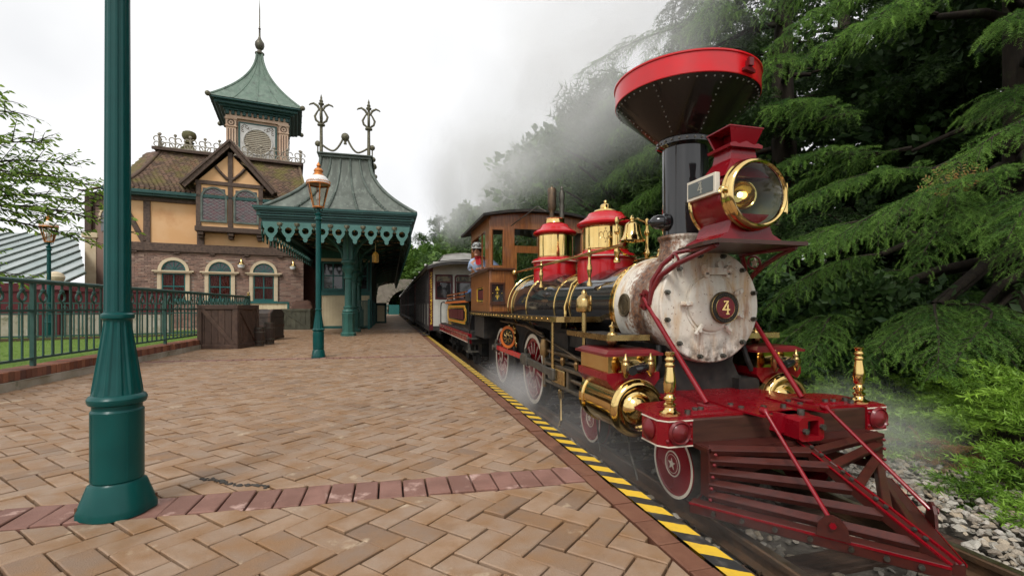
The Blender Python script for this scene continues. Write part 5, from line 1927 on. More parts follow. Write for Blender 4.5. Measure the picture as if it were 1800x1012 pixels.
b.grid(lambda u, v: (CX - .75 + 1.5 * u, 10.5 + 4.2 * v, 1.16 + .14 * math.sin(PI * u) * (1 - .3 * v) + random.uniform(0, .05)), 14, 30)
b.build('coal', mat('coal', (.012, .012, .012), .4, bump=.8, bs=18), ten, smooth=0)
for s_ in (-1, 1):
 for y in (10.9, 11.9, 13.8, 14.8):
  b = MB()
  b.lathe([(.22, -.11), (.27, -.11), (.27, -.085), (.25, -.075), (.25, 0), (.21, 0), (.2, -.02), (.07, -.02), (.06, .02), (0, .02)], (CX + s_ * .60, y, -.04), (s_, 0, 0), 32, close=False)
  b.build('tender_wheel', M['black_matt'], ten)
 for y in (11.4, 14.3):
  b = MB()
  b.b2(CX + s_ * .62, CX + s_ * .68, y - .75, y + .75, -.06, .02)
  b.b2(CX + s_ * .62, CX + s_ * .70, y - .16, y + .16, -.04, .26)
  b.build('truck_frame', M['black_matt'], ten, smooth=0)
# blue work jacket lying on the tender front
b = MB()
def cloth(u, v):
 x, y = 1.66 + .42 * u, 9.95 + .75 * v
 h = 1.34 + .17 * (math.sin(PI * u) ** .6) * (math.sin(PI * v) ** .6) + .025 * math.sin(9 * u + 5 * v) + .02 * math.sin(14 * v - 6 * u)
 return (x + .02 * math.sin(11 * v), y + .02 * math.sin(9 * u), h)
b.grid(cloth, 22, 22)
b.grid(lambda u, v: (1.655 + .03 * math.sin(7 * v), 9.95 + .75 * v, 1.30 + .06 * u + .01 * math.sin(20 * v)), 3, 20)
b.grid(lambda u, v: (1.66 + .42 * u, 9.955 + .02 * math.sin(8 * u), 1.24 + .11 * v), 12, 3)
jk = b.build('denim_jacket', M['denim'], None, 60, label='crumpled blue denim jacket on the front end of the tender', cat='jacket')
b = MB()
b.b2(1.62, 2.2, 10.0, 10.45, 1.16, 1.33)
b.build('tool_box', M['black_matt'], ten, smooth=0)
# ------------------------------------------------------------------ coaches
X0, X1 = -1.19, 1.19
def roofz(x):
 return 2.62 - .10 * (x / 1.19) ** 2 - .06 * (x / 1.19) ** 4
def make_coach():
 t = thing('passenger_coach', 'foremost grey and maroon coach, next to the tender, with gold lettering on its corner post', 'coach', (CX, 16.6, -.29), 0, 'coaches of the train')
 def B(y=0):
  return MB()
 Y0, Y1 = 16.6, 26.1
 b = MB()
 b.b2(CX + X0, CX + X1, Y0, Y1, .22, .38)
 b.b2(CX - .9, CX + .9, Y0 - .7, Y1 + .1, .16, .24)
 b.b2(CX - .4, CX + .4, Y0 - .9, Y0, -.1, .16)
 b.build('underframe', M['coach_dark'], t, smooth=0)
 b = MB()
 for s_ in (-1, 1):
  for yy in (Y0 + 1.1, Y0 + 2.3, Y1 - 2.3, Y1 - 1.1):
   b.lathe([(.2, -.1), (.25, -.1), (.23, 0), (0, 0)], (CX + s_ * .6, yy, -.06), (s_, 0, 0), 20, close=False)
  b.b2(CX + s_ * .64, CX + s_ * .72, Y0 + .6, Y0 + 2.8, -.12, .14)
  b.b2(CX + s_ * .64, CX + s_ * .72, Y1 - 2.8, Y1 - .6, -.12, .14)
 b.each('truck_piece', M['black_matt'], t)
 # end wall: vertical boards below, frame and windows above
 n = 10
 for k in range(n):
  b = MB()
  xa = CX - 1.06 + 2.12 * k / n
  b.b2(xa + .003, xa + 2.12 / n - .003, Y0, Y0 + .04, .38, 1.30)
  b.build('board', M['coach_white'], t, smooth=0)
 b = MB()
 b.b2(CX - 1.06, CX + 1.06, Y0 + .004, Y0 + .036, 2.18, 2.62)
 for xa, xb in ((-1.06, -.985), (-.375, -.24), (.24, .375), (.985, 1.06)):
  b.b2(CX + xa, CX + xb, Y0 + .004, Y0 + .036, 1.30, 2.18)
 b.build('end_panel', M['coach_white'], t, smooth=0)
 for k in range(8):
  b = MB()
  xa = CX - 1.0 + .25 * k
  b.b2(xa + .008, xa + .242, Y0 - .004, Y0 + .01, 2.24, 2.5)
  b.build('frieze_board', M['coach_white'], t, smooth=0)
 for xc in (-.68, 0, .68):
  b = MB()
  w, z0, z1, rr = .305, 1.32, 2.17, .09
  def rr_(w, z0, z1, r):
   return arc(xc + w - r, z1 - r, r, 0, 90, 5) + arc(xc - w + r, z1 - r, r, 90, 180, 5) + [(xc - w, z0), (xc + w, z0)]
  b.plate(rr_(w, z0, z1, .1), [rr_(w - .05, z0 + .04, z1 - .05, .07)], (CX, Y0 - .012, 0), (1, 0, 0), (0, 0, 1), (0, .03, 0))
  b.b2(CX + xc - w + .05, CX + xc + w - .05, Y0 - .01, Y0 + .015, 1.89, 1.93)
  wf = b.build('window_frame', M['coach_maroon'], t, smooth=0)
  b = MB()
  b.b2(CX + xc - w + .04, CX + xc + w - .04, Y0 + .016, Y0 + .02, z0 + .03, 1.9)
  b.build('pane', M['glass_dark'], wf, smooth=0)
  b = MB()
  b.b2(CX + xc - w + .04, CX + xc + w - .04, Y0 + .016, Y0 + .02, 1.92, z1 - .03)
  b.build('etched_pane', M['etched'], wf, smooth=0)
 # door rail
 b = MB()
 b.tube([(CX - .55, Y0 - .05, .5), (CX - .55, Y0 - .05, 1.1)], .012, 6)
 b.b2(CX - .345, CX - .32, Y0 - .02, Y0, .45, 1.28)
 b.build('door_pull', M['black_matt'], t)
 # corner posts, maroon with gilt ornament
 for s_ in (-1, 1):
  for yy in (Y0, Y1):
   b = MB()
   xa = CX + s_ * 1.06
   xb = CX + s_ * 1.19
   b.b2(xa, xb, yy - .01, yy + .10, .24, 2.46)
   p = b.build('corner_post', M['coach_maroon'], t, smooth=0)
   if yy == Y0:
    b = MB()
    xc = (xa + xb) / 2
    yf = yy - .013
    r_ = random.Random(3)
    for k in range(22):
     z = .46 + k * .083
     b.torus((xc - .012, yf, z), (0, 1, 0), .022, .0075, 12, 5, r_.uniform(0, 3), r_.uniform(5, 7))
     b.torus((xc + .018, yf, z + .03), (0, 1, 0), .018, .006, 12, 5, r_.uniform(0, 3), r_.uniform(5, 7))
     if k % 3 == 0:
      b.box((xc, yf, z + .04), (.05, .006, .012))
    b.prism(star5(.045), (xc, yf, 1.28), (1, 0, 0), (0, 0, 1), (0, -.006, 0))
    b.build('gilt_ornament', M['gold_paint'], p, smooth=0)
 # sides: posts, panels, gates, rails
 nb = 12
 L_ = (Y1 - Y0 - .1) / nb
 for s_ in (-1, 1):
  x = CX + s_ * 1.16
  dk = MB()
  for k in range(nb):
   ya = Y0 + .1 + k * L_
   b = MB()
   b.b2(x - .025, x + .025, ya + .02, ya + .20, .24, 2.44)
   b.build('side_post', M['coach_white'], t, smooth=0)
   b = MB()
   b.b2(x - .02, x + .02, ya + .24, ya + L_ - .06, .26, 1.16)
   b.build('side_panel' if k % 2 == 0 else 'gate', M['coach_white'] if k % 2 == 0 else M['coach_dark'], t, smooth=0)
   dk.b2(x - .035 + s_ * .012, x + .035 + s_ * .012, ya - .03, ya + .02, .2, 2.46)
   dk.b2(x - .03 + s_ * .01, x + .03 + s_ * .01, ya + .2, ya + .235, .2, 2.46)
   dk.torus((x + s_ * .03, ya + .46, 1.24), (1, 0, 0), .06, .012, 10, 5, 0, PI)
  dk.b2(x - .03, x + .03, Y0 + .1, Y1, 1.17, 1.23)
  dk.b2(x - .035, x + .035, Y0 + .1, Y1, 2.30, 2.50)
  dk.b2(x - .03 + s_ * .01, x + .03 + s_ * .01, Y0 + .1, Y1, .20, .27)
  dk.build('side_rails', M['coach_dark'], t, smooth=0)
  for k in range(nb // 2 + 1):
   b = MB()
   ya = Y0 + .35 + k * 1.5
   if ya + .5 < Y1:
    xa = CX + s_ * 1.16
    b.b2(min(xa, xa + s_ * .24), max(xa, xa + s_ * .24), ya, ya + .46, .045, .07)
    b.beam((xa, ya + .03, .07), (xa + s_ * .02, ya + .03, .26), .03, .03)
    b.build('step_board', M['coach_dark'], t, smooth=0)
 b = MB()
 b.b2(CX - .05, CX + .05, Y0 + .1, Y1 - .1, .38, 1.7)
 for k in range(12):
  b.b2(CX - 1.0, CX + 1.0, Y0 + .45 + k * L_, Y0 + .53 + k * L_, .38, 1.35)
 b.build('benches', M['wood_dark'], t, smooth=0)
 # roof, clerestory
 b = MB()
 N = 20
 top = [(-1.30 + 2.6 * i / N, roofz((-1.30 + 2.6 * i / N))) for i in range(N + 1)]
 bot = [(x, z - .05) for x, z in top]
 b.prism(top + bot[::-1], (CX, Y0 - .75, 0), (1, 0, 0), (0, 0, 1), (0, Y1 - Y0 + 1.2, 0))
 rf = b.build('coach_roof', M['coach_roof'], t, smooth=40)
 b = MB()
 for s_ in (-1, 1):
  b.b2(CX + s_ * 1.28, CX + s_ * 1.315, Y0 - .76, Y1 + .46, 2.38, 2.47)
 pr = [(x, z - .03) for x, z in top] + [(x, z - .13) for x, z in top][::-1]
 b.prism(pr, (CX, Y0 - .765, 0), (1, 0, 0), (0, 0, 1), (0, .05, 0))
 b.build('fascia', M['coach_dark'], t, smooth=40)
 b = MB()
 cz = lambda x: 2.93 - .09 * (x / .72) ** 2
 n2 = 14
 tp = [(-.72 + 1.44 * i / n2, cz(-.72 + 1.44 * i / n2)) for i in range(n2 + 1)]
 b.prism(tp + [(.72, 2.80), (-.72, 2.80)], (CX, Y0 - .2, 0), (1, 0, 0), (0, 0, 1), (0, Y1 - Y0 + .4, 0))
 # sloped front of the clerestory
 b.add([(CX - .72, Y0 - .2, 2.80), (CX + .72, Y0 - .2, 2.80), (CX + .9, Y0 - .74, 2.58), (CX - .9, Y0 - .74, 2.58), (CX, Y0 - .2, 2.93), (CX, Y0 - .74, 2.66)], [(3, 5, 4, 0), (5, 2, 1, 4)])
 b.build('clerestory_roof', M['coach_roof'], t, smooth=40)
 b = MB()
 for s_ in (-1, 1):
  b.b2(CX + s_ * .60, CX + s_ * .64, Y0, Y1, 2.55, 2.80)
 b.build('clerestory_side', M['coach_dark'], t, smooth=0)
 b = MB()
 b.b2(CX - .66, CX + .66, Y0 - .10, Y0 - .04, 2.58, 2.8)
 b.build('clerestory_end', M['coach_dark'], t, smooth=0)
 b = MB()
 for s_ in (-1, 1):
  for k in range(3):
   b.ball((CX + s_ * 1.25, Y0 + 1 + 3.8 * k, 2.58), .05, 8, 6)
 b.build('roof_lamp', M['white'], t)
 return t
M['etched'] = mat('etched', (.20, .17, .10), .3, col2=(.06, .055, .045), ns=14, pos=(.45, .55))
c0 = make_coach()
words_ = ['second coach behind the tender, grey sided with dark gates', 'third coach behind the tender, partly under the platform trees', 'fourth coach behind the tender, small in the distance', 'last visible coach of the train, entering the tunnel']
for i in range(4):
 dup(c0, (CX, 16.6 + 10.3 * (i + 1), -.29), 0, words_[i])
# ------------------------------------------------------------------ tunnel portal and end of the platform
b = MB()
tc, tr = 2.55, 2.95
outl = [(-9, -.6), (tc - tr, -.6), (tc - tr, .9)] + [(tc + tr * math.cos(R(a)), .9 + tr * math.sin(R(a))) for a in range(170, -1, -10)] + [(tc + tr, -.6), (14, -.6), (14, 4.4), (9, 5.2), (2, 5.4), (-4, 4.6), (-9, 2.2)]
b.prism(outl, (0, 75, 0), (1, 0, 0), (0, 0, 1), (0, 14, 0))
tp_ = b.build('tunnel_portal', M['rock'], None, smooth=0, label='rocky tunnel mouth at the far end of the track', cat='tunnel')
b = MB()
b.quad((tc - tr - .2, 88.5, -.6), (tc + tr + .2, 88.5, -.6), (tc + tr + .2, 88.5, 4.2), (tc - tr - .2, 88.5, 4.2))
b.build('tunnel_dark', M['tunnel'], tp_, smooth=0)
b = MB()
for k, a in enumerate(range(180, -1, -12)):
 a0 = R(a)
 b.box((tc + (tr + .18) * math.cos(a0), 74.95, .9 + (tr + .18) * math.sin(a0)), (.5, .3, .55), Matrix.Rotation(-a0 + PI / 2, 3, 'Y'), .03)
b.build('arch_stones', M['rock'], tp_, smooth=0)
# ------------------------------------------------------------------ street lamps
def make_lamp(loc, label):
 t = thing('street_lamp', label, 'street lamp', loc, 0, 'green lamp posts with copper and white lanterns')
 x, y = loc[0], loc[1]
 def fl(n, rin, rout, z0, z1, z2, z3, r0, r1, mb, k=12):
  """fluted length: scalloped section between z0..z3"""
  rings = []
  for z, r, dep in ((z0, r0, 0), (z1, r0 + (r1 - r0) * .06, 1), (z2, r0 + (r1 - r0) * .94, 1), (z3, r1, 0)):
   ring = []
   for i in range(n * k):
    ph = (i % k) / k
    d = dep * (1 if .22 < ph < .78 else 0) * rin
    ring.append((x + (r - d) * math.cos(2 * PI * i / (n * k)), y + (r - d) * math.sin(2 * PI * i / (n * k)), z))
   rings.append(ring)
  vs = [p for r in rings for p in r]
  N = n * k
  mb.add(vs, [(j * N + i, j * N + (i + 1) % N, (j + 1) * N + (i + 1) % N, (j + 1) * N + i) for j in range(3) for i in range(N)])
 b = MB()
 # foot with four lobes
 n = 64
 rings = []
 for z, f, r in ((0, 1.0, .172), (.03, 1.0, .172), (.04, .97, .168), (.155, .25, .142), (.162, 0, .137)):
  ring = []
  for i in range(n):
   a = 2 * PI * i / n
   lobe = max(0, math.cos(2 * (a - R(25)))) ** 6
   ring.append((x + (r + .034 * f * lobe) * math.cos(a), y + (r + .034 * f * lobe) * math.sin(a), z))
  rings.append(ring)
 vs = [p for q in rings for p in q]
 b.add(vs, [(j * n + i, j * n + (i + 1) % n, (j + 1) * n + (i + 1) % n, (j + 1) * n + i) for j in range(4) for i in range(n)])
 b.build('foot', M['teal'], t)
 b = MB()
 for i in range(2):
  a = R(25) + i * PI
  xx, yy = x + .188 * math.cos(a), y + .188 * math.sin(a)
  b.cyl((xx, yy, .03), (xx, yy, .06), .016, n=6)
 b.each('foot_bolt', mat('rusty', (.12, .05, .025), .7), t, smooth=0)
 b = MB()
 b.lathe([(.137, .16), (.130, .168), (.137, .176), (.137, .515), (.128, .525), (.128, .545), (.146, .552), (.153, .566), (.153, .578), (.143, .592), (.13, .598)], (x, y, 0), n=64, close=False)
 for i in range(4):
  a = R(47) + i * PI / 2
  b.beam((x + .137 * math.cos(a), y + .137 * math.sin(a), .18), (x + .137 * math.cos(a), y + .137 * math.sin(a), .51), .012, .004, (math.cos(a), math.sin(a), 0))
 b.build('drum', M['teal'], t)
 b = MB()
 fl(12, .009, 0, .598, .63, .93, .962, .131, .070, b)
 b.build('fluted_cone', M['teal'], t, smooth=60)
 b = MB()
 b.lathe([(.072, .96), (.074, .968), (.085, .975), (.087, .985), (.085, .995), (.071, 1.003), (.0705, 1.01)], (x, y, 0), n=48, close=False)
 b.build('collar', M['teal'], t)
 b = MB()
 fl(10, .005, 0, 1.0, 1.02, 2.78, 2.82, .0705, .062, b, 10)
 b.build('pole', M['teal'], t, smooth=60)
 b = MB()
 b.lathe([(.062, 2.81), (.064, 2.82), (.082, 2.83), (.082, 2.845), (.066, 2.86), (.062, 2.90), (.082, 2.93), (.086, 2.945), (.07, 2.955), (.04, 2.965), (.036, 3.03), (.05, 3.05), (.05, 3.07)], (x, y, 0), n=32, close=False)
 for i in range(4):
  a = i * PI / 2 + .5
  ca, sa = math.cos(a), math.sin(a)
  b.tube([(x + .04 * ca, y + .04 * sa, 3.0), (x + .10 * ca, y + .10 * sa, 3.01), (x + .13 * ca, y + .13 * sa, 3.05), (x + .11 * ca, y + .11 * sa, 3.08), (x + .09 * ca, y + .09 * sa, 3.06)], .008, 6)
 b.build('lantern_holder', M['teal'], t)
 b = MB()
 b.lathe([(.11, 3.07), (.125, 3.075), (.125, 3.095), (.115, 3.10)], (x, y, 0), n=32)
 b.lathe([(.236, 3.535), (.25, 3.54), (.255, 3.555), (.25, 3.565), (.235, 3.57)], (x, y, 0), n=48, close=False)
 for i in range(30):
  a = 2 * PI * i / 30
  b.torus((x + .243 * math.cos(a), y + .243 * math.sin(a), 3.59), (math.cos(a), math.sin(a), 0), .02, .006, 8, 4, 0, PI)
 for i in range(6):
  a = 2 * PI * i / 6 + .35
  ca, sa = math.cos(a), math.sin(a)
  b.beam((x + .118 * ca, y + .118 * sa, 3.095), (x + .238 * ca, y + .238 * sa, 3.54), .022, .012, (ca, sa, 0))
 b.build('lantern_frame', M['lamp_copper'], t)
 b = MB()
 b.lathe([(.112, 3.10), (.23, 3.535)], (x, y, 0), n=36, close=False)
 b.build('lantern_pane', M['lamp_pane'], t)
 b = MB()
 b.lathe([(.236, 3.57), (.225, 3.62), (.19, 3.68), (.145, 3.72), (.11, 3.735)], (x, y, 0), n=40, close=False)
 b.build('white_dome', M['lamp_white'], t)
 b = MB()
 b.lathe([(.118, 3.73), (.115, 3.745), (.09, 3.77), (.085, 3.81), (.098, 3.82), (.098, 3.84), (.09, 3.85), (.075, 3.875), (.04, 3.89), (.025, 3.905), (.025, 3.915), (.042, 3.935), (.04, 3.955), (.02, 3.985), (.01, 4.01), (0, 4.012)], (x, y, 0), n=28, close=False)
 b.build('finial', M['lamp_copper'], t)
 b = MB()
 b.lathe([(.02, 3.10), (.02, 3.22), (.045, 3.25), (.05, 3.33), (.03, 3.38), (0, 3.40)], (x, y, 0), n=16, close=False)
 b.build('bulb', M['lamp_white'], t)
 for o in [o for o in COL.objects if o.parent == t]:
  k_ = .79 if o.name.split('.')[0] in ('foot', 'foot_bolt', 'drum', 'fluted_cone', 'collar', 'pole') else .93
  o.scale = (k_, k_, 1)
 return t
lamp = make_lamp((-1.33, 2.80, 0), 'tall green lamp post rising out of frame in front of the herringbone platform')
dup(lamp, (-1.43, 10.40, 0), R(25), 'green lamp post with copper topped white lantern standing before the platform canopy')
dup(lamp, (-10.3, 17.85, -.02), R(60), 'green lamp post seen through the leaves beyond the lawn railing')
# ------------------------------------------------------------------ railing on its brick plinth
FX = -4.72
pl_ = thing('brick_plinth', 'low plinth of dark red bricks on a concrete footing under the green railing', 'plinth', (FX, 9.5, 0))
b = MB()
b.grid(lambda u, v: (FX + .19 + .012 * math.sin(v * 90), 4 + 14 * v, -.05 + .155 * u), 2, 120)
b.grid(lambda u, v: (FX + .20 - .4 * u, 4 + 14 * v, .105), 2, 2)
b.build('footing', M['concrete'], pl_)
far = MB()
y = 4.2
k = 0
while y < 18:
 w = .095
 rr = (random.gauss(0, .003), random.gauss(0, .002))
 bb = MB() if y < 13.2 else far
 bb.box((FX + rr[0], y, .17 + rr[1]), (.33, w - .008, .125), Matrix.Rotation(random.gauss(0, .015), 3, 'Z'), .006)
 if bb is not far:
  bb.build('brick', M['brick_red'], pl_, smooth=0)
 y += w
far.build('bricks', M['brick_red'], pl_, smooth=0, kind='stuff')
b = MB()
b.b2(FX - .15, FX + .15, 4.1, 18, .11, .222)
b.build('mortar', M['mortar'], pl_, smooth=0)
rl = thing('iron_railing', 'dark green iron railing with ring frieze along the left edge of the platform', 'railing', (FX, 9.5, .23))
b = MB()
b.lathe([(.0, 0), (.032, 0), (.032, 14), (0, 14)], (FX, 3.98, 1.385), (0, 1, 0), 12)
b.b2(FX - .022, FX + .022, 3.98, 17.98, 1.352, 1.372)
b.build('top_rail', M['rail_green'], rl)
for z in (.985, .335):
 b = MB()
 b.b2(FX - .018, FX + .018, 3.98, 17.98, z - .016, z + .016)
 b.build('rail', M['rail_green'], rl, smooth=0)
y = 3.96
k = 0
pk, th, rg = None, None, None
while y < 17.95:
 if k % 10 == 0:
  b = MB()
  b.b2(FX - .025, FX + .025, y - .025, y + .025, .225, 1.36)
  b.build('post', M['rail_green'], rl, smooth=0)
 elif k % 2 == 0:
  if pk is None:
   b = MB()
   b.b2(FX - .008, FX + .008, y - .022, y + .022, .345, 1.36)
   pk = b.build('picket', M['rail_green'], rl, smooth=0)
   py = y
  else:
   inst(pk, rl, (0, y - py, 0))
 else:
  if th is None:
   b = MB()
   b.b2(FX - .008, FX + .008, y - .012, y + .012, .345, .985)
   b.b2(FX - .006, FX + .006, y - .012, y + .012, .985, 1.10)
   th = b.build('thin_picket', M['rail_green'], rl, smooth=0)
   b = MB()
   b.torus((FX, y, 1.175), (1, 0, 0), .066, .015, 20, 6)
   b.box((FX, y, 1.30), (.02, .03, .11))
   b.ball((FX, y, 1.262), .03, 10, 8)
   rg = b.build('ring', M['rail_green'], rl)
   ty = y
  else:
   inst(th, rl, (0, y - ty, 0))
   inst(rg, rl, (0, y - ty, 0))
 y += .1955
 k += 1
b = MB()
b.b2(FX - .05, FX + .05, 17.93, 18.03, .1, 1.42)
b.build('end_post', M['rail_green'], rl, smooth=0)
b = MB()
b.lathe([(.05, 1.42), (.06, 1.44), (.03, 1.46), (.045, 1.5), (.035, 1.54), (0, 1.56)], (FX, 17.98, 0), n=16)
b.build('gilt_knob', M['brass_dull'], rl)
# second railing, lower walk and low brown kerb beyond the lawn
r2 = thing('far_railing', 'second green railing on a brown kerb across the lawn', 'railing', (-10, 16, 0))
P0, P1 = Vector((-16, 14.0, 0)), Vector((-5.3, 17.6, 0))
dv = (P1 - P0)
b = MB()
for z in (1.15, .85, .22):
 b.beam(P0 + Vector((0, 0, z)), P1 + Vector((0, 0, z)), .04, .04)
b.build('rail', M['rail_green'], r2, smooth=0)
n = 60
for k in range(n + 1):
 b = MB()
 p = P0 + dv * (k / n)
 b.b2(p.x - .016, p.x + .016, p.y - .012, p.y + .012, .1, 1.15)
 if k % 2:
  b.torus((p.x, p.y, 1.0), (.3, -1, 0), .055, .012, 12, 4)
 b.build('picket', M['rail_green'], r2, smooth=0)
b = MB()
b.beam(P0 + Vector((0, 0, .06)), P1 + Vector((0, 0, .06)), .3, .22)
b.build('kerb', mat('kerb_brown', (.10, .065, .035), .85, col2=(.06, .06, .03), ns=3), r2, smooth=0)
b = MB()
b.quad((-30, 15, .07), (-4.9, 18.2, .07), (-4.9, 26, .07), (-30, 26, .07))
b.build('lower_walk', M['far_paving'], kind='structure', smooth=0)
# ------------------------------------------------------------------ half-timbered station building (local frame: x along the front, y into the building)
SA = math.atan2(1.5, 8.2)
stn = thing('station_building', 'half timbered station building with brick ground floor, tiled roof and louvred tower', 'building', (-12.5, 24.5, 0), SA)
def S(name, f, m, smooth=0, parent=None, kind=None):
 b = MB(True)
 f(b)
 return b.build(name, m, parent or stn, smooth=smooth, kind=kind)
W0, W1 = .95, 8.34
wins = (2.87, 4.70, 6.55)
S('brick_backing', lambda b: (b.b2(W0, W1 - .02, .02, .4, -.2, 3.6), b.b2(W1 - .4, W1 - .02, .4, 9, -.2, 3.6)), M['mortar'])
def bricks(b):
 bw, bh, j = .235, .078, .012
 row = 0
 z = -.02
 while z < 3.56:
  x = W0 - (bw / 2 if row % 2 else 0)
  while x < W1:
   xa, xb = max(x, W0), min(x + bw - j, W1)
   ok = xb - xa > .04
   for wc in wins:
    if xb > wc - .55 and xa < wc + .55 and 1.25 < z < 2.75:
     ok = False
    if z >= 2.7 and (max(abs(xa - wc), abs(xb - wc))) < .6 and z < 3.2:
     ok = False
   if ok:
    pr = random.choice((0, 0, .006, .012, .018))
    b.b2(xa, xb, -pr, .05, z, z + bh - j)
   x += bw
  z += bh
  row += 1
 z = -.02
 while z < 3.56:
  y = .05
  while y < 5:
   b.b2(W1 - .05, W1 + random.choice((0, .006, .012)), y, y + bw - j, z, z + bh - j)
   y += bw
  z += bh
S('bricks', bricks, M['brick'], kind='stuff')
# ground-floor windows
for wc in wins:
 b = MB(True)
 pts = arc(wc, 2.72, .60, 0, 180, 20)
 pin = arc(wc, 2.72, .47, 180, 0, 20)
 b.prism(pts + pin, (0, -.10, 0), (1, 0, 0), (0, 0, 1), (0, .2, 0))
 wf = b.build('window_surround', M['stone_trim'], stn, smooth=30)
 def sur(b):
  for s_ in (-1, 1):
   b.b2(wc + s_ * .48, wc + s_ * .62, -.09, .1, 1.30, 2.60)
   b.b2(wc + s_ * .45, wc + s_ * .49, -.06, .1, 1.30, 2.60)
  b.b2(wc - .72, wc + .72, -.16, .1, 2.60, 2.66)
  b.b2(wc - .80, wc + .80, -.20, .1, 2.66, 2.72)
 S('pilaster', sur, M['stone_trim'], parent=wf)
 def fan(b):
  b.prism(arc(wc, 2.72, .47, 0, 180, 20) + arc(wc, 2.72, .41, 180, 0, 20), (0, -.04, 0), (1, 0, 0), (0, 0, 1), (0, .06, 0))
  b.b2(wc - .47, wc + .47, -.04, .02, 2.72, 2.76)
  for a in (30, 60, 90, 120, 150):
   b.beam((wc + .05 * math.cos(R(a)), -.015, 2.76 + .05 * math.sin(R(a))), (wc + .42 * math.cos(R(a)), -.015, 2.72 + .42 * math.sin(R(a))), .03, .04, (0, 1, 0))
 S('fanlight_bars', fan, M['win_green'], parent=wf)
 S('fanlight_pane', lambda b: b.prism(arc(wc, 2.72, .45, 0, 180, 16), (0, .0, 0), (1, 0, 0), (0, 0, 1), (0, .01, 0)), M['glass_dark'], parent=wf)
 def sash(b):
  for s_ in (-1, 1):
   b.b2(wc + s_ * .40, wc + s_ * .46, -.045, .018, 1.34, 2.60)
  b.b2(wc - .40, wc + .40, -.045, .018, 1.34, 1.44)
  b.b2(wc - .40, wc + .40, -.045, .018, 2.54, 2.60)
  b.b2(wc - .025, wc + .025, -.04, .018, 1.44, 2.54)
  b.b2(wc - .40, wc + .40, -.039, .018, 1.97, 2.03)
  b.b2(wc - .6, wc + .6, -.12, .05, 1.28, 1.34)
 S('window_sash', sash, M['win_green'], parent=wf)
 def cur(b):
  b.grid(lambda u, v: (wc - .40 + .80 * u, .006 + .010 * math.sin(u * 60), 1.42 + 1.14 * v), 60, 1)
 S('curtain', cur, M['curtain'], 60, parent=wf)
 S('pane', lambda b: b.b2(wc - .40, wc + .40, -.018, -.014, 1.44, 2.54), M['pane'], parent=wf)
# big timber beam, corbels, posts, braces
S('beam', lambda b: b.b2(W0 - .05, W1 + .08, -.13, .3, 3.58, 3.97, .02), M['timber'])
for x in (1.4, 3.0, 4.4, 5.8, 7.3):
 S('corbel', lambda b: b.b2(x - .12, x + .12, -.11, .1, 3.49, 3.58, .02), M['timber'])
S('plaster_wall', lambda b: b.b2(W0, W1, .02, .4, 3.97, 6.05), M['plaster'])
S('side_plaster', lambda b: b.b2(W1 - .4, W1 - .001, .4, 9, 3.97, 6.05), M['plaster'])
def post(x, w=.26):
 S('timber_post', lambda b: b.b2(x - w / 2, x + w / 2, -.05, .1, 3.972, 5.84, .015), M['timber'])
post(1.86)
post(3.92, .3)
post(6.95, .32)
post(8.18, .3)
S('timber_brace', lambda b: b.beam((1.05, -.02, 5.55), (1.74, -.02, 4.0), .12, .2, (1, 0, 0), .01), M['timber'])
S('eave_beam', lambda b: b.b2(W0 - .05, W1 + .06, -.09, .2, 5.84, 6.03, .015), M['timber'])
def gut(b):
 b.b2(.4, W1 + .4, -.42, -.02, 6.03, 6.10)
 b.b2(.35, W1 + .45, -.50, -.06, 6.10, 6.27, .03)
S('gutter', gut, M['cornice'])
# roof: swept profile, real tiles in courses
def prof_y(t):       # t 0 at eave .. 1 at the top
 return (-.48 + 2.3 * (1 - (1 - t) ** .85) if False else -.48 + 2.3 * (t ** .82) * (1 - .0 * t), 6.27 + 2.43 * (t ** 1.28))
ZT = 8.70
def tile_slope(b, P, nrow, wfun, rev=False):
 """P(s, t): point on the slope, s 0..1 along it, t 0..1 up it; one small slab per tile"""
 for r in range(nrow):
  t0, t1 = r / nrow, (r + 1.35) / nrow
  w = wfun(t0)
  n = max(2, int(w / .19))
  for k in range(n):
   s0 = (k + (.5 if r % 2 else 0)) / n
   s1 = s0 + 1 / n - .006
   if s1 > 1.0:
    continue
   lift = random.uniform(.006, .022)
   a, c = P(s0, t0), P(s1, t0)
   d, e = P(s1, min(t1, 1)), P(s0, min(t1, 1))
   up = Vector((0, 0, 1))
   q = [a + up * (.03 + lift), c + up * (.03 + lift), d + up * .004, e + up * .004, a + up * lift * .5, c + up * lift * .5]
   b.add(q, [(0, 1, 2, 3), (4, 5, 1, 0)])
TL, TR = 2.0, 8.15
def front(s_, t):
 y, z = prof_y(t)
 xl = .55 + (TL - .55) * (t ** .8)
 xr = W1 + .45 + (TR - W1 - .45) * (t ** .8)
 return Vector((xl + (xr - xl) * s_, y, z))
def corner(s_, t):     # chamfered corner slope on the left
 y, z = prof_y(t)
 a = Vector((.55 + (TL - .55) * t ** .8, y, z))
 e = Vector((-1.0 + 2.2 * t ** .8, 1.3 + 1.3 * t ** .8, z))
 return e + (a - e) * s_
def right(s_, t):
 y, z = prof_y(t)
 x = W1 + .45 + (TR - W1 - .45) * (t ** .8)
 return Vector((x, y + s_ * (9 - 2 * y), z))
def base(P):
 def f(b):
  b.grid(lambda u, v: tuple(P(u, v) - Vector((0, 0, .02))), 8, 16)
 return f
for nm, P in (('front', front), ('corner', corner), ('right', right)):
 r_ = S('roof', base(P), M['roof_tile'], 60)
 S('roof_tiles', lambda b: tile_slope(b, P, 30, lambda t: (P(1, t) - P(0, t)).length), M['roof_tile'], parent=r_, kind='stuff')
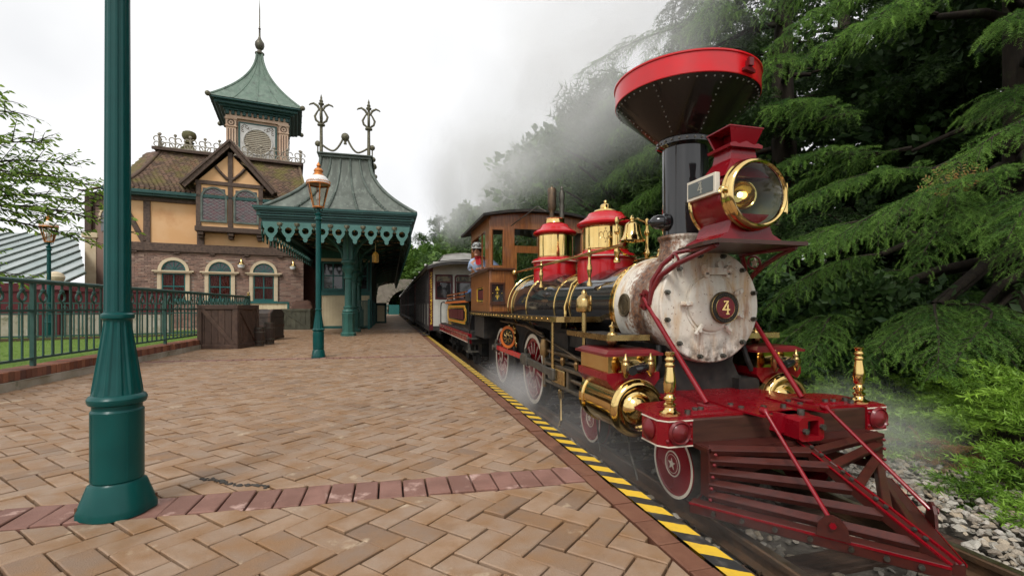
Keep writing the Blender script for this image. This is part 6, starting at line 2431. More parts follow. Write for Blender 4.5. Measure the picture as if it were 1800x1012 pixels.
for P, s_ in ((front, 0), (front, 1)):
 S('hip_capping', lambda b: b.tube([P(s_, t / 14) + Vector((0, 0, .04)) for t in range(15)], .075, 8), M['roof_tile'], 60)
S('roof_deck', lambda b: (b.b2(TL - .25, TR + .12, 1.62, 7.5, ZT - .03, ZT + .06), b.b2(TL - .32, TR + .2, 1.55, 1.68, ZT - .03, ZT + .10), b.b2(TR + .12, TR + .22, 1.55, 7.5, ZT - .03, ZT + .10)), M['timber'])
# chamfered corner wall with an arched window
def turret(b):
 b.prism([(W0, .03), (W0 + .4, .4), (-.2, 2.0), (-.55, 1.6)], (0, 0, -.2), (1, 0, 0), (0, 1, 0), (0, 0, 6.3))
S('corner_wall', turret, M['brick'])
S('corner_pier', lambda b: (b.b2(-.75, -.35, 1.35, 1.75, -.2, 4.3), b.b2(-.85, -.25, 1.25, 1.85, 4.2, 4.45, .03)), M['stone_trim'])
S('corner_timber', lambda b: (b.b2(-.75, -.50, 1.30, 1.55, 4.45, 6.2, .02), b.beam((-.6, 1.42, 6.1), (W0, -.05, 6.1), .16, .25)), M['timber'])
def cwin(b):
 d = Vector((W0 + .55, .03 - 1.6, 0)).normalized()
 o = Vector((.2, .815, 0)) + Vector((d.y, -d.x, 0)) * .02
 b.prism([(x, z) for x, z in arc(0, 5.1, .35, 0, 180, 12)] + [(-.35, 4.5), (.35, 4.5)], o, d, (0, 0, 1), Vector((d.y, -d.x, 0)) * .03)
S('corner_window', cwin, M['glass_dark'])
def cwin2(b):
 d = Vector((W0 + .55, .03 - 1.6, 0)).normalized()
 o = Vector((.2, .815, 0)) + Vector((d.y, -d.x, 0)) * .02
 for k in range(9):
  a = R(180 * k / 8)
  b.box(o + d * (.43 * math.cos(a)) + Vector((0, 0, 5.1 + .43 * math.sin(a))), (.13, .12, .16), Matrix.Rotation(math.atan2(d.y, d.x), 3, 'Z') @ Matrix.Rotation(-a + PI / 2, 3, 'Y'), .01)
S('arch_bricks', cwin2, M['stone_trim'])
# oriel with two leaded windows under a gable
OX, OW, OY = 5.17, 1.36, -.46
S('oriel_wall', lambda b: b.b2(OX - OW, OX + OW, OY + .02, .1, 4.66, 6.72), M['plaster'])
S('oriel_gable_wall', lambda b: b.prism([(-OW - .1, 6.72), (OW + .1, 6.72), (0, 8.3)], (OX, OY + .02, 0), (1, 0, 0), (0, 0, 1), (0, .3, 0)), M['plaster'])
S('oriel_sill', lambda b: b.b2(OX - OW - .06, OX + OW + .06, OY - .06, .1, 4.56, 4.80, .02), M['timber'])
S('oriel_tie', lambda b: b.b2(OX - OW - .04, OX + OW + .04, OY - .05, OY + .06, 6.74, 6.92, .015), M['timber'])
for x in (-OW + .09, 0, OW - .09):
 S('oriel_post', lambda b: b.b2(OX + x - .1, OX + x + .1, OY - .04, OY + .08, 4.80, 6.74, .012), M['timber'])
for x in (-OW + .15, 0, OW - .15):
 S('oriel_corbel', lambda b: (b.b2(OX + x - .13, OX + x + .13, OY + .02, .1, 4.40, 4.56, .03), b.b2(OX + x - .1, OX + x + .1, OY + .14, .1, 4.26, 4.40, .03)), M['timber'])
S('king_post', lambda b: b.b2(OX - .1, OX + .1, OY - .045, OY + .06, 6.92, 8.35, .012), M['timber'])
for s_ in (-1, 1):
 S('gable_strut', lambda b: b.tube([(OX + s_ * .10, OY - .02, 7.05), (OX + s_ * .28, OY - .02, 7.22), (OX + s_ * .46, OY - .02, 7.42), (OX + s_ * .6, OY - .02, 7.62)], .075, 6), M['timber'], 60)
 S('barge_board', lambda b: b.beam((OX + s_ * 1.86, OY - .22, 6.55), (OX, OY - .22, 8.72), .09, .26, (0, 0, 1), .015), M['timber'])
 S('verge_board', lambda b: b.beam((OX + s_ * 1.96, OY - .28, 6.60), (OX, OY - .28, 8.86), .12, .10, (0, 0, 1), .01), M['timber'])
 def gs(u, t):
  return Vector((OX + s_ * 1.98 * (1 - t), OY - .32 + 2.3 * u, 6.62 + 2.26 * t))
 g_ = S('gable_roof', lambda b: b.grid(lambda u, v: tuple(gs(u, v)), 6, 6), M['roof_tile'])
 S('gable_tiles', lambda b: tile_slope(b, gs, 16, lambda t: 2.2), M['roof_tile'], parent=g_, kind='stuff')
 # leaded window
 xc = OX + s_ * .66
 def lw(b):
  b.plate([(x, z) for x, z in arc(xc, 6.12, .53, 0, 180, 18)] + [(xc - .53, 5.0), (xc + .53, 5.0)], [[(x, z) for x, z in arc(xc, 6.12, .45, 0, 180, 18)] + [(xc - .45, 5.08), (xc + .45, 5.08)]], (0, OY - .06, 0), (1, 0, 0), (0, 0, 1), (0, .075, 0))
 w_ = S('leaded_window', lw, M['copper_dark'])
 dz, dx = .155, .125
 pn, ld = MB(True), MB(True)
 z0 = 5.08
 def inside(x, z):
  return abs(x - xc) < .45 and z > 5.07 and (z < 6.12 or (x - xc) ** 2 + (z - 6.12) ** 2 < .45 ** 2)
 for i in range(-5, 6):
  for j in range(0, 22):
   x, z = xc + i * dx, z0 + j * dz / 2
   if (i + j) % 2 == 0:
    continue
   if not inside(x, z):
    continue
   t = random.gauss(0, .004)
   pn.add([(x - dx, OY - .005, z), (x, OY - .005 + t, z - dz / 2 * 1.0), (x + dx, OY - .005, z), (x, OY - .005 - t, z + dz / 2)], [(0, 1, 2, 3)])
 pn.build('lozenge_panes', M['lead_glass'], w_, smooth=0, kind='stuff')
 S('dark_backing', lambda b: b.b2(xc - .45, xc + .45, OY + .008, OY + .014, 5.05, 6.58), M['glass_dark'], parent=w_)
 for k in range(-14, 15):
  for sg in (-1, 1):
   # leads cross at lozenge corners: clip to the window
   pts = []
   for q in range(0, 41):
    x = xc - .45 + .9 * q / 40
    z = 5.78 + k * dz + sg * (x - xc) * (dz / 2) / dx + dz / 2 * 0
    pts.append((x, z, inside(x, z)))
   run = [p for p in pts if p[2]]
   if len(run) > 2:
    ld.beam((run[0][0], OY - .014, run[0][1]), (run[-1][0], OY - .014, run[-1][1]), .011, .011, (0, 1, 0))
 ld.build('leads', M['lead'], w_, smooth=0)
# roof cresting in pale iron
def crest(b, p0, p1, n):
 p0, p1 = Vector(p0), Vector(p1)
 d = (p1 - p0).normalized()
 L_ = (p1 - p0).length
 b.beam(p0 + Vector((0, 0, .03)), p1 + Vector((0, 0, .03)), .05, .05)
 st = L_ / n
 nrm = Vector((-d.y, d.x, 0))
 for k in range(n + 1):
  p = p0 + d * (st * k)
  b.cyl(p, p + Vector((0, 0, .60)), .026, n=6)
  b.ball(p + Vector((0, 0, .66)), .075, 8, 6)
  b.ball(p + Vector((0, 0, .36)), .04, 6, 4)
  for s_ in (-1, 1):
   b.torus(p + d * (s_ * .13) + Vector((0, 0, .42)), nrm, .12, .026, 12, 5, R(-60), R(200))
   b.torus(p + d * (s_ * .12) + Vector((0, 0, .16)), nrm, .12, .026, 12, 5)
  if k < n:
   b.torus(p + d * (st / 2) + Vector((0, 0, .06)), nrm, st * .36, .026, 12, 5, 0, PI)
for p0, p1, n in (((2.0, 1.62, ZT + .08), (8.2, 1.62, ZT + .08), 10), ((8.26, 1.7, ZT + .08), (8.26, 7.4, ZT + .08), 8), ((1.95, 1.7, ZT + .08), (1.5, 5.0, ZT + .08), 4)):
 b = MB(True)
 crest(b, p0, p1, n)
 b.build('ridge_cresting', M['iron_pale'], stn)
# mossy pyramid and urn
def pyr(u, t):
 return Vector((2.2 + .55 * t + (1.3 - 1.1 * t) * u, 3.0 + .55 * t, ZT + .05 + 1.0 * t))
S('pyramid_roof', lambda b: (b.grid(lambda u, v: tuple(pyr(u, v)), 4, 4), b.add([(2.2, 3, ZT + .05), (3.5, 3, ZT + .05), (3.5, 4.3, ZT + .05), (2.2, 4.3, ZT + .05), (2.75, 3.55, ZT + 1.05), (2.95, 3.55, ZT + 1.05), (2.95, 3.75, ZT + 1.05), (2.75, 3.75, ZT + 1.05)], [(1, 2, 6, 5), (2, 3, 7, 6), (3, 0, 4, 7)])), M['mossy'] if 'mossy' in M else mat('mossy', (.09, .085, .035), .9, col2=(.06, .06, .025), ns=3, bump=.4, bs=30))
S('pyramid_tiles', lambda b: tile_slope(b, pyr, 10, lambda t: 1.3 - 1.1 * t), mat('mossy_tile', (.10, .095, .04), .9, col2=(.07, .06, .03), ns=3, rand=.2), kind='stuff')
S('urn', lambda b: b.lathe([(.22, 9.72), (.24, 9.76), (.16, 9.82), (.16, 9.86), (.26, 9.93), (.33, 10.06), (.335, 10.18), (.29, 10.30), (.18, 10.36), (0, 10.38)], (2.85, 3.65, 0), n=28, close=False), mat('mossy_stone', (.10, .10, .045), .9, col2=(.17, .15, .08), ns=5, bump=.4, bs=20), 60)
# tower
TX_, TY_, TW = 6.17, 3.45, 1.45
def tw(name, f, m, smooth=0, parent=None):
 return S(name, f, m, smooth, parent)
tw('tower_wall', lambda b: b.b2(TX_ - TW + .12, TX_ + TW - .12, TY_ - TW + .12, TY_ + TW - .12, ZT, 11.12), M['tower_stone'])
for sx_ in (-1, 1):
 for sy_ in (-1, 1):
  x, y = TX_ + sx_ * (TW - .22), TY_ + sy_ * (TW - .22)
  p = tw('tower_pilaster', lambda b: (b.b2(x - .22, x + .22, y - .22, y + .22, ZT, 10.4), b.b2(x - .27, x + .27, y - .27, y + .27, 10.4, 10.448), b.b2(x - .24, x + .24, y - .24, y + .24, 10.448, 10.784), b.b2(x - .28, x + .28, y - .28, y + .28, 10.784, 10.864)), M['tower_stone'])
  def flutes(b):
   for k in (-1, 0, 1):
    b.b2(x + k * .12 - .025, x + k * .12 + .025, y - .224, y - .21, 9.2, 10.3)
    b.b2(x + .21, x + .224, y + k * .12 - .025, y + k * .12 + .025, 9.2, 10.3)
  tw('flutes', flutes, M['flute'], parent=p)
  def ros(b):
   b.torus((x, y - .245, 10.616), (0, 1, 0), .14, .025, 18, 6)
   b.ball((x, y - .245, 10.616), .04, 8, 6)
   b.torus((x + .245, y, 10.616), (1, 0, 0), .14, .025, 18, 6)
  tw('rosette', ros, M['flute'], 40, p)
def ent(b):
 b.b2(TX_ - TW - .02, TX_ + TW + .02, TY_ - TW - .02, TY_ + TW + .02, 10.864, 10.976)
 b.b2(TX_ - TW + .04, TX_ + TW - .04, TY_ - TW + .04, TY_ + TW - .04, 10.976, 11.28)
tw('entablature', ent, M['tower_stone'])
k = 0
for i in range(12):
 u = -TW + .06 + i * (2 * TW - .12) / 11
 tw('dentil', lambda b: b.b2(TX_ + u - .075, TX_ + u + .075, TY_ - TW - .07, TY_ - TW + .05, 11.04, 11.232, .01), M['cornice'])
 tw('dentil', lambda b: b.b2(TX_ + TW - .05, TX_ + TW + .07, TY_ + u - .075, TY_ + u + .075, 11.04, 11.232, .01), M['cornice'])
# louvred opening in a pale panel, front and right
for side in (0, 1):
 Mx = Matrix.Translation((TX_, TY_, 0)) @ Matrix.Rotation(R(90) * side, 4, 'Z')
 ux = (Mx.to_3x3() @ Vector((1, 0, 0)))
 o = Mx @ Vector((0, -TW + .08, 0))
 dn = Mx.to_3x3() @ Vector((0, -1, 0))
 lv = MB(True)
 lv.plate([(-.82, 8.8), (.82, 8.8), (.82, 10.656), (-.82, 10.656)], [arc(0, 9.75, .66, 0, 360, 36)[:-1]], o, ux, (0, 0, 1), dn * .06)
 pn_ = lv.build('louvre_panel', M['tower_white'], stn, smooth=0)
 q = MB(True)
 q.plate([(-.90, 8.72), (.90, 8.72), (.90, 10.72), (-.90, 10.72)], [[(-.82, 8.8), (.82, 8.8), (.82, 10.656), (-.82, 10.656)]], o, ux, (0, 0, 1), dn * .08)
 q.build('panel_frame', M['cornice'], pn_, smooth=0)
 q = MB(True)
 q.torus(o + dn * .06 + Vector((0, 0, 9.75)), dn, .68, .045, 40, 8)
 q.build('ring_moulding', M['tower_white'], pn_)
 q = MB(True)
 q.prism(arc(0, 9.75, .67, 0, 360, 30)[:-1], o + dn * .002, ux, (0, 0, 1), dn * .004)
 q.build('louvre_dark', M['flute'], pn_, smooth=0)
 for k in range(13):
  z = 9.75 - .60 + k * .10
  hw = math.sqrt(max(0, .655 ** 2 - (z - 9.75) ** 2))
  if hw > .1:
   q = MB(True)
   q.beam(o + dn * .035 + ux * -hw + Vector((0, 0, z)), o + dn * .035 + ux * hw + Vector((0, 0, z)), .03, .055, (Vector((0, 0, 1)) + dn * .5))
   q.build('louvre_slat', M['cream_line'], pn_, smooth=0)
 q = MB(True)
 for s_ in (-1, 1):
  for a in range(3):
   q.torus(o + dn * .065 + ux * (s_ * (.62 - .12 * a)) + Vector((0, 0, 10.544 - .06 * a)), dn, .07, .014, 12, 5, a, a + 4.5)
   q.torus(o + dn * .065 + ux * (s_ * .70) + Vector((0, 0, 10.48 - .11 * a)), dn, .05, .012, 10, 5, a, a + 4.5)
 q.each('corner_scroll', M['flute'], pn_)
EH = 2.12
def cor(b):
 for z0, z1, e in ((11.232, 11.328, TW + .12), (11.328, 11.408, TW + .30), (11.408, 11.552, TW + .48)):
  b.b2(TX_ - e, TX_ + e, TY_ - e, TY_ + e, z0, z1, .02)
 b.b2(TX_ - EH, TX_ + EH, TY_ - EH, TY_ + EH, 11.552, 11.64, .02)
tw('tower_cornice', cor, M['cornice'])
def sw(t):
 return EH * ((1 - t) ** 1.75) * .95 + .13 * (1 - 0) , 11.64 + 3.45 * t ** 1.0
def tface(k):
 rot = Matrix.Rotation(R(90) * k, 3, 'Z')
 def P(u, t):
  w, z = sw(t)
  return Vector((TX_, TY_, 0)) + rot @ Vector((-w + 2 * w * u, -w, z))
 return P
for k in range(4):
 P = tface(k)
 for j in range(4):
  q = MB(True)
  u0, u1 = j / 4, (j + 1) / 4
  q.grid(lambda u, v: tuple(P(u0 + (u1 - u0) * u, v)), 2, 22)
  q.build('roof_panel', M['copper'], stn, smooth=60)
 q = MB(True)
 for j in (1, 2, 3):
  q.tube([P(j / 4, t / 20) for t in range(21)], [.035 * (1 - .5 * t / 20) for t in range(21)], 6)
 q.build('roof_seams', M['copper'], stn)
 q = MB(True)
 q.tube([P(0, t / 22) for t in range(23)], .06, 8)
 q.build('roof_hip', M['copper'], stn)
 q = MB(True)
 c_ = Vector((TX_, TY_, 11.664)) + Matrix.Rotation(R(90) * k, 3, 'Z') @ Vector((-EH - .04, -EH - .04, 0))
 q.ball(c_, .13, 12, 8)
 q.build('corner_ball', M['iron_old'], stn)
tw('tower_finial', lambda b: b.lathe([(.15, 15.05), (.24, 15.12), (.24, 15.18), (.13, 15.22), (.10, 15.35), (.2, 15.45), (.245, 15.6), (.23, 15.75), (.1, 15.95), (.05, 16.1), (.045, 16.5), (.07, 16.53), (.035, 16.6), (.028, 17.6), (.0, 18.3)], (TX_, TY_, 0), n=24, close=False), mat('finial_metal', (.09, .075, .06), .45, metal=.5, col2=(.13, .13, .09), ns=5), 50)
# brass wall lamps
for x in (5.6, 7.86):
 q = MB(True)
 q.tube([(x, .0, 3.30), (x, -.22, 3.34), (x, -.26, 3.25)], .025, 8)
 q.lathe([(.03, 3.42), (.02, 3.36), (.03, 3.3), (.12, 3.16), (.17, 3.11), (.18, 3.09)], (x, -.26, 0), n=20, close=False)
 sl2 = q.build('wall_lamp', M['brass'], stn)
 q = MB(True)
 q.lathe([(.15, 3.10), (.155, 3.02), (.12, 2.93), (.05, 2.90), (0, 2.89)], (x, -.26, 0), n=20, close=False)
 q.build('lamp_globe', M['lamp_white'], sl2)
# cream boarded dado wall with green cap, in front of the right-hand bay
dado = thing('boarded_wall', 'low cream boarded wall with a green cap in front of the brick bay', 'wall', (-6, 24.6, 0))
for k in range(14):
 b = MB()
 xa = -7.0 + k * .16
 b.b2(xa + .004, xa + .156, 24.72, 24.76, -.01, 1.22)
 b.build('board', M['cream'], dado, smooth=0)
b = MB()
b.b2(-7.05, -4.72, 24.66, 24.80, 1.22, 1.29)
b.b2(-4.80, -4.72, 24.68, 24.80, -.01, 1.22)
b.build('cap', M['win_green'], dado, smooth=0)
# metal-roofed low building and maroon wall to the left
mb_ = thing('metal_roof_building', 'low building with a grey green standing seam metal roof behind the lawn', 'building', (-16, 22, 0))
def mr(x, t):
 return Vector((x, 20 + 7.5 * t, 1.85 + 2.7 * t))
k = 0
x = -26.0
while x < -11.2:
 b = MB()
 t1 = min(1, (-10.4 - x) / 4.4)
 t2 = min(1, (-11.0 - x) / 4.4)
 b.add([mr(x + .02, 0), mr(x + .60, 0), mr(x + .60, t2), mr(x + .02, t1)], [(0, 1, 2, 3)])
 b.build('roof_panel', M['metal_roof'], mb_, smooth=0)
 b = MB()
 b.beam(mr(x + .61, -.01) + Vector((0, 0, .03)), mr(x + .61, t2) + Vector((0, 0, .03)), .05, .09)
 b.build('roof_seam', M['copper_dark'], mb_, smooth=0)
 x += .62
b = MB()
b.b2(-26, -10.9, 20.3, 20.6, 0, 1.9)
b.build('wall', M['maroon'], mb_, smooth=0)
b = MB()
b.b2(-26.2, -10.4, 19.86, 20.02, 1.68, 1.86)
b.build('eave_gutter', M['maroon'], mb_, smooth=0)
w5 = thing('garden_wall', 'maroon wall with a stone ball on its pier beyond the lawn', 'wall', (-12, 19, 0))
b = MB()
b.b2(-22, -7.4, 18.9, 19.05, .78, 1.55)
b.build('panel', M['maroon'], w5, smooth=0)
b = MB()
b.b2(-22, -7.4, 18.8, 19.1, 0, .778)
b.build('base', M['concrete'], w5, smooth=0)
b = MB()
for k in range(9):
 b.b2(-22 + k * 1.8, -21.86 + k * 1.8, 18.84, 18.9, .78, 1.6)
b.b2(-22, -7.4, 18.85, 19.08, 1.55, 1.65)
b.build('batten', M['coach_maroon'], w5, smooth=0)
b = MB()
b.b2(-11.05, -10.45, 18.6, 19.3, 0, 1.6)
frus(b, (-10.75, 18.95), 1.6, 1.76, .45, .25, .42, .25)
b.build('pier', M['maroon'], w5, smooth=0)
b = MB()
b.lathe([(.14, 1.74), (.10, 1.79), (.16, 1.85), (.22, 1.94), (.24, 2.04), (.19, 2.15), (.07, 2.21), (0, 2.22)], (-10.75, 18.95, 0), n=24, close=False)
b.build('ball', M['stone_trim'], w5)
# ------------------------------------------------------------------ platform canopy
KX0, KX1, KY0, KY1 = -4.23, .90, 16.5, 60
KC = -1.55
can = thing('platform_canopy', 'long green platform canopy with swept copper roof and scalloped valance', 'canopy', (KC, 17, 0))
def cnp(name, f, m, smooth=0, parent=None, kind=None):
 b = MB()
 f(b)
 return b.build(name, m, parent or can, smooth=smooth, kind=kind)
for z0, z1, e in ((3.78, 3.90, -.22), (3.90, 3.98, -.16), (3.98, 4.14, -.10), (4.14, 4.19, -.03), (4.19, 4.27, 0)):
 def ring_(b):
  x0, x1, y0 = KX0 - e, KX1 + e, KY0 - e
  b.b2(x0, x1, y0, y0 + .2, z0, z1)
  b.b2(x0, x0 + .2, y0 + .2, KY1, z0, z1)
  b.b2(x1 - .2, x1, y0 + .2, KY1, z0, z1)
 cnp('cornice', ring_, M['cornice'])
# soffit boards, joists
n = 18
for k in range(n):
 xa = KX0 + .2 + (KX1 - KX0 - .4) * k / n
 cnp('soffit_board', lambda b: b.b2(xa + .004, xa + (KX1 - KX0 - .4) / n - .004, KY0 + .1, KY1, 4.02, 4.05), M['soffit'])
# roof
zt = lambda t: 4.27 + 2.1 * t ** 1.0
hw_ = lambda t: .82 + (2.42 - .82) * (1 - t) ** 2.1
def fr_(u, t):
 w = hw_(t)
 return Vector((KC - w + 2 * w * u, 17.8 - (17.8 - 16.72) * (1 - t) ** 2.1, zt(t)))
us = [0, .155, .385, .615, .845, 1]
us = [0, .2, .4, .6, .8, 1]
for j in range(5):
 cnp('roof_panel', lambda b: b.grid(lambda u, v: tuple(fr_(us[j] + (us[j + 1] - us[j]) * u, v)), 3, 24), M['lead_roof'], 60)
for j in (1, 2, 3, 4):
 def seam(b):
  # batten seams run straight up the hipped face
  u = us[j]
  x = KC + (-2.42 + 4.84 * u) * .9 if False else None
  pts = [fr_(u, t / 26) + Vector((0, -.01, .02)) for t in range(27)]
  b.tube(pts, .035, 6)
  for p in pts[:9]:
   b.ball(p + Vector((0, -.01, .02)), .05, 6, 4)
 cnp('roof_seam', seam, M['copper_dark'], 40)
for s_ in (-1, 1):
 u = 0 if s_ < 0 else 1
 cnp('roof_hip', lambda b: b.tube([fr_(u, t / 26) + Vector((0, 0, .03)) for t in range(27)], .06, 8), M['copper_dark'], 60)
 def sl_f(u, t):
  return (KC + s_ * hw_(t), 17.8 - (17.8 - 16.72) * (1 - t) ** 2.1 + (KY1 - 16.8) * u, zt(t))
 cnp('roof_slope', lambda b: b.grid(sl_f, 4, 24), M['lead_roof'], 60)
 def sls(b):
  for k in range(1, 30):
   y = 17.8 + k * 1.4
   b.tube([(KC + s_ * hw_(t / 16), y, zt(t / 16) + .02) for t in range(17)], .03, 5)
 cnp('slope_seams', sls, M['copper_dark'], 40)
cnp('ridge_cap', lambda b: (b.b2(KC - .88, KC + .88, 17.72, KY1, 6.33, 6.426, .02), b.b2(KC - .94, KC + .94, 17.66, KY1, 6.426, 6.474, .01)), M['copper_dark'])
# finials and swags on the ridge
for s_ in (-1, 1):
 def fin(b):
  x, y = KC + s_ * .80, 17.75
  b.cyl((x, y, 6.474), (x, y, 7.426), .06, .05, 8)
  b.lathe([(.05, 7.386), (.13, 7.41), (.13, 7.45), (.05, 7.474), (.045, 8.106), (.09, 8.146), (.1, 8.178), (.05, 8.226), (.07, 8.266), (.03, 8.346), (.04, 8.378), (.0, 8.522)], (x, y, 0), n=14, close=False)
  for q in (-1, 1):
   b.tube([(x + q * .03, y, 7.482), (x + q * .17, y, 7.586), (x + q * .21, y, 7.722), (x + q * .13, y, 7.882), (x + q * .05, y, 8.01)], [.035, .04, .04, .03, .025], 8)
   b.tube([(x + q * .04, y, 7.93), (x + q * .12, y, 8.09), (x + q * .25, y, 8.17), (x + q * .36, y, 8.13), (x + q * .40, y, 8.09)], [.03, .045, .04, .03, .015], 8)
   b.tube([(x, y + q * .03, 7.482), (x, y + q * .17, 7.586), (x, y + q * .21, 7.722), (x, y + q * .13, 7.882), (x, y + q * .05, 8.01)], [.03] * 5, 6)
 cnp('ridge_finial', fin, M['iron_old'], 50)
def swag(b):
 y = 17.75
 for s_ in (-1, 1):
  b.tube([(KC + s_ * (.78 - .74 * t / 14), y, 6.746 - .2 * math.sin(PI * .5 * min(1, t / 8)) + (.56 * max(0, (t - 6) / 8) ** 2)) for t in range(15)], .035, 8)
 b.ball((KC, y, 7.082), .14, 14, 10)
 b.lathe([(.06, 6.826), (.04, 6.906), (.07, 6.954), (.04, 6.986)], (KC, y, 0), n=10)
cnp('ridge_swag', swag, M['iron_old'], 50)
for s_ in (-1, 1):
 def balls(b):
  for k in range(26):
   y = 17.8 + k * .8
   b.ball((KC + s_ * .92, y, 6.602 if k % 3 else 6.786), .10, 10, 8)
   b.cyl((KC + s_ * .92, y, 6.458), (KC + s_ * .92, y, 6.546 if k % 3 else 6.746), .025, n=6)
  b.tube([(KC + s_ * .92, 17.8, 6.522), (KC + s_ * .92, 38, 6.522)], .02, 6)
 cnp('ridge_balls', balls, M['iron_old'], 50)
# scalloped valance: pierced medallions
def medal(b, o, ux, dn):
 w = .255
 out = [(-w, 0), (w, 0), (w * .98, -.12), (w * .86, -.20), (w * .72, -.235), (w * .8, -.30), (w * .6, -.40), (w * .38, -.47), (w * .22, -.53), (w * .30, -.56), (w * .14, -.63), (-w * .14, -.63), (-w * .30, -.56), (-w * .22, -.53), (-w * .38, -.47), (-w * .6, -.40), (-w * .8, -.30), (-w * .72, -.235), (-w * .86, -.20), (-w * .98, -.12)]
 hole = arc(0, -.27, .105, 0, 360, 14)[:-1]
 b.plate(out, [hole], o, ux, (0, 0, 1), dn * .03)
nM = 9
st_ = (KX1 - KX0 - .5) / nM
for k in range(nM):
 x = KX0 + .25 + st_ * (k + .5)
 cnp('valance_medallion', lambda b: medal(b, Vector((x, KY0 + .20, 3.79)), Vector((1, 0, 0)), Vector((0, -1, 0))), M['valance'])
 if k:
  xm = x - st_ / 2
  cnp('valance_knob', lambda b: (b.lathe([(.0, -.12), (.075, -.10), (.10, -.03), (.09, 0)], (xm, KY0 + .20, 3.77), n=12, close=False), b.cyl((xm, KY0 + .2, 3.56), (xm, KY0 + .2, 3.66), .02, .035, 8)), M['iron_old'], 40)
for s_, x in ((-1, KX0 + .22), (1, KX1 - .22)):
 first = None
 k = 0
 y = KY0 + .5
 while y < 58:
  if first is None:
   b = MB()
   medal(b, Vector((x, y, 3.79)), Vector((0, 1, 0)), Vector((s_, 0, 0)))
   first = b.build('valance_medallion', M['canopy_green'], can, smooth=0)
   fy = y
  else:
   inst(first, can, (0, y - fy, 0))
  y += .52
# columns
def column(y):
 t = thing('canopy_column', 'nearest green cast iron canopy column with ringed spandrel brackets', 'column', (KC + .08, y, 0), 0, 'iron columns under the canopy')
 x = KC + .08
 def c_(name, f, m=None, sm=40):
  b = MB()
  f(b)
  return b.build(name, m or M['canopy_green'], t, smooth=sm)
 def sq(b):
  b.lathe([(.27, 0), (.27, .10), (.23, .14)], (x, y, 0), n=8, close=False)
  b.lathe([(.215, .14), (.215, .75), (.23, .78), (.23, .82), (.19, .86)], (x, y, 0), n=8, close=False)
  b.lathe([(.19, .84), (.215, .88), (.20, .92), (.15, .98), (.175, 1.01), (.175, 1.04), (.13, 1.08)], (x, y, 0), n=24, close=False)
 c_('column_base', sq, None, 30)
 c_('shaft', lambda b: b.lathe([(.13, 1.05), (.125, 1.3), (.118, 2.1)], (x, y, 0), n=20, close=False))
 c_('capital', lambda b: b.lathe([(.118, 2.05), (.16, 2.08), (.16, 2.13), (.13, 2.16), (.14, 2.28), (.21, 2.36), (.23, 2.44), (.2, 2.5), (.16, 2.54), (.19, 2.6), (.25, 2.64), (.25, 2.70), (.18, 2.73)], (x, y, 0), n=24, close=False))
 c_('head', lambda b: b.b2(x - .17, x + .17, y - .17, y + .17, 2.72, 4.02, .02), None, 0)
 for s_ in (-1, 1):
  def br(b):
   b.tube([(x + s_ * .16, y, 2.72), (x + s_ * .22, y, 3.0), (x + s_ * .45, y, 3.35), (x + s_ * .9, y, 3.72), (x + s_ * 1.5, y, 3.92), (x + s_ * 2.0, y, 3.97)], .055, 6)
   b.torus((x + s_ * .48, y, 3.70), (0, 1, 0), .24, .035, 20, 6)
   b.torus((x + s_ * .26, y, 3.22), (0, 1, 0), .09, .022, 14, 5)
   b.torus((x + s_ * .93, y, 3.86), (0, 1, 0), .10, .022, 14, 5)
   b.beam((x + s_ * .17, y, 3.99), (x + s_ * 2.2, y, 3.99), .08, .07)
  c_('bracket', br)
  def br2(b):
   b.tube([(x, y + s_ * .16, 2.75), (x, y + s_ * .25, 3.1), (x, y + s_ * .6, 3.6), (x, y + s_ * 1.2, 3.9)], .045, 6)
   b.torus((x, y + s_ * .45, 3.75), (1, 0, 0), .17, .028, 16, 5)
  c_('long_bracket', br2)
 return t
c1 = column(18.05)
for k in range(1, 12):
 dup(c1, (KC + .08, 18.05 + 2.9 * k, 0), None, 'second green canopy column, just behind the nearest one' if k == 1 else 'green iron canopy column farther down the row than the first two')
# dark trusses with curved ribs across the soffit
k = 0
y = 16.95
trs = None
while y < 58:
 if trs is None:
  def f(b):
   b.b2(KX0 + .35, KX1 - .35, y - .04, y + .04, 3.93, 4.015)
   for s_ in (-1, 1):
    b.tube([(KC + s_ * (.2 + 1.95 * q / 10), y, 3.50 + .42 * math.sin(PI / 2 * q / 10)) for q in range(11)], .035, 5)
    for q in (.9, 1.35, 1.75):
     b.torus((KC + s_ * q, y, 3.84), (0, 1, 0), .075, .018, 10, 4)
  trs = cnp('roof_truss', f, M['black_green'] if 'black_green' in M else mat('black_green', (.018, .035, .03), .5), 40)
  ty = y
 else:
  inst(trs, can, (0, y - ty, 0))
 y += 1.45
# drop ornaments under the right eave
def drops(b):
 for k in range(30):
  y = 16.9 + k * 1.4
  b.lathe([(.0, 3.25), (.04, 3.28), (.06, 3.36), (.1, 3.42), (.06, 3.5), (.09, 3.56), (.12, 3.66), (.07, 3.74), (.09, 3.80)], (KX1 - .28, y, 0), n=10, close=False)
cnp('eave_drops', drops, mat('drop_dark', (.02, .04, .035), .5), 40, kind='stuff')
hl_ = thing('hanging_lantern', 'small yellow lantern hanging on a rod under the canopy', 'lantern', (-.52, 17.9, 2.75))
b = MB()
b.cyl((-.52, 17.9, 3.05), (-.52, 17.9, 4.0), .012, n=6)
b.build('rod', M['brass_dull'], hl_)
b = MB()
b.lathe([(.10, 2.66), (.12, 2.68), (.12, 2.92), (.13, 2.94), (.10, 2.99), (.05, 3.03), (.02, 3.06)], (-.52, 17.9, 0), n=6)
b.build('shade', mat('amber', (.62, .36, .06), .4, col2=(.5, .26, .04), ns=8), hl_, smooth=0)
b = MB()
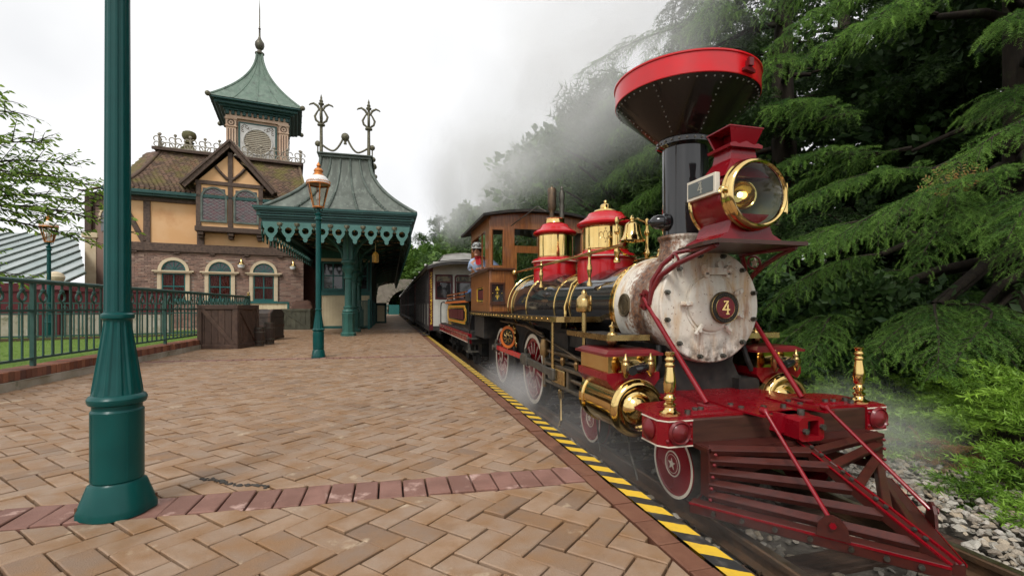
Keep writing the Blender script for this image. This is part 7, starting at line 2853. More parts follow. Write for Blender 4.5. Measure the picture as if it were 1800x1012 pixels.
for i in range(6):
 a = i * PI / 3
 b.cyl((-.52 + .12 * math.cos(a), 17.9 + .12 * math.sin(a), 2.66), (-.52 + .12 * math.cos(a), 17.9 + .12 * math.sin(a), 2.94), .01, n=5)
b.build('frame_bars', M['iron_old'], hl_)
# ticket office wall under the canopy
to = thing('ticket_office', 'cream boarded ticket office with green framed window under the canopy', 'kiosk', (-2.2, 26, 0))
k = 0
x = -3.28
while x < -.95:
 b = MB()
 b.b2(x + .003, x + .137, 24.6, 24.66, .12, 1.62)
 b.build('board', M['cream'], to, smooth=0)
 x += .14
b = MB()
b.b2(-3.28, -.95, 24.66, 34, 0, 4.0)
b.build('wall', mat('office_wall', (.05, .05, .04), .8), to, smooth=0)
b = MB()
b.b2(-3.38, -3.26, 24.54, 24.7, 0, 3.9)
b.b2(-1.0, -.9, 24.54, 24.7, 0, 3.9)
b.b2(-3.26, -1.0, 24.56, 24.7, 0, .12)
b.b2(-3.26, -1.0, 24.55, 24.7, 1.62, 1.78)
b.b2(-3.26, -1.0, 24.52, 24.72, 1.78, 1.84)
b.b2(-3.26, -1.0, 24.56, 24.7, 3.42, 3.9)
b.build('green_frame', M['win_green'], to, smooth=0)
b = MB()
b.b2(-3.26, -1.0, 24.55, 24.66, 3.28, 3.42)
b.build('cream_head', M['cream'], to, smooth=0)
for xa, xb in ((-3.22, -2.2), (-2.1, -1.05)):
 b = MB()
 b.plate([(xa, 1.86), (xb, 1.86), (xb, 3.26), (xa, 3.26)], [[(xa + .09, 1.95), (xb - .09, 1.95), (xb - .09, 3.17), (xa + .09, 3.17)]], (0, 24.58, 0), (1, 0, 0), (0, 0, 1), (0, .06, 0))
 xm = (xa + xb) / 2
 b.b2(xm - .03, xm + .03, 24.585, 24.63, 1.95, 3.17)
 b.b2(xa + .09, xb - .09, 24.588, 24.63, 2.55, 2.61)
 wf = b.build('window_frame', M['win_green'], to, smooth=0)
 for (pa, pb) in ((xa + .09, xm - .03), (xm + .03, xb - .09)):
  for (za, zb_) in ((1.95, 2.55), (2.61, 3.17)):
   b = MB()
   b.b2(pa, pb, 24.62, 24.63, za, zb_)
   b.build('pane', M['glass_dark'], wf, smooth=0)
# dark wall of the station closing the gap behind
b = MB()
b.b2(-5.4, -3.2, 27.5, 27.7, 0, 4.6)
b.build('back_wall', M['brick_red'], None, smooth=0, label='shadowed brick wall between station and ticket office', cat='wall')
# queue gates and panels along the platform under the canopy
for i, (y, x, h, m_, lab) in enumerate(((23.4, -.98, 1.30, 'rail_green', 'dark green slatted gate nearest the columns under the canopy'), (25.6, -.95, 1.28, 'rail_green', 'middle dark green slatted gate beside the ticket office'), (28.4, -.92, 1.2, 'rail_green', 'farthest dark green slatted gate down the platform'))):
 t = thing('queue_gate', lab, 'gate', (x, y, 0), 0, 'green gates under the canopy')
 for k in range(12):
  b = MB()
  b.b2(x - .02, x + .02, y + k * .16, y + .13 + k * .16, .10, h)
  b.build('slat', M[m_], t, smooth=0)
 b = MB()
 b.b2(x - .03, x + .03, y - .05, y + 2.0, h, h + .06)
 b.b2(x - .03, x + .03, y - .05, y + 2.0, .16, .24)
 for yy in (y - .05, y + 1.95):
  b.b2(x - .05, x + .05, yy - .05, yy + .05, 0, h + .12)
 b.build('gate_frame', M['win_green'], t, smooth=0)
 b = MB()
 for k in range(10):
  b.b2(x - .62 + k * .06, x - .58 + k * .06, y - .05, y - .02, .10, h)
 b.b2(x - .65, x, y - .06, y - .01, h, h + .05)
 b.build('side_screen', M['rail_green'], t, smooth=0)
pb_ = thing('podium', 'small cream podium with dark green edges far along the platform', 'podium', (-.55, 32, 0))
b = MB()
b.b2(-.85, -.3, 31.9, 32.4, .12, 1.15)
b.build('panel', M['cream'], pb_, smooth=0)
b = MB()
for x in (-.88, -.30):
 b.b2(x - .06, x + .06, 31.85, 31.95, 0, 1.3)
b.b2(-.94, -.24, 31.85, 32.45, 1.15, 1.32)
b.b2(-.94, -.24, 31.86, 32.45, 0, .12)
b.build('edge_frame', M['rail_green'], pb_, smooth=0)
eg = thing('end_gate', 'green barred gate closing the far end of the platform', 'gate', (-.5, 70, 0))
for k in range(12):
 b = MB()
 b.b2(-3.5 + k * .42, -3.42 + k * .42, 69.95, 70.05, 0, 1.3)
 b.build('bar', M['win_green'], eg, smooth=0)
b = MB()
b.b2(-3.6, 1.2, 69.96, 70.04, 1.3, 1.4)
b.b2(-3.6, 1.2, 69.96, 70.04, .2, .3)
b.b2(-.2, 1.25, 69.9, 70.0, 0, 1.35)
b.build('gate_rails', M['win_green'], eg, smooth=0)
# ------------------------------------------------------------------ crates, trunk, barrels
def crate(name, label, loc, rz, w, d, h, m, diag=1):
 t = thing(name, label, 'crate', loc, rz)
 def bx(nm, *a, **k):
  b = MB(True)
  b.b2(*a, ch=k.get('ch', .006))
  return b.build(nm, m, t, smooth=0)
 n = 6
 for k in range(n):
  xa = -w / 2 + w * k / n
  bx('plank', xa + .003, xa + w / n - .003, -d / 2 + .02, -d / 2 + .05, .02, h - .02)
  bx('plank', xa + .003, xa + w / n - .003, -d / 2, d / 2, h - .03, h - .004)
 for k in range(n):
  ya = -d / 2 + .05 + (d - .1) * k / n
  bx('plank', w / 2 - .05, w / 2 - .02, ya + .003, ya + (d - .1) / n - .003, .02, h - .03)
  bx('plank', -w / 2 + .02, -w / 2 + .05, ya + .003, ya + (d - .1) / n - .003, .02, h - .03)
 f = .11
 for z in (0, h - f):
  bx('rail', -w / 2, w / 2, -d / 2 - .012, -d / 2 + .02, z, z + f, ch=.008)
  bx('rail', w / 2 - .02, w / 2 + .012, -d / 2 + .021, d / 2, z, z + f, ch=.008)
 for s_ in (-1, 1):
  xa = s_ * (w / 2 - f / 2)
  bx('stile', xa - f / 2, xa + f / 2, -d / 2 - .011, -d / 2 + .02, f + .002, h - f - .002, ch=.008)
  ya = s_ * (d / 2 - f / 2)
  bx('stile', w / 2 - .02, w / 2 + .011, ya - f / 2 + (.021 if s_ < 0 else 0), ya + f / 2, f + .002, h - f - .002, ch=.008)
 b = MB(True)
 x0, x1 = -w / 2 + f, w / 2 - f
 b.beam((x0 * diag, -d / 2 + .004, h - f), (x1 * diag, -d / 2 + .004, f), .028, .10, (1, 0, 1), .006)
 b.build('brace', m, t, smooth=0)
 b = MB(True)
 b.beam((w / 2 - .004, -d / 2 + f + .02, h - f), (w / 2 - .004, d / 2 - f, f), .10, .028, (1, 0, 0), .006)
 b.build('brace', m, t, smooth=0)
 return t
crate('wooden_crate', 'large dark brown wooden crate with diagonal braces standing by the railing', (-4.03, 13.65, 0), R(-12), .98, 1.05, 1.09, M['crate'])
crate('green_crate', 'grey green wooden crate under a brown tarpaulin in front of the cream wall', (-4.22, 24.1, 0), R(-4), 1.28, .75, .96, M['crate_green'], 1)
b = MB()
def tarp(u, v):
 x = -4.5 + .95 * u
 y = 23.72 + .7 * v
 h = .97 + .42 * (1 - abs(2 * u - 1) ** 5) * (1 - abs(2 * v - 1) ** 5) + .03 * math.sin(7 * u + 4 * v) - .05 * math.sin(PI * u)
 return (x + .02 * math.sin(9 * v), y + .02 * math.sin(8 * u), h)
b.grid(tarp, 20, 14)
b.build('tarpaulin', M['tarp'], None, 60, label='brown tarpaulin bundle on top of the grey green crate', cat='tarpaulin')
b = MB()
b.b2(-5.02, -4.88, 23.55, 23.7, 0, .72, .01)
b.build('wooden_block', M['crate'], None, 0, label='short upright wooden block beside the grey green crate', cat='block')
tk = thing('travel_trunk', 'dark domed travel trunk with iron bands behind the barrels', 'trunk', (-3.95, 16.6, 0), R(-14))
w, d, h = .95, .85, .82
b = MB(True)
b.b2(-w / 2, w / 2, -d / 2, d / 2, .03, h - .1, .01)
b.build('body', M['trunk'], tk, smooth=0)
b = MB(True)
pr = [(-d / 2 - .01, h - .1), (d / 2 + .01, h - .1), (d / 2 + .01, h + .02), (d * .3, h + .14), (-d * .3, h + .14), (-d / 2 - .01, h + .02)]
b.prism(pr, (-w / 2 - .01, 0, 0), (0, 1, 0), (0, 0, 1), (w + .02, 0, 0))
b.build('lid', M['trunk'], tk, smooth=0)
b = MB(True)
for x in (-w / 2 + .05, 0, w / 2 - .05):
 b.b2(x - .035, x + .035, -d / 2 - .015, d / 2 + .015, .03, h - .11)
 b.prism([(y * 1.03, z + .012) for y, z in pr], (x - .035, 0, 0), (0, 1, 0), (0, 0, 1), (.07, 0, 0))
for z in (.06, .42):
 b.b2(-w / 2 - .014, w / 2 + .014, -d / 2 - .014, d / 2 + .014, z, z + .06)
b.build('band', M['crate'], tk, smooth=0)
b = MB(True)
b.b2(-.05, .05, -d / 2 - .03, -d / 2 - .01, h - .2, h - .06)
b.build('lock', M['iron'], tk, smooth=0)
for i, (x, y, h, r, lab) in enumerate(((-3.40, 13.95, .48, .135, 'small wooden barrel right beside the large crate'), (-3.30, 14.55, .60, .15, 'taller wooden barrel behind the small barrel'))):
 t = thing('barrel', lab, 'barrel', (x, y, 0), 0, 'barrels by the crate')
 n = 14
 for k in range(n):
  b = MB()
  a0, a1 = 2 * PI * k / n + .015, 2 * PI * (k + 1) / n - .015
  b.lathe([(r * .86, 0), (r * .97, h * .25), (r, h * .5), (r * .97, h * .75), (r * .86, h)], (x, y, 0), n=2, a0=a0, a1=a1, close=False)
  b.build('stave', M['barrel'], t)
 b = MB()
 for f, q in ((.04, .885), (.22, .968), (.74, .972), (.95, .885)):
  b.lathe([(r * q, h * f), (r * q + .005, h * f), (r * (q + .01) + .005, h * f + .035), (r * q, h * f + .035)], (x, y, 0), n=28, close=False)
 b.build('hoop', M['iron'], t)
 b = MB()
 b.lathe([(0, h - .03), (r * .85, h - .03)], (x, y, 0), n=24, close=False)
 b.build('head', M['barrel'], t, smooth=0)
# ------------------------------------------------------------------ engine driver leaning from the cab window
PX, PY = 1.60, 8.86
drv = thing('person', 'person in pale blue shirt, red neckerchief and cap with goggles leaning on the cab sill', 'person', (PX + .2, PY + .1, 1.0))
def skin_body(name, verts, edges, m, parent, sub=2):
 me = bpy.data.meshes.new(name)
 me.from_pydata([v[:3] for v in verts], edges, [])
 o = bpy.data.objects.new(name, me)
 COL.objects.link(o)
 md = o.modifiers.new('skin', 'SKIN')
 for i, v in enumerate(verts):
  sv = me.skin_vertices[0].data[i]
  r = v[3]
  sv.radius = (r, r) if not isinstance(r, tuple) else r
  sv.use_root = (i == 0)
 ss = o.modifiers.new('sub', 'SUBSURF')
 ss.levels = ss.render_levels = sub
 dg = bpy.context.evaluated_depsgraph_get()
 me2 = bpy.data.meshes.new_from_object(o.evaluated_get(dg))
 bpy.data.objects.remove(o)
 Mi = world(parent).inverted()
 me2.transform(Mi)
 me2.materials.clear()
 me2.materials.append(m)
 for p in me2.polygons:
  p.use_smooth = True
 me2.name = name
 o2 = bpy.data.objects.new(name, me2)
 COL.objects.link(o2)
 o2.parent = parent
 return o2
H = Vector((PX - .02, PY - .10, 2.095))                 # middle of the head
ch_ = Vector((PX + .12, PY + .06, 1.62))
# one continuous skin: pelvis, torso, neck, head, both arms with hands
V = [(PX + .36, PY + .30, 1.36, .14), (PX + .28, PY + .2, 1.55, .13), (PX + .18, PY + .10, 1.74, .14), (PX + .08, PY + .01, 1.91, .09), (PX + .03, PY - .04, 1.98, .055), (H.x + .01, H.y + .02, 2.04, .065), (H.x, H.y, 2.10, .085), (H.x, H.y, 2.175, .07),
 (PX - .08, PY + .09, 1.89, .06), (PX - .09, PY + .30, 1.775, .044), (PX - .01, PY + .06, 1.765, .036), (PX + .05, PY - .06, 1.765, .026), (PX + .08, PY - .12, 1.765, .03), (PX + .10, PY - .17, 1.765, .018),
 (PX + .25, PY - .06, 1.89, .06), (PX + .36, PY - .28, 1.75, .046), (PX + .42, PY - .50, 1.76, .036), (PX + .45, PY - .62, 1.77, .03), (PX + .48, PY - .70, 1.76, .018),
 (PX + .26, PY + .40, 1.15, .085), (PX + .26, PY + .36, 1.02, .06), (PX + .44, PY + .28, 1.15, .085), (PX + .44, PY + .26, 1.02, .06)]
E_ = [(0, 1), (1, 2), (2, 3), (3, 4), (4, 5), (5, 6), (6, 7), (3, 8), (8, 9), (9, 10), (10, 11), (11, 12), (12, 13), (3, 14), (14, 15), (15, 16), (16, 17), (17, 18), (0, 19), (19, 20), (0, 21), (21, 22)]
skin_body('body', V, E_, M['skin'], drv)
V = [(PX + .36, PY + .30, 1.33, .165), (PX + .28, PY + .2, 1.55, .155), (PX + .18, PY + .10, 1.74, .16), (PX + .08, PY + .01, 1.89, .105), (PX + .04, PY - .03, 1.945, .07),
 (PX - .08, PY + .09, 1.89, .075), (PX - .09, PY + .30, 1.78, .06), (PX - .05, PY + .18, 1.77, .054),
 (PX + .25, PY - .06, 1.89, .075), (PX + .36, PY - .28, 1.745, .062), (PX + .39, PY - .38, 1.75, .052)]
E_ = [(0, 1), (1, 2), (2, 3), (3, 4), (3, 5), (5, 6), (6, 7), (3, 8), (8, 9), (9, 10)]
skin_body('shirt', V, E_, M['shirt'], drv)
V = [(PX + .36, PY + .30, 1.36, .17), (PX + .26, PY + .40, 1.2, .105), (PX + .26, PY + .36, 1.0, .085), (PX + .44, PY + .28, 1.2, .105), (PX + .44, PY + .26, 1.0, .085)]
skin_body('trousers', V, [(0, 1), (1, 2), (0, 3), (3, 4)], M['denim'], drv)
fw = Vector((-.38, -.92, -.04)).normalized()      # he looks forward along the platform
rt = Vector((0, 0, 1)).cross(fw).normalized()
def hp(x, y, z):
 return H + rt * x + fw * y + Vector((0, 0, z))
b = MB()
b.tube([hp(0, .080, .03), hp(0, .098, .0), hp(0, .108, -.025), hp(0, .085, -.035)], [.010, .013, .016, .012], 8)
b.ball(hp(.088, -.005, -.01), .022, 8, 6, (.5, 1, 1.3))
b.ball(hp(-.088, -.005, -.01), .022, 8, 6, (.5, 1, 1.3))
b.ball(hp(0, .06, -.085), .036, 10, 8, (1.1, 1, .8))
b.build('face_features', M['skin'], drv)
b = MB()
for s_ in (-1, 1):
 b.ball(hp(s_ * .034, .076, .022), .012, 8, 6)
 b.beam(hp(s_ * .018, .086, .042), hp(s_ * .054, .074, .042), .006, .008)
b.build('eyes', M['hair'], drv)
b = MB()
b.tube([hp(-.026, .083, -.062), hp(0, .092, -.058), hp(.026, .083, -.062)], .006, 6)
b.build('mouth', mat('lip', (.38, .14, .11), .5), drv)
b = MB()
b.ball(H + Vector((0, 0, .03)) - fw * .022, .094, 16, 10, (1, 1, 1.1))
b.build('hair', M['hair'], drv)
b = MB()
b.lathe([(.098, .045), (.102, .055), (.104, .09), (.092, .125), (.06, .148), (.0, .155)], H, (0, 0, 1), 24, close=False)
b.grid(lambda u, v: tuple(hp(.095 * math.cos(PI * u) * (1 + .1 * v), .075 * v + .095 * math.sin(PI * u) * (1 - .0 * v) - .0, .05 - .018 * v)), 14, 4)
b.build('cap', M['cap'], drv)
b = MB()
for s_ in (-1, 1):
 c0 = hp(s_ * .044, .098, .098)
 ax = (fw + rt * (s_ * .35)).normalized()
 b.torus(c0, ax, .032, .006, 18, 6)
b.torus(H + Vector((0, 0, .095)), (0, 0, 1), .105, .004, 28, 6)
b.build('goggles', M['black_matt'], drv)
b = MB()
for s_ in (-1, 1):
 ax = (fw + rt * (s_ * .35)).normalized()
 b.lathe([(.03, 0), (.02, .008), (0, .01)], hp(s_ * .044, .097, .098), ax, 16, close=False)
b.build('goggle_lens', mat('goggle_glass', (.25, .27, .27), .08, spec=.8), drv)
b = MB()
b.torus(Vector((PX + .03, PY - .04, 1.965)), (.1, .2, 1), .066, .022, 18, 8)
for s_ in (-1, 1):
 b.prism([(-.03, 0), (.03, 0), (.045, -.11), (0, -.13), (-.035, -.10)], Vector((PX + .03, PY - .04, 1.955)) + fw * .085 + rt * (s_ * .012), rt, (0, 0, 1), fw * .012)
b.build('neckerchief', M['scarf'], drv)
# fingers curled over the sill
b = MB()
for base, d in ((Vector((PX + .10, PY - .16, 1.765)), Vector((.62, -.75, 0))), (Vector((PX + .48, PY - .69, 1.765)), Vector((.35, -.93, 0)))):
 sdv = Vector((-d.y, d.x, 0))
 for k, ln in enumerate((.055, .065, .062, .05)):
  p = base + sdv * ((k - 1.5) * .018)
  b.tube([p - d * .02, p + d * ln * .45 + Vector((0, 0, .006)), p + d * ln * .85 + Vector((0, 0, -.008)), p + d * ln + Vector((0, 0, -.022))], [.0095, .009, .008, .006], 7)
 b.tube([base - d * .045 + sdv * .03, base - d * .01 + sdv * .052, base + d * .02 + sdv * .05], [.011, .010, .007], 7)
b.build('fingers', M['skin'], drv)
# ------------------------------------------------------------------ vegetation
class Fol:
 """many small leaf pieces gathered into one crown mesh, each with its own tint"""
 def __init__(s):
  s.V, s.F, s.T, s.n = [], [], [], 0
 def put(s, tpl, pos, dirs, scale, tint, roll=None, up=None):
  """tpl: (verts n x 3 along +X, faces, tint); pos, dirs (k x 3), scale (k), tint (k)"""
  v, f, t = tpl
  pos, dirs = np.asarray(pos, float), np.asarray(dirs, float)
  k = len(pos)
  if k == 0:
   return
  scale = np.broadcast_to(np.asarray(scale, float), (k,))
  tint = np.broadcast_to(np.asarray(tint, float), (k,))
  x = dirs / np.maximum(np.linalg.norm(dirs, axis=1), 1e-9)[:, None]
  if up is None:
   up = np.tile(np.array([0, 0, 1.]), (k, 1))
  y = np.cross(up, x)
  ln = np.linalg.norm(y, axis=1)
  y[ln < 1e-4] = (0, 1, 0)
  y /= np.maximum(np.linalg.norm(y, axis=1), 1e-9)[:, None]
  z = np.cross(x, y)
  if roll is not None:
   c, q = np.cos(roll)[:, None], np.sin(roll)[:, None]
   y, z = y * c + z * q, z * c - y * q
  W_ = (x[:, None, :] * v[None, :, 0:1] + y[:, None, :] * v[None, :, 1:2] + z[:, None, :] * v[None, :, 2:3]) * scale[:, None, None] + pos[:, None, :]
  s.V.append(W_.reshape(-1, 3))
  nv = len(v)
  off = (np.arange(k) * nv + s.n)[:, None, None]
  s.F.append((f[None] + off).reshape(-1, 3))
  s.T.append(np.clip(tint[:, None] + t[None, :], 0, 1).reshape(-1))
  s.n += k * nv
 def build(s, name, m, parent=None, **kw):
  V, F, T = np.concatenate(s.V), np.concatenate(s.F), np.concatenate(s.T)
  if parent is not None:
   Mi = np.array(world(parent).inverted())
   V = V @ Mi[:3, :3].T + Mi[:3, 3]
  me = bpy.data.meshes.new(name)
  me.vertices.add(len(V))
  me.vertices.foreach_set('co', V.astype(np.float32).ravel())
  me.loops.add(len(F) * 3)
  me.loops.foreach_set('vertex_index', F.astype(np.int32).ravel())
  me.polygons.add(len(F))
  me.polygons.foreach_set('loop_start', np.arange(0, len(F) * 3, 3, dtype=np.int32))
  me.update(calc_edges=True)
  a = me.attributes.new('tint', 'FLOAT', 'POINT')
  a.data.foreach_set('value', T.astype(np.float32))
  me.materials.append(m)
  o = bpy.data.objects.new(name, me)
  COL.objects.link(o)
  if parent is not None:
   o.parent = parent
  for k, v in kw.items():
   o[k] = v
  return o
def tpl_twig(whorls, per, nl, nw, seed, spread=.9):
 r = np.random.default_rng(seed)
 v, f, t = [], [], []
 for i in range(whorls):
  x = (i + .6) / whorls
  cz = -.10 * x * x
  for j in range(per):
   a = 2 * PI * (j + r.uniform(-.3, .3)) / per + i * 1.1
   d = np.array([spread * r.uniform(.7, 1.2), math.cos(a), math.sin(a) * .8])
   d /= np.linalg.norm(d)
   L_ = nl * r.uniform(.75, 1.15) * (1 - .35 * x)
   p = np.array([x, 0, cz])
   q = np.cross(d, r.normal(size=3))
   q /= np.linalg.norm(q)
   b = len(v)
   v += [p - q * nw, p + q * nw, p + d * L_]
   f.append((b, b + 1, b + 2))
   t += [.22 * x - .1, .22 * x - .1, .38 * x]
 b = len(v)
 v += [np.array([0, -.012, 0]), np.array([0, .012, 0]), np.array([1.02, 0, -.1])]
 f.append((b, b + 1, b + 2))
 t += [-.3, -.3, .1]
 return np.array(v), np.array(f), np.array(t)
TW_NEAR = [tpl_twig(8, 4, .25, .018, i, .75) for i in range(4)]
TW_MID = [tpl_twig(8, 4, .24, .022, 10 + i) for i in range(3)]
TW_FAR = [tpl_twig(5, 4, .34, .045, 20 + i) for i in range(3)]
def tpl_leaves(n, ll, lw, seed, spread=1.0, droop=.3):
 """a sprig of n folded leaves"""
 r = np.random.default_rng(seed)
 v, f, t = [], [], []
 for i in range(n):
  p = np.array([r.uniform(0, 1), r.normal() * .22 * spread, r.normal() * .16 * spread])
  d = np.array([r.uniform(.2, 1), r.normal() * .8, r.normal() * .4 - droop])
  d /= np.linalg.norm(d)
  q = np.cross(d, np.array([r.normal() * .35, r.normal() * .35, 1.0]))
  q /= np.linalg.norm(q)
  nn = np.cross(q, d)
  L_ = ll * r.uniform(.7, 1.2)
  b = len(v)
  m_ = p + d * L_ * .5
  v += [p, m_ + q * lw * L_ + nn * .06 * L_, p + d * L_ - nn * .05 * L_, m_ - q * lw * L_ + nn * .06 * L_]
  f += [(b, b + 1, b + 2), (b, b + 2, b + 3)]
  tt = r.uniform(-.15, .2)
  t += [tt] * 4
 return np.array(v), np.array(f), np.array(t)
LF = [tpl_leaves(8, .62, .33, 40 + i) for i in range(4)]
PINE = [tpl_twig(4, 6, .6, .04, 60 + i, .5) for i in range(3)]
def bough(F, wood, base, tip, width, tpls, step=.085, tw=.14, droop=.35, rise=.12, seed=0, tint=.25, hang=.2):
 r = np.random.default_rng(seed)
 base, tip = np.array(base, float), np.array(tip, float)
 ax = tip - base
 L_ = np.linalg.norm(ax)
 h = np.array([ax[0], ax[1], 0])
 h /= max(np.linalg.norm(h), 1e-6)
 side = np.array([-h[1], h[0], 0])
 wob = r.normal(size=2) * .05
 def P(t):
  return base + ax * t + np.array([0, 0, (rise * 4 * t * (1 - t)) * L_]) + side * (wob[0] * math.sin(4 * t + wob[1] * 20) * L_)
 pts = [P(t) for t in np.linspace(0, 1, 12)]
 wood.tube(pts, [max(.003, .020 * L_ / 2 * (1 - t) + .004) for t in np.linspace(0, 1, 12)], 5, caps=False)
 pos, dr, sc_, ti = [], [], [], []
 n = int(L_ / step)
 for i in range(n):
  t = .06 + .94 * (i + r.uniform(-.3, .3)) / n
  t = min(max(t, 0), 1)
  p0 = P(t)
  tg = P(min(1, t + .02)) - P(max(0, t - .02))
  tg /= np.linalg.norm(tg)
  for s_ in (-1, 1):
   ls = width * (min(1, .35 + 1.6 * t) * (1 - t) ** .75 + .16) * r.uniform(.65, 1.15)
   ang = R(r.uniform(34, 74))
   st = r.normal() * .13 - .04
   d = tg * math.cos(ang) + side * (s_ * math.sin(ang)) + np.array([0, 0, r.normal() * .17])
   d /= np.linalg.norm(d)
   m = max(2, int(ls / (tw * .42)))
   q = [p0 + d * (ls * k / m) + np.array([0, 0, -droop * ls * (k / m) ** 2]) for k in range(m + 1)]
   wood.tube([q[0], q[m // 2], q[-1]], [.004, .003, .0015], 3, caps=False)
   for k in range(m + 1):
    u = k / m
    dd = d + np.array([0, 0, -2 * droop * u])
    dd /= np.linalg.norm(dd)
    sd = np.cross(dd, [0, 0, 1.])
    sd /= max(np.linalg.norm(sd), 1e-6)
    for s2 in ((-1, 1) if k < m else (0,)):
     v = dd * r.uniform(.5, 1.1) + sd * (s2 * r.uniform(.5, 1.0)) + np.array([0, 0, -hang * r.uniform(.2, 1.5)])
     pos.append(q[k])
     dr.append(v)
     sc_.append(tw * r.uniform(.6, 1.15) * (1 - .25 * u))
     ti.append(tint + st + r.normal() * .1 + .22 * u * u + (.45 if (k == m and r.random() < .45) else 0))
    if r.random() < hang * .8:       # little shoots that hang down
     pos.append(q[k])
     dr.append(np.array([r.normal() * .25, r.normal() * .25, -1.0]) + dd * .7)
     sc_.append(tw * r.uniform(.7, 1.3))
     ti.append(tint + .05 + r.normal() * .1 + (.35 if r.random() < .18 else 0))
 pos, dr, sc_, ti = map(np.array, (pos, dr, sc_, ti))
 pick = r.integers(0, len(tpls), len(pos))
 for j, tp in enumerate(tpls):
  m_ = pick == j
  F.put(tp, pos[m_], dr[m_], sc_[m_], ti[m_], roll=r.uniform(-.6, .6, m_.sum()))
def cedar(loc, height, label, near=(), rand=(), seed=0, far=True, z0=.9, rad=4.2, trunk_r=.32, extra=0, nrand=40, az=(0, 360), tw=.34, step=.24):
 t = thing('cedar_tree', label, 'tree', (loc[0], loc[1], bank_z(*loc) - .05), 0, 'cedars beside the track')
 r = np.random.default_rng(seed)
 b = MB()
 gz = bank_z(*loc) - .1
 pts = [(loc[0] + .10 * math.sin(k * .9), loc[1] + .08 * math.cos(k * .7), gz + (height - gz) * k / 14) for k in range(15)]
 b.tube(pts, [trunk_r * (1.25 if k == 0 else 1) * (1 - k / 14.5) + .02 for k in range(15)], 12)
 b.build('trunk', M['bark'], t)
 wood = MB()
 Fn, Fd = Fol(), Fol()
 def tr(z):
  return np.array([loc[0], loc[1], z])
 for i, (bs, tp, wd, drp) in enumerate(near):
  bs, tp = np.array(bs), np.array(tp)
  root = tr(min(height - .5, bs[2] + .25 * np.linalg.norm(bs[:2] - np.array(loc))))
  mid = (root + bs) / 2 + np.array([0, 0, .12])
  wood.tube([root, mid, bs], [.085, .06, .035], 7, caps=False)
  bough(Fn, wood, bs, tp, wd, TW_NEAR, .07 if seed == 1 else .11, .155 if seed == 1 else .23, drp, .10, seed * 100 + i, .28)
 for i in range(extra):
  a = R(r.uniform(125, 255))
  z = .9 + 5.2 * (i + r.random()) / extra
  if z > 2.3 and r.random() < .8:
   continue
  L_ = r.uniform(3.0, 4.6)
  root = tr(z + .25)
  tip = root + np.array([math.cos(a) * L_, math.sin(a) * L_, -r.uniform(.08, .42) * L_])
  if tip[0] < 4.75:
   tip[0] = 4.75 + .2 * r.random()
  bs = root + (tip - root) * .3
  wood.tube([root, bs], [.06, .03], 6, caps=False)
  bough(Fn, wood, bs, tip, r.uniform(.5, .85), TW_NEAR, .075, .17, r.uniform(.25, .5), .12, seed * 5000 + i, r.uniform(.1, .26))
 for i in range(nrand):
  f = (i + r.random()) / nrand
  z = z0 + (height - z0) * f ** .9
  a = R(r.uniform(*az))
  L_ = rad * (1 - f ** 1.4 * .86) * r.uniform(.75, 1.1)
  d = np.array([math.cos(a), math.sin(a), 0])
  root = tr(z)
  tip = root + d * L_ + np.array([0, 0, -.16 * L_ + .1])
  bs = root + (tip - root) * .16
  wood.tube([root, bs], [.07 * (1 - f) + .015, .05 * (1 - f) + .012], 6, caps=False)
  bough(Fd, wood, bs, tip, .95 * L_ * .42 + .2, TW_FAR, step, tw, .30, .10, seed * 1000 + i, .12, .5)
 wood.build('limbs', M['bark'], t, smooth=60)
 if near:
  Fn.build('sprays', M['cedar'], t)
 if nrand:
  Fd.build('crown', M['cedar'] if not far else M['cedar_shaded'], t)  # inner crown gets the foliage colour with shade already in it
 return t
near1 = [((6.0, 4.53, 2.13), (4.4, 4.80, 1.45), .55, .35), ((6.2, 3.28, 2.40), (4.6, 4.21, 1.66), .75, .38), ((6.6, 4.42, 2.75), (5.0, 5.04, 2.32), .6, .3), ((6.4, 3.94, 2.40), (5.2, 3.70, 1.44), .55, .4),
   ((6.0, 5.23, .99), (4.6, 4.95, .32), .55, .45), ((6.0, 5.14, 1.03), (4.7, 4.46, .30), .5, .45), ((6.0, 4.02, 1.06), (4.8, 3.83, .38), .5, .45), ((6.0, 3.96, 1.06), (4.7, 3.15, .39), .55, .45), ((6.2, 4.04, 1.06), (5.0, 2.95, .49), .55, .4),
   ((6.4, 4.29, 4.56), (4.8, 4.71, 4.02), .6, .4), ((6.2, 4.68, 5.13), (5.0, 5.43, 4.56), .6, .4), ((6.4, 3.83, 4.67), (4.8, 3.80, 3.95), .6, .4), ((6.4, 5.31, 5.9), (5.4, 6.03, 5.45), .6, .4),
   ((5.6, 2.75, 2.75), (4.5, 2.88, 2.11), .45, .35), ((5.8, 2.80, 2.1), (4.8, 2.72, 1.58), .5, .35), ((6.2, 3.0, 3.75), (5.2, 3.03, 3.55), .45, .35),
   ((6.8, 3.4, 1.9), (5.6, 3.0, 1.35), .55, .4), ((6.5, 5.0, 1.75), (4.9, 5.35, 1.0), .55, .45), ((6.9, 4.2, .9), (5.9, 3.2, .62), .6, .4)]
near1 += [((6.9, 3.3, 4.7), (5.5, 2.95, 3.95), .55, .4), ((6.9, 3.1, 3.45), (5.6, 2.65, 3.0), .5, .4), ((7.0, 3.8, 5.5), (5.6, 3.5, 4.85), .6, .4)]
cedar((9.3, 5.0), 13, 'nearest dark cedar with drooping sprays reaching toward the locomotive front', near1, seed=1, rad=3.6, nrand=36, z0=6.4, az=(0, 360), trunk_r=.34, extra=22)
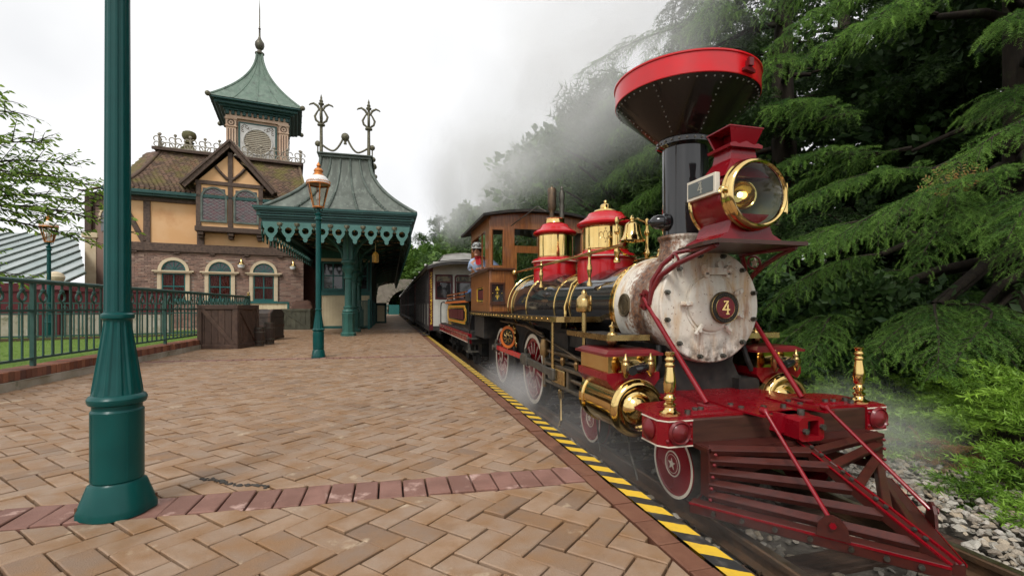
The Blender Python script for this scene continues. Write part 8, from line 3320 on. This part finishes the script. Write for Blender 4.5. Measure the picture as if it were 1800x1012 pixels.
near2 = [((7.6, 10.4, 5.36), (5.4, 11.6, 4.3), .95, .35), ((7.6, 10.2, 6.55), (5.6, 11.4, 5.5), .9, .35), ((7.6, 8.5, 7.37), (5.8, 8.9, 6.73), .8, .4), ((8.0, 10.6, 8.4), (5.1, 12.5, 7.55), 1.0, .45), ((7.8, 10.2, 7.5), (5.5, 12.0, 6.5), 1.0, .4),
   ((7.6, 10.6, 4.41), (5.8, 11.6, 3.4), .9, .4), ((7.4, 8.8, 8.25), (5.6, 7.7, 6.2), .8, .45), ((7.2, 5.97, 4.14), (5.8, 6.3, 4.2), .7, .35), ((7.4, 5.76, 3.45), (6.0, 6.22, 3.3), .7, .35), ((7.0, 7.0, 5.6), (6.0, 6.6, 4.8), .6, .4), ((7.2, 7.5, 2.6), (5.4, 8.0, 1.9), .8, .4), ((7.2, 9.0, 3.3), (5.2, 9.8, 2.5), .8, .4)]
cedar((9.2, 9.4), 15, 'tall cedar behind the smokestack with long hanging branch ends', near2, seed=2, rad=4.2, nrand=50, z0=1.3, trunk_r=.36)
cedar((12.0, 5.2), 14, 'dark cedar deep in the wood at the right edge', seed=3, rad=4.8, nrand=50, z0=.6, tw=.42, step=.3)
cedar((10.5, 1.2), 13, 'dark cedar at the far right behind the low junipers', seed=4, rad=4.2, nrand=40, z0=4.6, tw=.42, step=.3)
cedar((13.5, 11.5), 17, 'tall dark cedar filling the back of the wood', seed=5, rad=5, nrand=50, z0=.6, tw=.48, step=.34)
def sphere_pts(n, r, shell=.55):
 d = r.normal(size=(n, 3))
 d /= np.linalg.norm(d, axis=1)[:, None]
 return d, shell + (1 - shell) * r.random(n) ** .6
def broad(loc, gz, height, rad, label, m, tpls, seed, n=2600, size=.55, group='trees behind the train', name='broadleaf_tree', lobes=9, base=.25, tint=.3, cat='tree'):
 r = np.random.default_rng(seed)
 t = thing(name, label, cat, (loc[0], loc[1], gz), 0, group)
 b = MB()
 k = 9
 lean = r.normal(size=2) * .25
 pts = [(loc[0] + lean[0] * math.sin(i * .5), loc[1] + lean[1] * math.sin(i * .6), gz - .1 + height * .85 * i / k) for i in range(k + 1)]
 b.tube(pts, [max(.02, rad * .075 * (1 - i / (k + .5))) for i in range(k + 1)], 8)
 for i in range(14):
  a = r.uniform(0, 2 * PI)
  f = r.uniform(.3, .8)
  p0 = np.array([loc[0], loc[1], gz + height * .85 * f])
  p1 = p0 + np.array([math.cos(a) * rad * .7, math.sin(a) * rad * .7, height * .12])
  b.tube([p0, (p0 + p1) / 2 + np.array([0, 0, .1]), p1], [rad * .03, rad * .02, rad * .008], 5, caps=False)
 b.build('trunk', M['bark'], t)
 F = Fol()
 c0 = np.array([loc[0], loc[1], gz])
 for j in range(lobes):
  a = r.uniform(0, 2 * PI)
  f = base + (1 - base) * (j + .5) / lobes
  rr = rad * math.sin(PI * min(.97, max(.12, (f - base * .6) / (1.02 - base * .6)))) ** .8
  cc = c0 + np.array([math.cos(a) * rr * .5, math.sin(a) * rr * .5, height * f - .1 * height])
  lr = np.array([rr * .72 + .3, rr * .72 + .3, height * .15 + .2]) * r.uniform(.8, 1.2)
  k_ = int(n / lobes)
  d, q = sphere_pts(k_, r, .5)
  pos = cc + d * q[:, None] * lr
  dr = d + r.normal(size=(k_, 3)) * .5 + np.array([0, 0, -.15])
  ti = tint + r.normal(size=k_) * .14 + r.uniform(-.12, .12)
  for i, tp in enumerate(tpls):
   m_ = np.arange(k_) % len(tpls) == i
   F.put(tp, pos[m_], dr[m_], size * r.uniform(.6, 1.2, m_.sum()), ti[m_], roll=r.uniform(-3, 3, m_.sum()))
 F.build('crown', m, t)
 return t
belt = [(7.6, 14.5, 8.6, 3.2, 'rounded dark green pine beside the cab roof', 'pine', PINE, .62),
  (7.8, 19.5, 9.2, 3.4, 'bushy broadleaf tree above the tender', 'broadleaf', LF, .55),
  (8.4, 24.5, 9.8, 3.6, 'mid green tree standing behind the first coach', 'broadleaf', LF, .6),
  (7.6, 30, 9.2, 3.5, 'leafy tree over the second coach', 'broadleaf', LF, .6),
  (8.5, 37, 10.5, 4.2, 'dense pine farther down the line', 'pine', PINE, .8),
  (7.5, 46, 10.5, 4.2, 'light green tree farther down the line', 'broadleaf', LF, .7),
  (8.5, 56, 11, 4.6, 'tree beyond the third coach', 'broadleaf', LF, .75),
  (12, 17, 12, 4.5, 'tall tree rising behind the dark pine', 'pine', PINE, .8),
  (13, 26, 12.5, 5, 'tall tree rising behind the broadleaf trees', 'broadleaf', LF, .8),
  (15, 40, 13, 5.5, 'large tree at the back of the belt', 'broadleaf', LF, .9)]
for i, (x, y, h, rd, lab, m_, tp, sz) in enumerate(belt):
 broad((x, y), bank_z(x, y) - .1, h, rd, lab, M[m_], tp, 200 + i, 2300, sz, name='pine_tree' if m_ == 'pine' else 'broadleaf_tree', base=.12, tint=.2 if m_ == 'pine' else .34)
# hill trees over the tunnel
hb = MB()
hb.grid(lambda u, v: (-16 + 50 * u, 78 + 50 * v, 3.0 + 3.2 * math.sin(PI * min(1, v * 1.6 + .12)) * (.55 + .45 * math.sin(2.4 * u + .4)) - (1 - min(1, v * 6)) * 1.2), 24, 12)
hb.build('hill', M['soil'], kind='structure')
hills = [(-5.5, 86, 9, 3.6, 'broadleaf'), (-1.5, 84, 10, 3.4, 'broadleaf'), (2.5, 82.5, 9, 3.6, 'broadleaf'), (6.2, 81, 9, 3.6, 'broadleaf'), (10, 78, 9, 4, 'broadleaf'), (12, 70, 12, 5, 'broadleaf')]
for i, (x, y, h, rd, m_) in enumerate(hills):
 broad((x, y), 2.2, h, rd, ('green tree at the left end of the hill over the tunnel', 'pale green tree directly left of the tunnel mouth', 'green tree growing straight over the tunnel mouth', 'green tree over the right side of the tunnel', 'tree on the slope right of the tunnel', 'big tree on the slope before the tunnel')[i], M[m_], LF, 300 + i, 1900, .85, 'trees over the tunnel', base=.02, tint=.42)
def scots(loc, gz, height, label, seed):
 r = np.random.default_rng(seed)
 t = thing('scots_pine', label, 'tree', (loc[0], loc[1], gz), 0, 'thin pines on the skyline')
 b = MB()
 b.tube([(loc[0] + .3 * math.sin(k), loc[1], gz + height * k / 8) for k in range(9)], [.28 * (1 - k / 9) + .03 for k in range(9)], 7)
 F = Fol()
 for i in range(34):
  f = .22 + .78 * r.random()
  a = r.uniform(0, 2 * PI)
  L_ = height * .24 * (1.12 - f) * r.uniform(.6, 1.3) + .5
  p0 = np.array([loc[0], loc[1], gz + height * f])
  p1 = p0 + np.array([math.cos(a) * L_, math.sin(a) * L_, r.uniform(-.1, .5)])
  b.tube([p0, p1], [.06, .02], 4, caps=False)
  k = 26
  u = r.random(k) ** .6
  pos = p0 + (p1 - p0) * u[:, None] + r.normal(size=(k, 3)) * np.array([.35, .35, .22])
  F.put(PINE[i % 3], pos, r.normal(size=(k, 3)) + (p1 - p0) * .3, r.uniform(.45, .85, k), .3 + r.normal(size=k) * .15)
 b.build('trunk', M['bark'], t)
 F.build('crown', M['pine'], t)
scots((2.8, 96), 4, 15.5, 'tallest thin pine on the skyline left of the tree belt', 1)
scots((6.3, 97), 4, 12.0, 'shorter thin pine beside the tallest one on the skyline', 2)
scots((1.0, 104), 4, 11.0, 'thin pine partly behind the canopy edge on the skyline', 3)
scots((9.0, 92), 4, 14.0, 'thin pine merging into the tree belt on the skyline', 4)
for i, (x, y, h, rd, lab) in enumerate(((13.5, 3.0, 9, 3.6, 'dense evergreen deep in the wood between two cedars'), (16, 8.0, 12, 4.5, 'dense evergreen farther back in the wood'), (12.2, 8.2, 7, 3.0, 'dense low evergreen behind the nearest cedar'), (14, -1.5, 10, 4.2, 'dense evergreen at the far right of the wood'), (11, 14, 9, 3.2, 'dense evergreen behind the tall cedar'), (20, 3.5, 14, 5.5, 'tall evergreen at the very back of the wood'), (19, 14, 15, 5.5, 'tall evergreen at the back behind the stack'))):
 broad((x, y), bank_z(x, y) - .1, h, rd, lab, M['cedar_shaded'], LF, 600 + i, 2500, .36, 'evergreens deep in the wood', 'evergreen_tree', 10, .04, .15)
# dark shrubs under the cedars, behind the cylinder and deck
for i, (x, y, h, rd, lab) in enumerate(((5.3, 6.4, 2.0, 1.0, 'glossy dark shrub with a few yellow leaves under the cedar boughs'), (5.2, 8.6, 2.2, 1.2, 'dark shrub beside the running board'), (5.6, 11.5, 2.8, 1.4, 'leafy green shrub below the bell'), (6.2, 4.9, 1.5, .9, 'dark shrub in the shade under the nearest cedar'), (5.4, 14.5, 3.0, 1.4, 'green shrub beside the cab'), (7.6, 2.6, 1.6, 1.2, 'dim shrub in the shade at the right edge'))):
 broad((x, y), bank_z(x, y) - .1, h, rd, lab, M['shrub'], [tpl_leaves(14, .42, .28, 500 + i), tpl_leaves(14, .36, .3, 510 + i)], 400 + i, 900, .34, 'shrubs under the cedars', 'shrub', 6, .1, .28, 'shrub')
# a small fern-like sumac spray catching the light
t = thing('sumac_sprig', 'small red tinged feathery sprig above the long cedar bough', 'sprig', (6.3, 4.05, 2.6))
F = Fol()
r = np.random.default_rng(5)
b = MB()
for k in range(7):
 a = R(35 + 22 * k)
 d = np.array([.35 * math.cos(a), -.9 * math.cos(a) * .4, .55 * math.sin(a)])
 d /= np.linalg.norm(d)
 p0 = np.array([5.72, 3.62, 2.23])
 b.tube([p0, p0 + d * .3], [.004, .002], 4)
 u = np.linspace(.15, 1, 9)
 for s_ in (-1, 1):
  sd = np.cross(d, [.5, .8, 0])
  F.put(LF[0][0][:4].copy() is None or (np.array([[0, 0, 0], [.5, .18, .02], [1, 0, 0], [.5, -.18, .02]], float), np.array([[0, 1, 2], [0, 2, 3]]), np.zeros(4)), p0 + d * (u[:, None] * .3), np.tile(d * .5 + sd * s_ * .8, (9, 1)), .075 * (1.1 - .5 * u), .5 + r.normal(size=9) * .3, up=np.tile([-.6, -.7, .3], (9, 1)))
b.build('stem', M['bark'], t)
F.build('leaflets', M['red_leaf'], t)
# juniper ground cover on the bank: layered feathery sprays
def tpl_juniper(seed, nb=8):
 r = np.random.default_rng(seed)
 v, f, t = [], [], []
 for i in range(nb):
  x = i / nb
  for s_ in (-1, 1):
   L_ = .42 * (1 - .75 * x) * r.uniform(.7, 1.2)
   d = np.array([.75, s_ * .8, r.uniform(-.1, .25)])
   d /= np.linalg.norm(d)
   n = 4
   for k in range(n):
    p = np.array([x, 0, .05 * math.sin(x * 3)]) + d * (L_ * k / n)
    for q in range(2):
     e = d * .8 + r.normal(size=3) * .55
     e /= np.linalg.norm(e)
     w = np.cross(e, r.normal(size=3))
     w /= np.linalg.norm(w)
     b = len(v)
     v += [p - w * .013, p + w * .013, p + e * .11]
     f.append((b, b + 1, b + 2))
     tt = .25 * x + .25 * k / n - .15
     t += [tt - .1, tt - .1, tt + .1]
 return np.array(v), np.array(f), np.array(t)
JN = [tpl_juniper(80 + i) for i in range(3)]
r = np.random.default_rng(21)
F = Fol()
n = 5200
y = -.5 + 9.5 * r.random(n)
edge = 4.12 + .10 * np.sin(y * 2.2) + np.maximum(0, y - 2.6) * .28
x = edge + (9.5 - edge) * r.random(n) ** 1.35
hgt = np.minimum(1, (x - edge) / .7)
z = np.array([bank_z(a, b) for a, b in zip(x, y)]) + .06 + hgt * (.34 + .14 * np.sin(x * 2.1 + y * 1.3) + .12 * np.sin(x * 4.3 - y * 3.1)) * r.uniform(.35, 1, n)
a = np.pi + r.normal(size=n) * .9
dr = np.stack([np.cos(a), np.sin(a) * .8 - .25, .18 + r.normal(size=n) * .22], 1)
ti = .28 + r.normal(size=n) * .13 + .12 * np.sin(x * 3 + y * 2)
pos = np.stack([x, y, z], 1)
bad = (np.abs(y - 2.82) < .26) & (x < 4.6)
for i in range(3):
 m_ = (np.arange(n) % 3 == i) & ~bad
 F.put(JN[i], pos[m_], dr[m_], r.uniform(.3, .54, m_.sum()), ti[m_] + .04, roll=r.normal(size=m_.sum()) * .3)
jo = F.build('juniper_ground_cover', M['juniper'], kind='stuff', label='bright green juniper ground cover on the bank right of the track', category='ground cover')
F = Fol()
n = 110
pos = np.stack([4.42 + r.normal(size=n) * .10, 2.82 + r.normal(size=n) * .13, -.30 + r.random(n) * .2], 1)
dr = np.stack([-.6 + r.normal(size=n) * .5, -.3 + r.normal(size=n) * .6, .1 + r.normal(size=n) * .4], 1)
F.put(JN[0], pos, dr, r.uniform(.10, .19, n), .5 + r.normal(size=n) * .3)
F.build('dead_juniper_clump', M['dead_needles'], label='dead orange brown juniper clump at the edge of the ballast', category='plant')
F = Fol()
n = 160
pos = np.stack([4.3 + .35 * r.random(n), 1.9 + 1.5 * r.random(n), -.30 + .14 * r.random(n)], 1)
F.put(tpl_leaves(4, .5, .42, 91), pos, r.normal(size=(n, 3)) + np.array([-.6, -.4, .3]), .13, .35 + r.normal(size=n) * .2, roll=r.uniform(-1, 1, n))
F.build('ivy', M['shrub'], kind='stuff', label='ivy leaves creeping out under the junipers', category='ivy')
# lawn grass
bl = (np.array([[0, -.05, 0], [0, .05, 0], [.55, .01, .04], [1, 0, .16]], float), np.array([[0, 1, 2], [2, 1, 3]]), np.array([-.15, -.15, .05, .2]))
n = 36000
F = Fol()
yy = 4.5 + 13.5 * r.random(n) ** 1.2
xx = -4.9 - (1.0 + yy * .55) * r.random(n)
zz = .10 + .05 * np.sin(5 * (xx + 30) / 25.4 + 3 * (yy - 1) / 20) - .005
d = np.stack([r.normal(size=n) * .5, r.normal(size=n) * .5, np.ones(n)], 1)
F.put(bl, np.stack([xx, yy, zz], 1), d, r.uniform(.035, .07, n), .4 + r.normal(size=n) * .18, up=np.stack([r.normal(size=n), r.normal(size=n), np.zeros(n)], 1))
F.build('grass', M['grass'], kind='stuff', label='bright green mown lawn behind the railing', category='grass')
# young tree at the left edge, its branches reaching into the picture
t = thing('garden_tree', 'slender leafy tree at the left edge with long pointed leaves against the sky', 'tree', (-7.8, 8.6, .1))
b = MB()
b.tube([(-7.8, 8.6, 0), (-7.7, 8.6, .8), (-7.5, 8.65, 1.6), (-7.2, 8.7, 2.4)], [.11, .09, .075, .05], 9)
F = Fol()
LEAFT = (np.array([[0, 0, 0], [.35, .18, .03], [1, 0, -.08], [.35, -.18, .03], [.7, .13, .0], [.7, -.13, 0]], float), np.array([[0, 1, 3], [1, 4, 3], [3, 4, 5], [4, 2, 5]]), np.array([0, 0, .05, 0, 0, 0]))
r = np.random.default_rng(77)
mains = [((-7.5, 8.65, 1.7), (-4.75, 8.2, 3.55)), ((-7.3, 8.7, 2.0), (-4.6, 8.9, 3.1)), ((-7.2, 8.7, 2.3), (-5.15, 8.3, 3.95)), ((-7.6, 8.6, 1.4), (-4.6, 8.5, 2.5)), ((-7.5, 8.6, 1.5), (-4.3, 8.9, 2.75)), ((-7.4, 8.6, 1.9), (-4.5, 9.2, 3.0)),
 ((-7.2, 8.7, 2.4), (-5.5, 8.6, 4.2)), ((-7.3, 8.7, 2.1), (-5.0, 9.4, 3.5)), ((-7.7, 8.6, 1.1), (-5.0, 8.2, 1.5)), ((-7.3, 8.7, 2.2), (-4.9, 8.4, 3.0)), ((-7.5, 8.6, 1.6), (-4.5, 8.9, 2.15)), ((-7.5, 8.6, 1.6), (-4.0, 8.9, 2.4)),
 ((-7.4, 8.6, 1.9), (-5.1, 7.8, 2.7))]
for i, (p0, p1) in enumerate(mains):
 p0, p1 = np.array(p0), np.array(p1)
 ax = p1 - p0
 L_ = np.linalg.norm(ax)
 up = np.array([0, 0, 1.])
 sd = np.cross(ax / L_, up)
 P = lambda u: p0 + ax * u + up * (.16 * L_ * math.sin(PI * u) - .05 * L_ * u * u) + sd * (.05 * math.sin(6 * u + i))
 b.tube([P(u) for u in np.linspace(0, 1, 10)], [.034 * (1 - u) + .004 for u in np.linspace(0, 1, 10)], 5, caps=False)
 m = int(L_ / .12)
 for k in range(m):
  u0 = .3 + .7 * (k + r.uniform(-.4, .4)) / m
  q0 = P(u0)
  s_ = -1 if k % 2 else 1
  tl = (.75 * (1 - u0) + .28) * r.uniform(.6, 1.15)
  d = ax / L_ * .8 + sd * s_ * r.uniform(.3, .9) + up * r.uniform(-.55, .75)
  d /= np.linalg.norm(d)
  q1 = q0 + d * tl - up * .12 * tl
  b.tube([q0, (q0 + q1) / 2 + up * .02, q1], [.008, .005, .002], 4, caps=False)
  nl = int(tl / .04)
  uu = np.linspace(.1, 1.0, max(3, nl))
  pos = q0 + (q1 - q0) * uu[:, None]
  alt = np.where(np.arange(len(uu)) % 2 == 0, 1, -1)
  s2 = np.cross(d, up)
  dd = d * .75 + s2 * alt[:, None] * .75 + up * -.7 + r.normal(size=(len(uu), 3)) * .25
  F.put(LEAFT, pos, dd, r.uniform(.07, .12, len(uu)), .25 + r.normal(size=len(uu)) * .2 + .2 * u0, roll=r.normal(size=len(uu)) * 1.3)
b.build('trunk', M['bark'], t)
F.build('crown', M['maple'], t)
# ------------------------------------------------------------------ steam
def steam(name, label, c, rad, dens, nscale, lo, hi, squash=(1, 1, 1), tilt=None, seed=0, col=(.999, .997, .993)):
 b = MB()
 b.box((0, 0, 0), (2, 2, 2))
 o = b.build(name, None or M['rock'], None, smooth=0, kind='stuff', label=label, cat='steam')
 o.data.materials.clear()
 o.location = c
 o.scale = rad
 if tilt:
  o.rotation_euler = tilt
 m = bpy.data.materials.new(name)
 m.use_nodes = True
 nt = m.node_tree
 nt.nodes.clear()
 L = nt.links.new
 out = _new(nt, 'ShaderNodeOutputMaterial')
 pv = _new(nt, 'ShaderNodeVolumePrincipled')
 pv.inputs['Color'].default_value = c4(col)
 pv.inputs['Anisotropy'].default_value = .2
 tc = _new(nt, 'ShaderNodeTexCoord')
 ln = _new(nt, 'ShaderNodeVectorMath', operation='LENGTH')
 L(tc.outputs['Object'], ln.inputs[0])
 geo = _new(nt, 'ShaderNodeNewGeometry')
 mp = _new(nt, 'ShaderNodeMapping')
 mp.inputs['Location'].default_value = (seed * 3.1, seed * 1.7, seed)
 mp.inputs['Scale'].default_value = squash
 L(geo.outputs['Position'], mp.inputs[0])
 n = _new(nt, 'ShaderNodeTexNoise')
 n.inputs['Scale'].default_value = nscale
 n.inputs['Detail'].default_value = 5
 n.inputs['Roughness'].default_value = .6
 n.inputs['Distortion'].default_value = .6
 L(mp.outputs[0], n.inputs['Vector'])
 fo = _new(nt, 'ShaderNodeMapRange', interpolation_type='SMOOTHERSTEP')
 for i, q in enumerate((.05, 1.0, 1, 0)):
  fo.inputs[i + 1].default_value = q
 L(ln.outputs['Value'], fo.inputs[0])
 ra = _new(nt, 'ShaderNodeMapRange')
 for i, q in enumerate((lo, hi, 0, dens)):
  ra.inputs[i + 1].default_value = q
 L(n.outputs['Fac'], ra.inputs[0])
 mr = _new(nt, 'ShaderNodeMath', operation='MULTIPLY')
 L(ra.outputs[0], mr.inputs[0])
 L(fo.outputs[0], mr.inputs[1])
 L(mr.outputs[0], pv.inputs['Density'])
 L(pv.outputs[0], out.inputs['Volume'])
 o.data.materials.append(m)
 return o
steam('steam_plume', 'drifting plume of pale steam trailing from the smokestack over the trees', (3.9, 19, 6.6), (3.2, 20, 3.6), .6, .30, .40, .74, (1, .6, 1), (R(3.5), 0, 0), 1)
steam('stack_steam', 'thicker steam just behind the smokestack rim', (3.3, 7.0, 5.2), (2.1, 4.2, 2.6), .8, .95, .40, .76, (1, .7, 1), (R(12), 0, R(-6)), 2)
steam('ground_steam', 'low steam drifting along the rails below the driving wheels', (1.75, 5.6, -.10), (.55, 5.0, .46), 2.2, .7, .40, .76, (1, .6, 1), None, 3)
steam('cylinder_steam', 'wisp of steam beside the bumper on the bank side', (3.75, 3.05, -.02), (.55, 1.0, .6), 2.4, 1.0, .40, .76, (1, 1, 1), None, 4)
